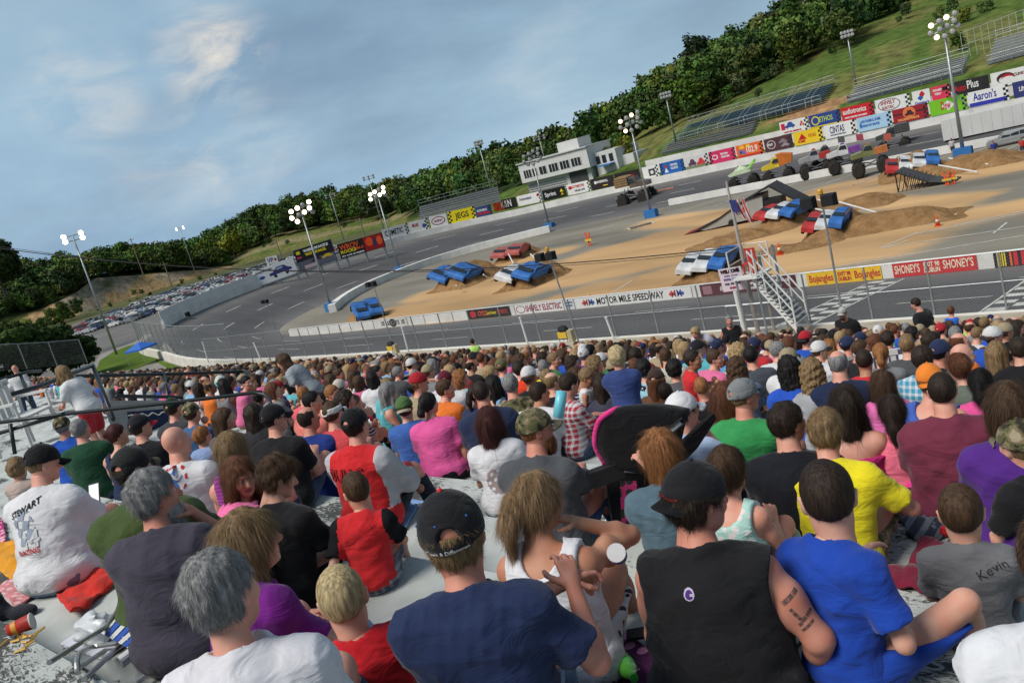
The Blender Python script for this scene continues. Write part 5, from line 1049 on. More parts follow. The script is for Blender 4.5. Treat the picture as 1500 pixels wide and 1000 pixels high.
def flag_stand():
    Y=29.; B=aty(1110,482,Y); T_=aty(1064,266,Y); m_p=mat('weathered_pole',(.42,.38,.35),.8,.15,3)
    r=empty('flagpole',tuple(B),0,'tall weathered flagpole with the stars and stripes beside white stairs','flagpole'); H=T_-B
    q=MB(); q.tube([(0,0,-.5),H*.65,H],[.085,.065,.04],10); q.build('pole',m_p,r)
    F0=aty(1068,292,Y)-B; fl=MB(); st=MB(); n=8; drop=aty(1078,328,Y)-B
    # hanging flag: folds
    A=[];Bq=[]
    a0_=F0; hgt=(drop-F0)[2]
    cols=[(.50,.04,.05),(.62,.60,.58)]
    for k in range(13):
        xx0=.02+.55*k/13*.8; z0=.0
        q=MB(); zz=np.linspace(0,1,9); P1=[a0_+np.array([.04+.042*k+.16*t,-.1*math.sin(k*1.1+t*3),hgt*t*(.6+.4*k/12)-.05]) for t in zz]; P2=[p+np.array([.05,.03*math.cos(k*1.1),-.02]) for p in P1]
        q.quadstrip(np.array(P1),np.array(P2)); q.build('stripe',mat('flag_%d'%(k%2),cols[k%2],.8,.1,4),r)
    q=MB(); zz=np.linspace(0,1,6); P1=np.array([a0_+np.array([.06+.05*t,-.14,hgt*.5*t]) for t in zz]); P2=P1+np.array([.30,-.03,-.05]); q.quadstrip(P1,P2); q.build('canton',mat('flag_blue',(.03,.04,.16),.8,.1,4),r)
    # stairs and platform
    s=empty('judge_stairs',tuple(B),0,'white metal stairs climbing to the flag stand platform','stairs')
    S1=aty(1166,476,Y-.9)-B; S0=aty(1101,405,Y-.9)-B; u=S0-S1; wv=np.array([0,1.,0])
    wp=m_wpaint
    for o_ in (0,1.):
        q=MB(); a,b=S1+wv*o_,S0+wv*o_; q.add([a,b,b+[0,0,-.32],a+[0,0,-.32],a+[0,.05,0],b+[0,.05,0],b+[0,.05,-.32],a+[0,.05,-.32]],[(0,1,2,3),(7,6,5,4),(0,4,5,1),(3,2,6,7),(0,3,7,4),(1,5,6,2)]); q.build('stringer',wp,s)
        q=MB(); up=np.array([0,0,.95]); q.tube([a,a+up,b+up,b],.035,6); q.tube([a+up*.55,b+up*.55],.028,6)
        for t in (.33,.66): q.tube([a+u*t,a+u*t+up],.028,6)
        q.build('handrail',wp,s)
    for k in range(13):
        c=S1+u*(k+.5)/13; q=MB(); q.box((c[0]-.13,c[1],c[2]-.02),(c[0]+.13,c[1]+1.,c[2]+.02)); q.build('tread',mat('grey_tread',(.40,.41,.41),.7,.1),s)
    pf=empty('flag_stand',tuple(B+S0),0,'small railed platform with red chair above the pit wall signs','platform')
    q=MB(); q.box((-.75,-.1,-.08),(.25,1.1,0)); q.build('deck',wp,pf); q=MB()
    for x in (-.75,.25):
        for y in (-.1,1.1): q.tube([(x,y,0),(x,y,1.)],.03,6)
    for h in (.5,1.): q.tube([(-.75,-.1,h),(-.75,1.1,h),(.25,1.1,h)],.022,6)
    q.build('railing',wp,pf)
    for x in (-.65,.15): q=MB(); q.tube([(x,.0,-.05),(x,.0,-3.2)],.04,6); q.build('leg',m_galv,pf)
    q=MB(); q.box((-.5,.4,.35),(-.1,.8,.41)); q.box((-.5,.76,.4),(-.1,.8,.9)); q.box((-.5,.4,0),(-.45,.45,.35)); q.box((-.15,.4,0),(-.1,.45,.35)); q.box((-.5,.75,0),(-.45,.8,.35)); q.box((-.15,.75,0),(-.1,.8,.35)); o=q.build('red_chair',mat('chair_red',(.45,.04,.03),.5)); o.location=B+S0; tag(o,'small red chair standing on the flag stand platform','chair')
    # welcome sign
    a,b,c,d=[aty(x,y,Y-.6) for x,y in ((1060,428),(1093,423),(1088,391),(1055,395))]
    sg=sign_board('welcome_sign',a,b,(d-a)[2],[('WELCOME',(40,20,30),.17,.86,.84,.5),('thank you to our',(120,110,130),.07,.68,.6,.5),('SPONSORS  PARTNERS',(110,100,150),.09,.52,.7,.5),('FOOD   FUN   FAMILY',(90,90,100),.09,.32,.7,.5),('ENJOY',(150,70,80),.1,.14,.36,.5)],(214,196,206),'pale pink welcome sign on a post left of the flagpole','sign',th=.05)
    q=MB(); l_=np.linalg.norm(b-a); q.tube([(l_*.5,.03,0),(l_*.55,.03,-3.6)],.09,8); q.build('post',m_wpaint,sg)
    q=MB(); q.tube([(-.2,.5,-.3),(-.2,.5,.9),(2.2,.5,.9),(2.2,.5,-.3)],.05,6); q.tube([(-.2,.5,.3),(2.2,.5,.3)],.04,6); o=q.build('pipe_railing',m_galv); o.location=aty(1068,487,28.); tag(o,'grey pipe railing behind the man in a black tank top','railing')
    for dx in (.5,1.1): q=MB(); q.tube([(dx,.3,-.3),(dx,.3,3.1 if dx>1 else 2.9)],.06,6); o=q.build('steel_post',m_galv if dx>1 else m_p); o.location=B; tag(o,'thin steel post supporting the platform, %s one'%('right hand' if dx>1 else 'left hand'),'post')
flag_stand()
# long sagging cable from the flagpole to beyond the left edge
m_cab=mat('cable',(.03,.028,.03),.7,0)
A=aty(1078,362,29.); Bp=aty(-40,358,14.)
def wire(A,B,sag,r,lb,nm='cable'):
    T_=np.linspace(0,1,50); P=[A+(B-A)*t-np.array([0,0,sag*4*t*(1-t)]) for t in T_]; q=MB(); q.tube(P,r,5); return tag(q.build(nm,m_cab),lb,'cable')
wire(A,Bp,1.15,.022,'black overhead cable sagging across the whole view'); wire(A+[0,0,-.1],Bp+[0,0,.12],1.2,.012,'thinner second cable running beside the sagging black one')
# blue canopy, small carts on the apron
def canopy():
    P=atz(213,528,-9.2); r=empty('canopy_tent',tuple(P),R(20),'blue pop up canopy tent near the turn entry','tent'); r.scale=(.62,)*3; q=MB(); V=[(-1.7,-1.7,2.1),(1.7,-1.7,2.1),(1.7,1.7,2.1),(-1.7,1.7,2.1),(0,0,3.0),(-1.7,-1.7,1.85),(1.7,-1.7,1.85),(1.7,1.7,1.85),(-1.7,1.7,1.85)]
    q.add(V,[(0,1,4),(1,2,4),(2,3,4),(3,0,4),(0,5,6,1),(1,6,7,2),(2,7,8,3),(3,8,5,0)]); q.build('roof',mat('canopy_blue',(.035,.14,.52),.6,.05),r)
    for x in (-1.65,1.65):
        for y in (-1.65,1.65): q=MB(); q.tube([(x,y,0),(x,y,2.05)],.03,6); q.build('leg',m_alu,r)
canopy()
def grill(P,label,s=1.):
    r=empty('drink_cart',tuple(P),0,label,'cart','small carts at the front of the crowd'); r.scale=(s,)*3
    q=MB(); q.box((-.45,-.3,.35),(.45,.3,.85)); q.build('box',m_ye,r); q=MB(); q.lathe([(.5,0),(.5,.1),(.4,.3),(.2,.38),(.02,.4)],14,M=np.array([[1,0,0,0],[0,.7,0,0],[0,0,1,.95],[0,0,0,1.]])); q.build('lid',m_blk,r)
    for x in (-.4,.4):
        for y in (-.25,.25): q=MB(); q.tube([(x,y,0),(x,y,.4)],.025,5); q.build('leg',m_blk,r)
    q=MB(); q.box((.5,-.25,0),(.95,.2,.95)); q.build('side_bin',mat('bin_tan',(.42,.36,.22)),r)
grill(aty(576,517,28.),'black and yellow cart below the turn light mast',.5); grill(aty(829,500,28.),'dark box cart with yellow front near the pale sign',.55)
# ================================================================ PEOPLE: distance-field bodies
class Field:
    def __init__(s,lo,hi,h):
        s.lo=np.array(lo,float); s.h=h; s.n=np.maximum(4,np.ceil((np.array(hi)-s.lo)/h).astype(int)+1); s.D=np.full(s.n,.25,np.float32)
        s.ax=[ (s.lo[i]+h*np.arange(s.n[i])).astype(np.float32) for i in range(3)]
    def slab(s,a,b,m):
        i0=np.clip(((np.array(a)-m-s.lo)/s.h).astype(int),0,s.n-1); i1=np.clip(((np.array(b)+m-s.lo)/s.h).astype(int)+2,1,s.n)
        sl=tuple(slice(i0[i],i1[i]) for i in range(3)); return sl,(s.ax[0][sl[0]][:,None,None],s.ax[1][sl[1]][None,:,None],s.ax[2][sl[2]][None,None,:])
    def put(s,sl,d,k,op='u'):
        D=s.D[sl]
        if op=='u':
            if k>0: hh=np.clip(.5+.5*(D-d)/k,0,1); s.D[sl]=D*(1-hh)+d*hh-k*hh*(1-hh)
            else: s.D[sl]=np.minimum(D,d)
        else:
            if k>0: hh=np.clip(.5-.5*(D+d)/k,0,1); s.D[sl]=D*(1-hh)-d*hh+k*hh*(1-hh)
            else: s.D[sl]=np.maximum(D,-d)
    def cap(s,a,b,ra,rb,k=.03,cut=None,op='u'):
        a=np.array(a,np.float32); b=np.array(b,np.float32); r=max(ra,rb)+k+.02
        sl,(X,Y,Z)=s.slab(np.minimum(a,b),np.maximum(a,b),r); ab=b-a; L2=float(ab@ab)+1e-9
        t=np.clip(((X-a[0])*ab[0]+(Y-a[1])*ab[1]+(Z-a[2])*ab[2])/L2,0,1)
        d=np.sqrt((X-a[0]-t*ab[0])**2+(Y-a[1]-t*ab[1])**2+(Z-a[2]-t*ab[2])**2)-(ra+(rb-ra)*t)
        if cut is not None:
            u=ab/math.sqrt(L2); pl=(X-a[0])*u[0]+(Y-a[1])*u[1]+(Z-a[2])*u[2]-cut*math.sqrt(L2); d=np.maximum(d,pl)
        s.put(sl,d,k,op)
    def ell(s,c,r,Rm=None,k=.03,op='u'):
        c=np.array(c,np.float32); r=np.array(r,np.float32); R_=np.max(r)+k+.02
        ext=r if Rm is None else np.abs(np.array(Rm))@r
        sl,(X,Y,Z)=s.slab(c-ext,c+ext,k+.03); x,y,z=X-c[0],Y-c[1],Z-c[2]
        if Rm is not None: Q=np.array(Rm,np.float32).T; x,y,z=Q[0,0]*x+Q[0,1]*y+Q[0,2]*z,Q[1,0]*x+Q[1,1]*y+Q[1,2]*z,Q[2,0]*x+Q[2,1]*y+Q[2,2]*z
        k0=np.sqrt((x/r[0])**2+(y/r[1])**2+(z/r[2])**2); k1=np.sqrt((x/r[0]**2)**2+(y/r[1]**2)**2+(z/r[2]**2)**2)+1e-6
        s.put(sl,(k0*(k0-1)/k1).astype(np.float32),k,op)
    def plane(s,p,n_,k=0):
        """keep the side the normal points away from"""
        n_=np.array(n_,float); n_/=np.linalg.norm(n_); X,Y,Z=s.ax[0][:,None,None],s.ax[1][None,:,None],s.ax[2][None,None,:]
        d=((X-p[0])*n_[0]+(Y-p[1])*n_[1]+(Z-p[2])*n_[2]).astype(np.float32); s.D=np.maximum(s.D,d)
    def noise(s,amp,freq,seed,an=(1,1,1)):
        X,Y,Z=s.ax[0][:,None,None]*an[0],s.ax[1][None,:,None]*an[1],s.ax[2][None,None,:]*an[2]; r=np.random.default_rng(seed); v=0
        for q in range(3):
            d=r.normal(size=3); d=d/np.linalg.norm(d)*freq*(1.55**q); e=r.normal(size=3); e=e/np.linalg.norm(e)*freq*.8
            v=v+np.sin(X*d[0]+Y*d[1]+Z*d[2]+r.uniform(0,6)+1.6*np.sin(X*e[0]+Y*e[1]+Z*e[2]+r.uniform(0,6)))*(.75**q)
        s.D=s.D+(amp*v/1.6).astype(np.float32)
    def crease(s,amp,freq,seed,dir_=(0,.3,1)):
        X,Y,Z=s.ax[0][:,None,None],s.ax[1][None,:,None],s.ax[2][None,None,:]; r=np.random.default_rng(seed)
        for q in range(3):
            d=np.array(dir_)+r.normal(size=3)*.55; d=d/np.linalg.norm(d)*freq*(1.35**q); e=r.normal(size=3)*freq*.22; ph=r.uniform(0,6.28)
            w_=np.abs(np.sin(X*d[0]+Y*d[1]+Z*d[2]+ph+1.4*np.sin(X*e[0]+Y*e[1]+Z*e[2]+r.uniform(0,6)))); m=.5+.5*np.sin(X*e[1]*1.3+Y*e[2]*1.3+Z*e[0]*1.3+r.uniform(0,6)); s.D=s.D-(amp*(1-w_)**2*m*(.8**q)).astype(np.float32)
    def mesh(s):
        D=s.D; D=np.pad(D,1,constant_values=.2); I=D<0; nx,ny,nz=D.shape
        cs=[(a,b,c) for a in (0,1) for b in (0,1) for c in (0,1)]
        S=sum(I[a:nx-1+a,b:ny-1+b,c:nz-1+c].astype(np.int8) for a,b,c in cs); act=(S>0)&(S<8)
        idx=np.argwhere(act); n=len(idx)
        if n==0: return np.zeros((0,3)),np.zeros((0,4),int)
        vid=np.full(act.shape,-1,np.int32); vid[act]=np.arange(n)
        acc=np.zeros((n,3)); cnt=np.zeros(n)
        for a in cs:
            for ax in range(3):
                if a[ax]: continue
                b=list(a); b[ax]=1; d0=D[idx[:,0]+a[0],idx[:,1]+a[1],idx[:,2]+a[2]]; d1=D[idx[:,0]+b[0],idx[:,1]+b[1],idx[:,2]+b[2]]
                m=(d0<0)!=(d1<0); t=d0[m]/(d0[m]-d1[m]); p=np.tile(np.array(a,float),(m.sum(),1)); p[:,ax]=t; acc[m]+=p; cnt[m]+=1
        V=(idx+acc/cnt[:,None]-1)*s.h+s.lo; F=[]
        for ax in range(3):
            o1,o2=[(1,2),(2,0),(0,1)][ax]
            sl0=[slice(1,-1)]*3; sl1=[slice(1,-1)]*3; sl0[ax]=slice(0,-1); sl1[ax]=slice(1,None)
            A=I[tuple(sl0)]; B=I[tuple(sl1)]; e=np.argwhere(A!=B);
            if len(e)==0: continue
            sg=A[e[:,0],e[:,1],e[:,2]]; e=e.copy()
            for q in range(3):
                if q!=ax: e[:,q]+=1
            def g(d1,d2):
                f=e.copy(); f[:,o1]-=d1; f[:,o2]-=d2; return vid[f[:,0],f[:,1],f[:,2]]
            Q=np.stack([g(1,1),g(0,1),g(0,0),g(1,0)],1); Q[~sg]=Q[~sg][:,::-1]; F.append(Q)
        F=np.vstack(F); F=F[(F>=0).all(1)]; return V,F
def rotm(rx=0,ry=0,rz=0): return np.array((Matrix.Rotation(rz,3,'Z')@Matrix.Rotation(ry,3,'Y')@Matrix.Rotation(rx,3,'X')))
def mk_mesh(name,chunks,mats,smooth=True):
    """chunks: list of (V,F,mat index)"""
    V=np.vstack([c[0] for c in chunks]); o=0; Fs=[];mi=[]
    for v,f,m in chunks: Fs.append(np.asarray(f)+o); mi.append(np.full(len(f),m)); o+=len(v)
    F=np.vstack(Fs).astype(np.int32); mi=np.concatenate(mi).astype(np.int32)
    me=bpy.data.meshes.new(name); me.vertices.add(len(V)); me.vertices.foreach_set('co',V.astype(np.float32).ravel()); me.loops.add(F.size); me.loops.foreach_set('vertex_index',F.ravel()); me.polygons.add(len(F)); me.polygons.foreach_set('loop_start',np.arange(0,F.size,4,dtype=np.int32)); me.polygons.foreach_set('loop_total',np.full(len(F),4,np.int32))
    me.polygons.foreach_set('material_index',mi); me.polygons.foreach_set('use_smooth',np.full(len(F),smooth)); me.update(calc_edges=True)
    for m in mats: me.materials.append(m)
    return me
def uvsphere(c,r,n=10):
    V=[];F=[]
    for i in range(n+1):
        for j in range(n): a=math.pi*i/n; b=2*math.pi*j/n; V.append((c[0]+r*math.sin(a)*math.cos(b),c[1]+r*math.sin(a)*math.sin(b),c[2]+r*math.cos(a)))
    for i in range(n):
        for j in range(n): F.append((i*n+j,(i+1)*n+j,(i+1)*n+(j+1)%n,i*n+(j+1)%n))
    return np.array(V),np.array(F)
# ---- materials that read the object colour
def cloth_mat(name,kind='plain',rough=.85,c2=(.5,.5,.5),scale=1.):
    if name in MC: return MC[name]
    m=bpy.data.materials.new(name); m.use_nodes=True; n=m.node_tree.nodes; l=m.node_tree.links; p=n['Principled BSDF']; p.inputs['Roughness'].default_value=rough; p.inputs['Specular IOR Level'].default_value=.15; p.inputs['Sheen Weight'].default_value=.12
    oi=n.new('ShaderNodeObjectInfo'); tc_=n.new('ShaderNodeTexCoord'); co=oi.outputs['Color']
    z=n.new('ShaderNodeTexNoise'); z.inputs['Scale'].default_value=7; z.inputs['Detail'].default_value=4; l.new(tc_.outputs['Object'],z.inputs[0])
    if kind=='plaid':
        fs=[]
        sx=n.new('ShaderNodeSeparateXYZ'); l.new(tc_.outputs['Object'],sx.inputs[0])
        for ax in (0,2):
            m1=n.new('ShaderNodeMath'); m1.operation='MULTIPLY'; m1.inputs[1].default_value=18*scale; l.new(sx.outputs[ax],m1.inputs[0]); f=n.new('ShaderNodeMath'); f.operation='FRACT'; l.new(m1.outputs[0],f.inputs[0]); g=n.new('ShaderNodeMath'); g.operation='LESS_THAN'; g.inputs[1].default_value=.42; l.new(f.outputs[0],g.inputs[0]); fs.append(g.outputs[0])
        ad=n.new('ShaderNodeMath'); ad.operation='ADD'; l.new(fs[0],ad.inputs[0]); l.new(fs[1],ad.inputs[1]); hf=n.new('ShaderNodeMath'); hf.operation='MULTIPLY'; hf.inputs[1].default_value=.5; l.new(ad.outputs[0],hf.inputs[0])
        mx_=n.new('ShaderNodeMix'); mx_.data_type='RGBA'; l.new(hf.outputs[0],mx_.inputs[0]); l.new(co,mx_.inputs[6]); mx_.inputs[7].default_value=(*c2,1); co=mx_.outputs[2]
    elif kind in('camo','print'):
        v=n.new('ShaderNodeTexNoise' if kind=='camo' else 'ShaderNodeTexVoronoi'); v.inputs['Scale'].default_value=(16 if kind=='camo' else 22)*scale; l.new(tc_.outputs['Object'],v.inputs[0])
        if kind=='camo': v.inputs['Detail'].default_value=3; v.inputs['Distortion'].default_value=.6
        r=n.new('ShaderNodeValToRGB'); r.color_ramp.interpolation='CONSTANT'; e=r.color_ramp.elements
        if kind=='camo':
            e[0].color=(.035,.03,.02,1); e[1].position=.62; e[1].color=(.33,.28,.19,1); q=e.new(.43); q.color=(.10,.10,.045,1); q=e.new(.53); q.color=(.20,.16,.09,1); l.new(v.outputs[0],r.inputs[0]); co=r.outputs[0]
        else:
            e[0].color=(1,1,1,1); e[1].position=.38; e[1].color=(0,0,0,1); l.new(v.outputs[0],r.inputs[0]); mx_=n.new('ShaderNodeMix'); mx_.data_type='RGBA'; l.new(r.outputs[0],mx_.inputs[0]); l.new(co,mx_.inputs[6]); mx_.inputs[7].default_value=(*c2,1); co=mx_.outputs[2]
    elif kind=='stripe':
        w_=n.new('ShaderNodeTexWave'); w_.bands_direction='Z'; w_.inputs['Scale'].default_value=9*scale; l.new(tc_.outputs['Object'],w_.inputs[0]); r=n.new('ShaderNodeMath'); r.operation='GREATER_THAN'; r.inputs[1].default_value=.72; l.new(w_.outputs[1],r.inputs[0]); mx_=n.new('ShaderNodeMix'); mx_.data_type='RGBA'; l.new(r.outputs[0],mx_.inputs[0]); l.new(co,mx_.inputs[6]); mx_.inputs[7].default_value=(*c2,1); co=mx_.outputs[2]
    mr=n.new('ShaderNodeMapRange'); mr.inputs[1].default_value=.3; mr.inputs[2].default_value=.7; mr.inputs[3].default_value=.86; mr.inputs[4].default_value=1.12; l.new(z.outputs[0],mr.inputs[0]); vs=n.new('ShaderNodeVectorMath'); vs.operation='SCALE'; l.new(co,vs.inputs[0]); l.new(mr.outputs[0],vs.inputs['Scale']); l.new(vs.outputs[0],p.inputs['Base Color'])
    # fabric wrinkles and weave
    z1=n.new('ShaderNodeTexNoise'); z1.inputs['Scale'].default_value=9; z1.inputs['Detail'].default_value=3; z1.inputs['Distortion'].default_value=1.2; mpn=n.new('ShaderNodeMapping'); mpn.inputs['Scale'].default_value=(.7,.7,1.5); mpn.inputs['Rotation'].default_value=(.3,.5,.2); l.new(tc_.outputs['Object'],mpn.inputs[0]); l.new(mpn.outputs[0],z1.inputs[0])
    b=n.new('ShaderNodeBump'); b.inputs['Strength'].default_value=.55; b.inputs['Distance'].default_value=.03; l.new(z1.outputs[0],b.inputs['Height'])
    z2=n.new('ShaderNodeTexNoise'); z2.inputs['Scale'].default_value=420; l.new(tc_.outputs['Object'],z2.inputs[0]); b2=n.new('ShaderNodeBump'); b2.inputs['Strength'].default_value=.25; b2.inputs['Distance'].default_value=.002; l.new(z2.outputs[0],b2.inputs['Height']); l.new(b.outputs[0],b2.inputs['Normal']); l.new(b2.outputs[0],p.inputs['Normal'])
    MC[name]=m; return m
def skin_mat():
    m=bpy.data.materials.new('skin'); m.use_nodes=True; n=m.node_tree.nodes; l=m.node_tree.links; p=n['Principled BSDF']; p.inputs['Roughness'].default_value=.55; p.inputs['Specular IOR Level'].default_value=.35; p.inputs['Subsurface Weight'].default_value=.12; p.inputs['Subsurface Radius'].default_value=(.02,.008,.004); p.inputs['Subsurface Scale'].default_value=.4
    oi=n.new('ShaderNodeObjectInfo'); tc_=n.new('ShaderNodeTexCoord'); z=n.new('ShaderNodeTexNoise'); z.inputs['Scale'].default_value=11; z.inputs['Detail'].default_value=5; l.new(tc_.outputs['Object'],z.inputs[0])
    mx_=n.new('ShaderNodeMix'); mx_.data_type='RGBA'; mx_.blend_type='MULTIPLY'; r=n.new('ShaderNodeValToRGB'); e=r.color_ramp.elements; e[0].position=.3; e[0].color=(1.0,.74,.66,1); e[1].position=.7; e[1].color=(1.06,1.05,1.04,1); l.new(z.outputs[0],r.inputs[0]); mx_.inputs[0].default_value=1; l.new(oi.outputs['Color'],mx_.inputs[6]); l.new(r.outputs[0],mx_.inputs[7]); l.new(mx_.outputs[2],p.inputs['Base Color'])
    z2=n.new('ShaderNodeTexNoise'); z2.inputs['Scale'].default_value=120; l.new(tc_.outputs['Object'],z2.inputs[0]); b=n.new('ShaderNodeBump'); b.inputs['Strength'].default_value=.15; b.inputs['Distance'].default_value=.003; l.new(z2.outputs[0],b.inputs['Height']); l.new(b.outputs[0],p.inputs['Normal'])
    return m
def hair_mat():
    m=bpy.data.materials.new('hair'); m.use_nodes=True; n=m.node_tree.nodes; l=m.node_tree.links; p=n['Principled BSDF']; p.inputs['Roughness'].default_value=.62; p.inputs['Specular IOR Level'].default_value=.22
    oi=n.new('ShaderNodeObjectInfo'); tc_=n.new('ShaderNodeTexCoord'); mpn=n.new('ShaderNodeMapping'); mpn.inputs['Scale'].default_value=(1,1,.12); l.new(tc_.outputs['Object'],mpn.inputs[0])
    z=n.new('ShaderNodeTexNoise'); z.inputs['Scale'].default_value=95; z.inputs['Detail'].default_value=4; l.new(mpn.outputs[0],z.inputs[0])
    mr=n.new('ShaderNodeMapRange'); mr.inputs[1].default_value=.3; mr.inputs[2].default_value=.7; mr.inputs[3].default_value=.5; mr.inputs[4].default_value=1.55; l.new(z.outputs[0],mr.inputs[0]); vs=n.new('ShaderNodeVectorMath'); vs.operation='SCALE'; l.new(oi.outputs['Color'],vs.inputs[0]); l.new(mr.outputs[0],vs.inputs['Scale']); l.new(vs.outputs[0],p.inputs['Base Color'])
    b=n.new('ShaderNodeBump'); b.inputs['Strength'].default_value=.9; b.inputs['Distance'].default_value=.006; l.new(z.outputs[0],b.inputs['Height']); l.new(b.outputs[0],p.inputs['Normal'])
    return m
m_skin=skin_mat(); m_hair=hair_mat(); m_eye=mat('eye_white',(.6,.58,.55),.3,0); m_iris=mat('iris',(.05,.035,.02),.2,0); m_lip=mat('lips',(.42,.13,.11),.5,.1,30)
m_cloth=cloth_mat('cloth'); m_plaid=cloth_mat('plaid_cloth','plaid',c2=(.55,.6,.62)); m_plaidd=cloth_mat('dark_plaid','plaid',c2=(.28,.3,.34),scale=1.3); m_camo=cloth_mat('camouflage','camo'); m_print=cloth_mat('printed_cloth','print',c2=(.03,.03,.04)); m_wprint=cloth_mat('floral_cloth','print',c2=(.75,.7,.7)); m_stripe=cloth_mat('striped_cloth','stripe',c2=(.5,.5,.5)); m_lace=cloth_mat('lace_cloth','stripe',c2=(.16,.03,.16),scale=1.6)
CLOTHS=dict(plain=m_cloth,plaid=m_plaid,dplaid=m_plaidd,camo=m_camo,print=m_print,wprint=m_wprint,stripe=m_stripe,lace=m_lace)
# ---- head, hair, cap: meshes in the head frame (face looks along +y, centre of skull at origin), cached by kind and resolution
HC={}
def head_mesh(h,fat=1.,fem=False,beard=None):
    k=('head',round(h,4),fat,fem)
    if k in HC: return HC[k]
    F=Field((-.125,-.145,-.22),(.125,.16,.16),h)
    F.ell((0,-.012,.022),(.079,.098,.100),k=.01); F.ell((0,.03,-.03),(.064*fat,.066,.088),k=.03); F.ell((0,.042,-.088),(.046*fat,.045,.036),k=.03)
    F.ell((0,.0,-.075),(.058*fat,.055,.04),k=.03)
    F.cap((0,.088,.012),(0,.112,-.030),.009,.014,k=.012); F.ell((0,.104,-.036),(.017,.013,.010),k=.008)
    for s in (-1,1):
        F.cap((s*.016,.089,.030),(s*.048,.074,.028),.010,.008,k=.012); F.ell((s*.031,.094,.004),(.017,.013,.012),k=.012,op='s'); F.ell((s*.04,.062,-.03),(.026,.025,.022),k=.02)
        F.ell((s*.081,-.008,-.012),(.010,.020,.032),rotm(0,s*.2,s*-.35),k=.008); F.ell((s*.090,-.004,-.010),(.006,.010,.017),k=.005,op='s')
    F.ell((0,.088,-.062),(.024,.012,.006),k=.006); F.ell((0,.086,-.073),(.019,.012,.006),k=.006); F.cap((-.02,.1,-.0672),(.02,.1,-.0672),.0025,.0025,k=.004,op='s'); F.ell((0,.078,-.103),(.02,.016,.014),k=.012)
    F.cap((0,-.018,-.06),(0,-.035,-.21),.054*(1 if not fem else .86)*(.6+.4*fat),.060*(1 if not fem else .84)*fat,k=.03)
    V,Q=F.mesh(); c=V[Q].mean(1); lip=((np.abs(c[:,0])<.024)&(c[:,1]>.083)&(np.abs(c[:,2]+.067)<.011))
    ch=[(V,Q[~lip],0)];
    if lip.any(): ch.append((V,Q[lip],3))
    for s in (-1,1):
        v,f=uvsphere((s*.031,.0775,.004),.0125,10); ch.append((v,f,1)); v,f=uvsphere((s*.031,.0835,.004),.0072,8); ch.append((v,f,2))
    HC[k]=ch; return ch
def strands(V,F,n,length,width,seed,whorl=(0,-.05,.11),grav=.5,lift=.22,curl=0.,zmin=-9,vmid=None):
    r=np.random.default_rng(seed); P=V[F]; A=np.linalg.norm(np.cross(P[:,2]-P[:,0],P[:,3]-P[:,1]),axis=1); N=np.cross(P[:,2]-P[:,0],P[:,3]-P[:,1]); N/=np.linalg.norm(N,axis=1)[:,None]+1e-9
    i=r.choice(len(F),n,p=A/A.sum()); a,b=r.random((2,n,1)); p=(P[i,0]*(1-a)+P[i,1]*a)*(1-b)+(P[i,3]*(1-a)+P[i,2]*a)*b; nn=N[i]
    fl=p-np.array(whorl); fl/=np.linalg.norm(fl,axis=1)[:,None]+1e-9; fl=fl*(1-grav)+np.array([0,0,-1.])*grav; fl-=nn*(fl*nn).sum(1)[:,None]; fl/=np.linalg.norm(fl,axis=1)[:,None]+1e-9; fl+=r.normal(size=fl.shape)*.16
    L=(length*r.uniform(.5,1.2,n))[:,None]; side=np.cross(fl,nn); side/=np.linalg.norm(side,axis=1)[:,None]+1e-9; segs=3; pts=[]
    for q in range(segs+1):
        t=q/segs; c=p+fl*L*t+nn*(lift*length*math.sin(t*2.2)*r.uniform(.3,1,(n,1)))+np.array([0,0,-1.])*(L*t*t*.25)+side*(curl*np.sin(t*7+r.uniform(0,6,(n,1)))*.01); w_=width*(1-.75*t); pts.append(c-side*w_); pts.append(c+side*w_)
    VV=np.stack(pts,1).reshape(-1,3); m=2*(segs+1); base=np.arange(n)[:,None]*m; FF=np.concatenate([base+np.array([[2*q,2*q+1,2*q+3,2*q+2]]) for q in range(segs)],0)
    return VV,FF
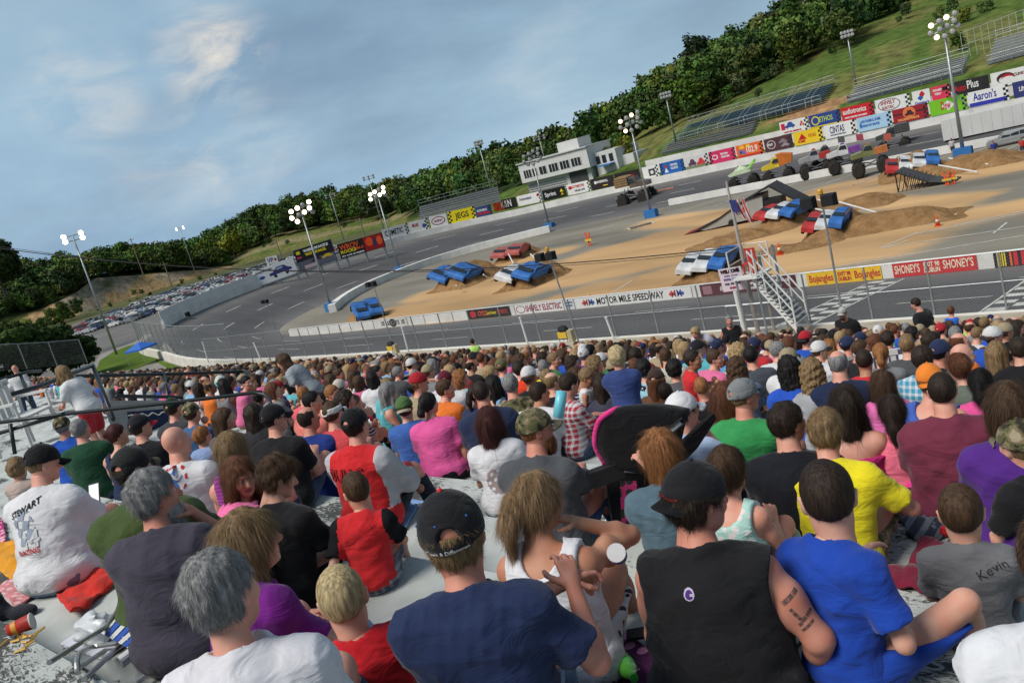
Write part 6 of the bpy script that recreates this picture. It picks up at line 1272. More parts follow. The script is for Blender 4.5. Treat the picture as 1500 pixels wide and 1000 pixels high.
def hair_mesh(kind,h,seed=0,strand=0,L=.30,cap=False):
    k=(kind,round(h,4),seed%3,strand>0,L,cap)
    if k in HC: return HC[k]
    big=kind in('long','wavy','pony','curly','bob','bun','longside')
    F=Field((-.19,-.24,-.50 if big else -.2),(.19,.15,.21),h); inf={'buzz':.004,'short':.011,'thick':.020,'fringe':.008,'curly':.034,'long':.018,'wavy':.024,'pony':.011,'bob':.022,'bun':.011,'longside':.018,'mop':.024}.get(kind,.012)
    F.ell((0,-.014,.024),(.079+inf,.098+inf,.100+inf),k=.0)
    # hairline: plane rising from nape to forehead
    yb=-.070 if kind in('buzz','short','fringe','thick','mop') else -.095
    F.plane((0,.0,-.028),(0,1.05,-1.),0); F.plane((0,0,yb),(0,0,-1));
    if kind in('short','buzz','thick','mop'): # clear the ears
        for s in (-1,1): F.ell((s*.095,.012,-.035),(.03,.030,.045),k=.008,op='s')
    F.plane((0,.082+inf*.5,.0),(0,1,.12))
    if kind=='fringe': F.ell((0,.0,.13),(.075,.10,.085),k=.01,op='s'); F.plane((0,.03,0),(0,1,0))
    if kind=='mop': F.ell((0,.07,.075),(.07,.045,.05),k=.02)
    nz=seed*3+1
    if kind in('long','wavy','longside'):
        wv=.0; F.cap((0,-.075,.02),(0,-.105,-L),.088,.070,k=.03)
        for s in (-1,1): F.cap((s*.065,-.03,.0),(s*.085,-.055,-L*.92),.050,.040,k=.03)
        if kind=='longside':
            for s in (-1,1): F.cap((s*.072,.02,.0),(s*.085,.045,-L*.8),.036,.030,k=.03)
        F.ell((0,.06,-.16),(.058,.075,.16),k=.02,op='s')
    elif kind=='bob':
        F.cap((0,-.062,.02),(0,-.066,-.115),.086,.072,k=.03)
        for s in (-1,1): F.cap((s*.070,-.012,.01),(s*.072,-.012,-.10),.034,.028,k=.03)
        F.ell((0,.085,-.08),(.075,.085,.14),k=.015,op='s')
    elif kind=='curly':
        F.ell((0,-.05,-.05),(.125,.095,.13),k=.03); F.ell((0,-.085,-.16),(.12,.07,.14),k=.03); F.ell((0,.08,-.07),(.06,.085,.12),k=.015,op='s')
    elif kind=='pony':
        F.ell((0,-.112,.03),(.030,.03,.03),k=.015); F.cap((0,-.125,.03),(0,-.155,-.06),.034,.040,k=.02); F.cap((0,-.155,-.06),(.01,-.145,-L),.040,.014,k=.02)
    elif kind=='bun': F.ell((0,-.115,.045),(.046,.038,.042),k=.012)
    amp={'buzz':.0012,'short':.004,'thick':.006,'mop':.008,'curly':.012,'wavy':.009,'long':.005,'longside':.006,'bob':.005,'pony':.004,'bun':.004,'fringe':.003}.get(kind,.004)
    F.noise(amp,{'curly':95,'wavy':60}.get(kind,75),nz,(1,1,.35 if kind not in('curly','short','thick','mop') else 1))
    if cap: F.plane((0,0,.030),(0,.10,1)); F.ell((0,.03,.05),(.088,.10,.055),k=0,op='s')
    V,Q=F.mesh(); ch=[(V,Q,0)]
    if strand>0:
        ln={'buzz':.009,'short':.026,'thick':.034,'mop':.045,'fringe':.022,'curly':.05,'long':.12,'wavy':.11,'longside':.12,'bob':.08,'pony':.07,'bun':.05}.get(kind,.03)
        dens={'buzz':7000,'short':5200,'thick':5200,'mop':5200,'fringe':3500,'curly':6000}.get(kind,8000)
        v,f=strands(V,Q,int(dens*1.5*strand),ln,.0007 if kind!='buzz' else .0005,seed+5,grav=.35 if kind in('short','buzz','thick','mop','fringe') else .85,lift=.10 if kind not in('long','bob','pony','bun','longside') else .04,curl=1.5 if kind in('curly','wavy') else .25)
        ch.append((v,f,0))
    HC[k]=ch; return ch
def cap_mesh(h,back=False,visor=False):
    k=('cap',round(h,4),back,visor)
    if k in HC: return HC[k]
    s=-1 if back else 1
    F=Field((-.13,-.24,-.05),(.13,.24,.19),h); F.ell((0,-.010,.024),(.098,.119,.120),k=0); F.plane((0,0,.016),(0,.12*s,-1)); F.ell((0,-.008,-.004),(.088,.108,.100),k=.0,op='s')
    if visor: F.plane((0,0,.07),(0,0,1))
    if not visor:
        pass
    else: pass
    # strap opening on the side away from the brim
    F.ell((0,-.125*s,.048),(.034,.03,.026),k=.004,op='s')
    F.noise(.0012,40,3)
    V,Q=F.mesh(); ch=[(V,Q,0)]
    if not visor: v,f=uvsphere((0,-.008,.145),.009,8); ch.append((v,f,1))
    # brim
    n,m=13,6; T=[];B=[]
    for j in range(m):
        for i in range(n):
            a=(i/(n-1)-.5)*2; t=j/(m-1); x=a*.082*(1-.10*t*t); y=(.075+math.sqrt(max(0,1-a*a))*.030)+t*.072*math.sqrt(max(0.,1-(a*.93)**2)); z=.030-.024*a*a*1.1-.02*t; T.append((x,y*s,z)); B.append((x,y*s,z-.0045))
    V2=np.array(T+B); K=n*m; Fq=[(j*n+i,j*n+i+1,(j+1)*n+i+1,(j+1)*n+i) for j in range(m-1) for i in range(n-1)]; Fb=[tuple(K+q for q in f[::-1]) for f in Fq]
    rim=[(i,i+1) for i in range(n-1)]; rs=[((m-1)*n+i,(m-1)*n+i+1,K+(m-1)*n+i+1,K+(m-1)*n+i) for i in range(n-1)]+[(j*n,(j+1)*n,K+(j+1)*n,K+j*n) for j in range(m-1)]+[(j*n+n-1,(j+1)*n+n-1,K+(j+1)*n+n-1,K+j*n+n-1) for j in range(m-1)]
    ch.append((V2,np.array(Fq+Fb+rs),2)); HC[k]=ch; return ch
def hand_mesh(h,pose):
    """palm along +x from the wrist at origin, back of hand +z, thumb side +y (for the right hand; mirrored for the left)"""
    k=('hand',round(h,4),pose)
    if k in HC: return HC[k]
    F=Field((-.03,-.07,-.09),(.21,.10,.06),h); F.cap((-.02,0,0),(.03,0,0),.026,.026,k=.012)
    for y in (-.026,-.009,.009,.026): F.cap((.02,y*.6,0),(.088,y,0),.014,.0115,k=.012)
    curl={'relax':.45,'fist':1.35,'flat':.06,'clasp':.8,'hold':.95}[pose]
    for i,(y,l) in enumerate(((-.029,.056),(-.0095,.070),(.0095,.075),(.028,.066))):
        p=np.array((.088,y,0)); a=curl*(.55+.08*i*(-1)**i); d=np.array((math.cos(a),(y*1.2 if pose=='flat' else y*.4),-math.sin(a)))
        for q,(fr,rd) in enumerate(((.45,.0092),(.32,.0085),(.23,.0076))):
            e=p+d/np.linalg.norm(d)*l*fr*1.05; F.cap(p,e,rd,rd*.93,k=.003); p=e; a+=curl*.8; d=np.array((math.cos(a),(y*1.2 if pose=='flat' else 0),-math.sin(a)))
    p=np.array((.022,.024,-.004));
    for (dx,dy,dz),l,r_ in (((.55,.75,-.25),.040,.0125),((.8,.35,-.35-.3*curl),.032,.0105),((.85,.0,-.4-.3*curl),.025,.009)): d=np.array((dx,dy,dz)); e=p+d/np.linalg.norm(d)*l; F.cap(p,e,r_,r_*.92,k=.006); p=e
    HC[k]=F.mesh(); return HC[k]
def shoe_mesh(h):
    k=('shoe',round(h,4))
    if k in HC: return HC[k]
    F=Field((-.07,-.10,-.07),(.07,.22,.10),h); F.ell((0,-.02,-.005),(.042,.055,.05),k=.02); F.ell((0,.10,-.018),(.048,.085,.034),k=.03); F.cap((0,-.03,.02),(0,-.03,.06),.04,.038,k=.02); F.plane((0,0,-.042),(0,0,-1)); HC[k]=F.mesh(); return HC[k]
def ik(a,c,l1,l2,pole):
    a=np.array(a,float);c=np.array(c,float); d=c-a; D=np.linalg.norm(d); D2=min(D,(l1+l2)*.995); u=d/(D+1e-9); c=a+u*D2; x=(l1*l1-l2*l2+D2*D2)/(2*D2); y=math.sqrt(max(1e-6,l1*l1-x*x)); p=np.array(pole,float); p-=u*(p@u); p/=np.linalg.norm(p)+1e-9
    return a+u*x+p*y,c
SKIN={'fair':(.62,.38,.29),'pink':(.64,.35,.27),'tan':(.45,.24,.155),'red':(.56,.27,.20),'brown':(.22,.12,.08),'olive':(.50,.29,.19)}
HAIR={'black':(.012,.010,.010),'dark':(.028,.018,.013),'brown':(.065,.036,.020),'auburn':(.11,.042,.02),'darkred':(.055,.016,.014),'blond':(.34,.235,.12),'dirty':(.20,.13,.065),'grey':(.20,.20,.20),'white':(.42,.41,.40),'ginger':(.26,.11,.04),'highlight':(.25,.16,.085),'platinum':(.42,.33,.18)}
PROTO={}
def build_person(P,yaw,spec,d,label,group='spectators seated in the stand',seatdrop=.235,key=None,top=True):
    """spec keys: s,g,fem,pose(seat/cross/stand),lean,side,hy(head yaw),hp(head pitch),hr, L,R arm modes, shirt,sc,(cut) , pants,pc,plen, hair,hc, cap,cc,brimc,capback, skin"""
    g=spec.get; s=g('s',1.); G=g('g',1.); fem=g('fem',False); pose=g('pose','seat'); kid=s<.85
    hv=float(np.clip(d*.0033*g('res',1.),.0085,.065))/s; hh=float(np.clip(d*.0017,.0042,.03)); hh=round(hh/.0006)*.0006
    if d<4: hh=.0042
    lean=g('lean',.12); side=g('side',0.); Rt=rotm(-lean,side,0); pel=np.array((0,0,.10))
    zoff=0.
    if pose=='stand': zoff=.80; pel=pel+[0,0,zoff]
    T=lambda x,y,z: pel+Rt@np.array((x,y,z-.10))
    fw_=.9 if fem else 1.
    up_l,fo_l=.275,.25
    if kid: hs=1.16/s*.86 if s<.7 else 1.05/s*.9
    else: hs=1./s*(.97 if fem else 1.)
    hs=min(hs,1.45)*g('hsm',1.)*(.93 if d>4.2 else 1)
    neckb=T(0,.0,.585); hc_=T(0,.045,.768+(hs-1)*.04)
    RH=rotm(g('hp',0.)-.03,g('hr',0.),g('hy',0.))
    sh={a:T(a*.183*(.92+.08*G)*fw_,0,.500) for a in(-1,1)}
    # arms
    wr={};el={}
    modes={-1:g('L','knee'),1:g('R','knee')}; hand={}
    knee={};ank={}
    for a in (-1,1):
        hip=pel+np.array((a*.095,.03,-.01))
        if pose=='stand': knee[a]=pel+np.array((a*.11,.04+a*g('stride',.03),-.43)); ank[a]=pel+np.array((a*.12,-.02+a*g('stride',.03)*2,-.84))
        elif pose=='cross': knee[a]=np.array((a*.34,.30,.13)); ank[a]=np.array((-a*.06,.40,.05))
        elif pose=='kneel': knee[a]=np.array((a*.14,.36,.04)); ank[a]=np.array((a*.13,-.1,.03))
        else: knee[a]=np.array((a*(.15+.05*g('spread',0)),.42,.26+g('ku',0.))); ank[a]=np.array((a*.14,.60,-seatdrop/s+.09))
    for a in (-1,1):
        m=modes[a]; hp='relax'; pole=(a*.5,-.5,-1)
        if isinstance(m,tuple): w_=np.array(m[:3])*[a if m[0]<5 else 1,1,1]; hp=m[3] if len(m)>3 else 'relax'; pole=m[4] if len(m)>4 else pole
        elif m=='knee': w_=knee[a]*[.8,.82,1]+[0,0,.075] if pose!='stand' else T(a*.26,.06,.02)
        elif m=='lap': w_=T(a*.05,.24,.22); hp='clasp'; pole=(a*.8,-.6,-.6)
        elif m=='fold': w_=T(-a*.10,.20,.30); hp='fist'; pole=(a*.8,-.2,-.9)
        elif m=='face': w_=T(a*.09,.16,.60); hp='fist'; pole=(a*.4,.3,-1)
        elif m=='prop': w_=np.array((a*.33,-.16,.04)); hp='flat'; pole=(a*.6,-.9,0)
        elif m=='side': w_=T(a*.27,.05,.0); hp='relax'; pole=(a*.4,-1,0)
        elif m=='front': w_=T(a*.10,.38,.34); hp='hold'; pole=(a*.8,-.3,-1)
        el[a],wr[a]=ik(sh[a],w_,up_l,fo_l,pole); hand[a]=hp
    # bounds
    pts=np.array([pel,neckb]+list(sh.values())+list(el.values())+list(wr.values())+list(knee.values())+list(ank.values())); lo=pts.min(0)-[.14+.1*G,.14+.08*G,.13]; hi=pts.max(0)+[.14+.1*G,.16+.1*G,.12]
    q=1+(G-1); AR=.9*fw_*(.75+.25*G)*g('arm',1.); LG=(.8+.2*G)
    def torso(F,e,k=.05):
        F.ell(pel+[0,.0,.01],np.array((.175*G+.01*fem,.14*G,.135))+e,k=k); F.ell(T(0,.015+.05*(G-1),.265),np.array((.158*G*fw_,.125*(G**1.3),.17))+e,Rt,k=k); F.ell(T(0,.0,.42),np.array((.178*(.6+.4*G)*fw_,.118*(.55+.45*G),.165))+e,Rt,k=k)
        F.ell(T(0,-.02,.48),np.array((.160*(.6+.4*G)*fw_,.080*(.6+.4*G),.085))+e,Rt,k=k)
        F.cap(T(-.14*fw_,0,.512),T(.14*fw_,0,.512),.050*(.7+.3*G)+e,.050*(.7+.3*G)+e,k=k)
        for a in (-1,1):
            F.cap(T(a*.03,-.01,.585),T(a*.14*fw_,0,.528),.034+e,.036+e,k=k); F.ell(sh[a],np.array((.058,.062,.066))*(.72+.28*G)+e,k=k)
            if fem and not kid: F.ell(T(a*.075,.10,.41),np.array((.075,.070,.075))*(.7+.3*G)+e,k=.03)
    chunks=[]
    F=Field(lo,hi,hv); torso(F,-.004)
    F.cap(T(0,-.005,.55),hc_+RH@np.array((0,-.02,-.09))*hs,.062*(.8+.2*G)*fw_,.056*(.85+.15*G)*(.88 if fem else 1)*(.9 if kid else 1),k=.03)
    for a in (-1,1):
        F.cap(sh[a],el[a],.050*AR,.041*AR,k=.025); F.ell((sh[a]*.55+el[a]*.45),np.array((.052,.052,.075))*AR,k=.03); F.cap(el[a],wr[a],.042*AR,.026*(.5+.5*AR),k=.02); F.ell(el[a]*.75+wr[a]*.25,np.array((.043,.043,.05))*AR,k=.02)
        F.cap(pel+np.array((a*.095,.02,-.02)),knee[a],.088*LG,.058*LG,k=.03); F.cap(knee[a],ank[a],.056*LG,.036,k=.02); F.ell(knee[a]*.7+ank[a]*.3-[0,.012,0],np.array((.055,.06,.08))*LG,k=.03)
    V,Q=F.mesh(); chunks.append((V,Q,0))
    hm=round((max(hv*s*.45,.004))/.001)*.001
    if d<9:
        for a in (-1,1):
            V,Q=hand_mesh(min(hm,.006),hand[a]); V=V*[1,a,1]*(.92 if fem else 1)*(1.1 if kid else 1);
            if a<0: Q=Q[:,::-1]
            x=wr[a]-el[a]; x/=np.linalg.norm(x);
            if modes[a] in('face',) : z=np.array((a*.6,.8,.2))
            elif modes[a]=='prop': x=np.array((a*.3,-.9,-.1)); x/=np.linalg.norm(x); z=np.array((0,0,1.))
            elif modes[a] in ('lap',): z=np.array((0,.8,.6))
            else: z=np.array((a*.25,.1,1.))
            if isinstance(modes[a],tuple) and len(modes[a])>5: z=np.array(modes[a][5],float)
            z=z-x*(z@x); z/=np.linalg.norm(z); y=np.cross(z,x); chunks.append((V@np.stack([x,y,z])+wr[a],Q,0))
    else:
        for a in (-1,1): x=wr[a]-el[a]; x/=np.linalg.norm(x); v,f=uvsphere((0,0,0),1,7); chunks.append((v*[.045,.045,.045]+wr[a]+x*.06,f,0))
    for v,f,mi in head_mesh(hh if d<9 else (.012 if d<30 else .028),fat=round(.9+.1*G,1),fem=fem): chunks.append(((v*hs)@RH.T+hc_,f,mi))
    if pose!='cross' or True:
        shv,shf=shoe_mesh(.008 if d<8 else (.014 if d<30 else .03))
        fr=rotm(0,0,0)
        if g('barefoot'):
            chunks+= [((shv*[.8,.92,.8])+ank[a]+[0,.03,-.035],shf,0) for a in (-1,1)]
    def fin(ch): return [(v*s,f,m) for v,f,m in ch]
    out=[]
    me=mk_mesh('person',fin(chunks),[m_skin,m_eye,m_iris,m_lip]); out.append(('person',me,SKIN[g('skin','fair')] if isinstance(g('skin','fair'),str) else g('skin')))
    # shirt
    st=g('shirt','tee'); nz=int(abs(P[0]*37+P[1]*91))
    if st:
        F=Field(lo-.02,hi+.02,hv); e=.010+.008*g('loose',1.); torso(F,e)
        sl={'tee':.72,'long':1.,'tank':0,'sleeveless':0,'strap':0,'polo':.75}[st]
        if sl:
            for a in (-1,1):
                F.cap(sh[a],el[a],.054*AR+e,.046*AR+e+.006,k=.03,cut=(sl if st!='long' else None))
                if st=='long': F.cap(el[a],wr[a],.044*AR+e,.030+e,k=.02,cut=.93)
        if d<7 and st in('tee','polo'):
            for a in (-1,1): m0=sh[a]+(el[a]-sh[a])*(sl-.10); F.cap(m0,sh[a]+(el[a]-sh[a])*sl,.050*AR+e+.007,.048*AR+e+.011,k=.004,cut=1.)
            F.ell(T(0,.018,.592),(.098,.100,.030),Rt,k=.006)
        F.noise(.0046*g('wr',1.),22,nz,(1,1,1.25)); F.crease(.0085*g('wr',1.),17,nz+1,(.35,.2,.9)); F.crease(.006*g('wr',1.),30,nz+2,(.8,.1,.5))
        F.plane(pel+[0,0,g('hem',-.085 if (nz%3) else -.045)],(0,(nz%5-2)*.06,-1))
        if pose=='stand': pass
        if st in('tee','long','polo'): F.ell(T(0,.035,.640),(.076,.083,.078),Rt,k=.008,op='s')
        elif st=='sleeveless':
            F.ell(T(0,.03,.635),(.085,.09,.085),Rt,k=.01,op='s')
            for a in (-1,1): F.ell(T(a*.245*(.85+.15*G)*fw_,0,.475),(.060,.14,.125),Rt,k=.012,op='s')
        elif st=='tank':
            F.ell(T(0,-.03,.60),(.088,.14,.145),Rt,k=.012,op='s')
            for a in (-1,1): F.ell(T(a*.225*(.85+.15*G)*fw_,0,.49),(.070,.16,.155),Rt,k=.012,op='s')
        elif st=='strap':
            F.plane(T(0,0,.425),Rt@np.array((0,0,1.)))
            for a in (-1,1): F.cap(T(a*.085,-.115,.40),T(a*.075,-.02,.60),.007,.007,k=.005); F.cap(T(a*.075,-.02,.60),T(a*.08,.10,.45),.007,.007,k=.005)
        ch=[(*F.mesh(),0)]
        if st=='polo':
            F=Field(neckb-[.16,.16,.1],neckb+[.16,.16,.12],hv*.7); F.ell(T(0,.012,.603),(.083,.08,.042),Rt,k=0); F.ell(T(0,.015,.62),(.066,.064,.08),Rt,k=0,op='s'); ch.append((*F.mesh(),0))
        ms=[CLOTHS[g('smat','plain')]]
        if g('sleevec'): # contrast sleeves as a second material
            V,Q,_=ch[0]; c=V[Q].mean(1); lc=(c-pel)@Rt; m_=(np.abs(lc[:,0])>.178*(.8+.2*G)+.10*np.clip(.44-lc[:,2],0,.2))&(lc[:,2]>.08); ch=[(V,Q[~m_],0),(V,Q[m_],1)]; ms.append(mat('sleeve_%d_%d_%d'%tuple(int(q*99) for q in g('sleevec')),g('sleevec'),.85,.1,5,.3,20,spec=.1))
        out.append(('shirt',mk_mesh('shirt',fin(ch),ms),g('sc',(.5,.5,.5))))
    pt=g('pants','jeans')
    if pt:
        F=Field(lo-.02,hi+.02,hv); e=.011
        F.ell(pel+[0,.0,.0],np.array((.178*G+.01*fem,.143*G,.125))+e,k=.04)
        short=pt in('shorts','camoshorts')
        for a in (-1,1):
            F.cap(pel+np.array((a*.095,.02,-.02)),knee[a],.090*LG+e,.060*LG+e+(.015 if short else 0),k=.035,cut=(.93 if short else None))
            if not short: F.cap(knee[a],ank[a],.058*LG+e,.046+e,k=.02,cut=.93)
        F.noise(.004,30,nz+4); F.crease(.008,24,nz+3,(.9,.3,.3)); F.plane(pel+[0,0,.09],(0,0,1))
        out.append(('shorts' if short else 'trousers',mk_mesh('trousers',fin([(*F.mesh(),0)]),[CLOTHS[g('pmat','plain')]]),g('pc',(.06,.09,.16))))
    if not g('barefoot'):
        ch=[]
        for a in (-1,1): ch.append((shv+ank[a]+[0,.03,-.035],shf,0))
        for i,a in enumerate((-1,1)): out.append(('shoe',mk_mesh('shoe',fin([ch[i]]),[m_cloth]),g('shoec',(.12,.12,.13))))
    hk=g('hair','short')
    if hk:
        near=d<5.2; ch=[((v*hs)@RH.T+hc_,f,m) for v,f,m in hair_mesh(hk,hh if d<9 else (.014 if d<30 else .030),int(abs(P[0]*10))%3,strand=(1. if d<4 else .6 if d<7.5 else 0)*(.5 if g('cap') else 1),L=g('hl',.30),cap=bool(g('cap')) and g('cap')!='visor')]
        c=HAIR[g('hc','brown')]; out.append(('hair',mk_mesh('hair',fin(ch),[m_hair]),c))
        if g('beard'):
            F=Field((-.1,-.02,-.2),(.1,.15,.02),max(hh,.004)); F.ell((0,.035,-.085),(.060,.062,.055),k=0); F.ell((0,.06,-.125),(.045,.04,.05+.02*g('beardl',0)),k=.02); F.ell((0,.10,-.040),(.022,.03,.030),k=.005,op='s'); F.plane((0,0,-.035),(0,-.4,1)); F.noise(.003,90,3); V,Q=F.mesh(); ch=[(V,Q,0)]
            if near: ch.append((*strands(V,Q,3500,.03,.0011,9,grav=.8,lift=.3),0))
            out.append(('beard',mk_mesh('beard',fin([((v*hs)@RH.T+hc_,f,m) for v,f,m in ch]),[m_hair]),HAIR[g('beard')]))
    if g('cap'):
        ch=[((v*hs)@RH.T+hc_,f,m) for v,f,m in cap_mesh(max(hh,.005) if d<9 else (.010 if d<30 else .022),g('capback',False),g('cap')=='visor')]
        bc=g('brimc',g('cc',(.02,.02,.02))); nb='brim_%d_%d_%d'%tuple(int(q*99) for q in bc); mb_=mat(nb,bc,.8,.1,8,.2,60,spec=.1)
        bt=g('buttonc',bc); out.append(('cap',mk_mesh('cap',fin(ch),[CLOTHS[g('cmat','plain')],mat('btn_%d_%d_%d'%tuple(int(q*99) for q in bt),bt,.7,.05),mb_]),g('cc',(.02,.02,.02))))
    if g('glasses'):
        q=MB();
        for a in (-1,1): q.tube([(a*.083,-.01,.010),(a*.078,.07,.012),(a*.055,.098,.008)],.003,5)
        for a in (-1,1): q.lathe([(.022,-.003),(.022,.003)],12,M=np.array([[1,0,0,a*.033],[0,1,0,.100],[0,0,1,.003],[0,0,0,1.]]),axis=1)
        V=np.vstack(q.v); V=((V*hs)@RH.T+hc_)*s; q.v=[V]; out.append(('glasses',q,(.02,.02,.02)))
    objs=[]; root=None
    info=dict(T=T,RH=RH,hc=hc_,hs=hs,s=s,wr=wr,el=el,pel=pel,Rt=Rt,sh=sh)
    for nm,me,c in out:
        if isinstance(me,MB): o=me.build(nm,m_blk,root)
        else:
            o=bpy.data.objects.new(nm,me); COL.objects.link(o)
            if root is not None: o.parent=root
        o.color=(*c,1)
        if root is None: root=o; o.location=tuple(P); o.rotation_euler=(0,0,yaw); tag(o,label,'person',group)
        objs.append(o)
    info['objs']={o.name.split('.')[0]:o for o in objs}; info['root']=root
    return info
# ---- decals: flat artwork pressed on to clothing
from mathutils.bvhtree import BVHTree
def press(info,part,me_or_mb,c,u,v,nrm,m,name='print',lift=.004,scale=1.,sub=0):
    """artwork in its own xy plane, centred; c: point in local unscaled body frame, u: its x, v: its y, nrm: direction it is pressed along"""
    o=info['objs'][part]; s=info['s']; bm_=o.data
    n=len(bm_.vertices); co=np.empty(n*3,np.float32); bm_.vertices.foreach_get('co',co); co=co.reshape(-1,3)
    key='bvh'+part
    if key not in info: info[key]=BVHTree.FromPolygons([Vector(q) for q in co],[tuple(p.vertices) for p in bm_.polygons])
    bv=info[key]; c=np.array(c)*s; u=np.array(u,float);u/=np.linalg.norm(u); v=np.array(v,float); v/=np.linalg.norm(v); nr=Vector(nrm).normalized()
    if isinstance(me_or_mb,MB): V=np.vstack(me_or_mb.v); Fc=me_or_mb.f
    else: V=np.array([q.co[:] for q in me_or_mb.vertices]); Fc=[tuple(p.vertices) for p in me_or_mb.polygons]
    W=[]
    for p in V:
        q=Vector(c+u*p[0]*scale+v*p[1]*scale); h=bv.ray_cast(q-nr*.6,nr,1.6)
        W.append(tuple(h[0]-nr*lift) if h[0] is not None else tuple(q-nr*.0))
    me=bpy.data.meshes.new(name); me.from_pydata(W,[],Fc); me.materials.append(m); me.update(); ob=bpy.data.objects.new(name,me); COL.objects.link(ob); ob.parent=o; return ob
def text_mesh(body,size,bold=0.):
    cu=bpy.data.curves.new('t','FONT'); cu.body=body; cu.size=size; cu.align_x='CENTER'; cu.align_y='CENTER'; cu.offset=bold; cu.resolution_u=2; o=bpy.data.objects.new('t',cu); COL.objects.link(o); dg=bpy.context.evaluated_depsgraph_get(); me=bpy.data.meshes.new_from_object(o.evaluated_get(dg)); bpy.data.objects.remove(o); bpy.data.curves.remove(cu); return me
def grid_patch(w_,h_,fn=None,n=14):
    m=MB(); V=[];F=[]
    for j in range(n+1):
        for i in range(n+1): V.append(((i/n-.5)*w_,(j/n-.5)*h_,0))
    for j in range(n):
        for i in range(n):
            x,y=(i+.5)/n*2-1,(j+.5)/n*2-1
            if fn is None or fn(x,y): F.append((j*(n+1)+i,j*(n+1)+i+1,(j+1)*(n+1)+i+1,(j+1)*(n+1)+i))
    m.add(V,F); return m
# ================================================================ THE STAND
def zp(Y): return -1.47-.258*Y if Y<10 else -4.05-.287*(Y-10)
RD_,R0_=.9,.05
ROWS=list(range(-4,29)); ZT={k:zp(R0_+RD_*(k+.5)) for k in ROWS}
def conc_mat():
    m=bpy.data.materials.new('worn_painted_concrete'); m.use_nodes=True; n=m.node_tree.nodes; l=m.node_tree.links; p=n['Principled BSDF']; p.inputs['Roughness'].default_value=.85; p.inputs['Specular IOR Level'].default_value=.2
    t=n.new('ShaderNodeTexCoord'); z=n.new('ShaderNodeTexNoise'); z.inputs['Scale'].default_value=1.1; z.inputs['Detail'].default_value=3; l.new(t.outputs['Object'],z.inputs[0])
    v=n.new('ShaderNodeTexNoise'); v.inputs['Scale'].default_value=26; v.inputs['Detail'].default_value=7; v.inputs['Roughness'].default_value=.72; v.inputs['Distortion'].default_value=1.1; mpn=n.new('ShaderNodeMapping'); mpn.inputs['Scale'].default_value=(.55,1.5,1); mpn.inputs['Rotation'].default_value=(0,0,.5); l.new(t.outputs['Object'],mpn.inputs[0]); l.new(mpn.outputs[0],v.inputs[0])
    a=n.new('ShaderNodeMath'); a.operation='MULTIPLY_ADD'; a.inputs[1].default_value=1.35; l.new(z.outputs[0],a.inputs[0]); l.new(v.outputs[0],a.inputs[2]); a2=n.new('ShaderNodeMath'); a2.operation='MULTIPLY_ADD'; a2.inputs[1].default_value=.5; a2.inputs[2].default_value=-.12; l.new(a.outputs[0],a2.inputs[0])
    r=n.new('ShaderNodeValToRGB'); e=r.color_ramp.elements; e[0].position=.515; e[0].color=(0,0,0,1); e[1].position=.53; e[1].color=(1,1,1,1); l.new(a2.outputs[0],r.inputs[0])
    z2=n.new('ShaderNodeTexNoise'); z2.inputs['Scale'].default_value=2.6; z2.inputs['Detail'].default_value=6; l.new(t.outputs['Object'],z2.inputs[0]); r2=n.new('ShaderNodeValToRGB'); e=r2.color_ramp.elements; e[0].position=.35; e[0].color=(.38,.405,.39,1); e[1].position=.62; e[1].color=(.53,.555,.535,1); l.new(z2.outputs[0],r2.inputs[0])
    # pale bare patches
    z3=n.new('ShaderNodeTexNoise'); z3.inputs['Scale'].default_value=3.3; z3.inputs['Detail'].default_value=8; z3.inputs['Roughness'].default_value=.7; l.new(mpn.outputs[0],z3.inputs[0]); r3=n.new('ShaderNodeValToRGB'); e=r3.color_ramp.elements; e[0].position=.64; e[0].color=(0,0,0,1); e[1].position=.655; e[1].color=(1,1,1,1); l.new(z3.outputs[0],r3.inputs[0])
    m2=n.new('ShaderNodeMix'); m2.data_type='RGBA'; l.new(r3.outputs[0],m2.inputs[0]); l.new(r2.outputs[0],m2.inputs[6]); m2.inputs[7].default_value=(.55,.55,.52,1)
    m1=n.new('ShaderNodeMix'); m1.data_type='RGBA'; l.new(r.outputs[0],m1.inputs[0]); l.new(m2.outputs[2],m1.inputs[6]); m1.inputs[7].default_value=(.075,.078,.075,1); l.new(m1.outputs[2],p.inputs['Base Color'])
    b=n.new('ShaderNodeBump'); b.inputs['Strength'].default_value=.5; b.inputs['Distance'].default_value=.006; b.invert=True; l.new(r.outputs[0],b.inputs['Height']); l.new(b.outputs[0],p.inputs['Normal'])
    return m
m_stand=conc_mat()
stb=MB(); X0,X1=-64.,9.
prof=[]
for k in ROWS: y0=R0_+RD_*k; prof+=[(y0,ZT[k]),(y0+RD_-.02,ZT[k]),(y0+RD_,ZT[k]-.02)]
prof.append((26.2,-8.70)); prof.append((29.66,-8.83))
xs_=np.arange(X0,X1+.1,3.65); A=[]
for x in xs_: A+= [(x,y,z) for y,z in prof]
npf=len(prof); stb.add(A,[(i*npf+j,(i+1)*npf+j,(i+1)*npf+j+1,i*npf+j+1) for i in range(len(xs_)-1) for j in range(npf-1)])
# side and back faces
stb.add([(X0,y,z) for y,z in prof]+[(X0,29.66,-13),(X0,prof[0][0],-13)],[tuple(range(npf+2))]);
ap=MB(); ap.add([(X0,26.22,-8.685),(12,26.22,-8.685),(12,29.62,-8.815),(X0,29.62,-8.815)],[(0,1,2,3)]); tag(ap.build('front_apron',mat('tan_concrete',(.42,.36,.28),.9,.18,.9,.2,9)),kind='structure')
so_=tag(stb.build('grandstand',m_stand),'stepped concrete grandstand with flaking pale paint','grandstand')
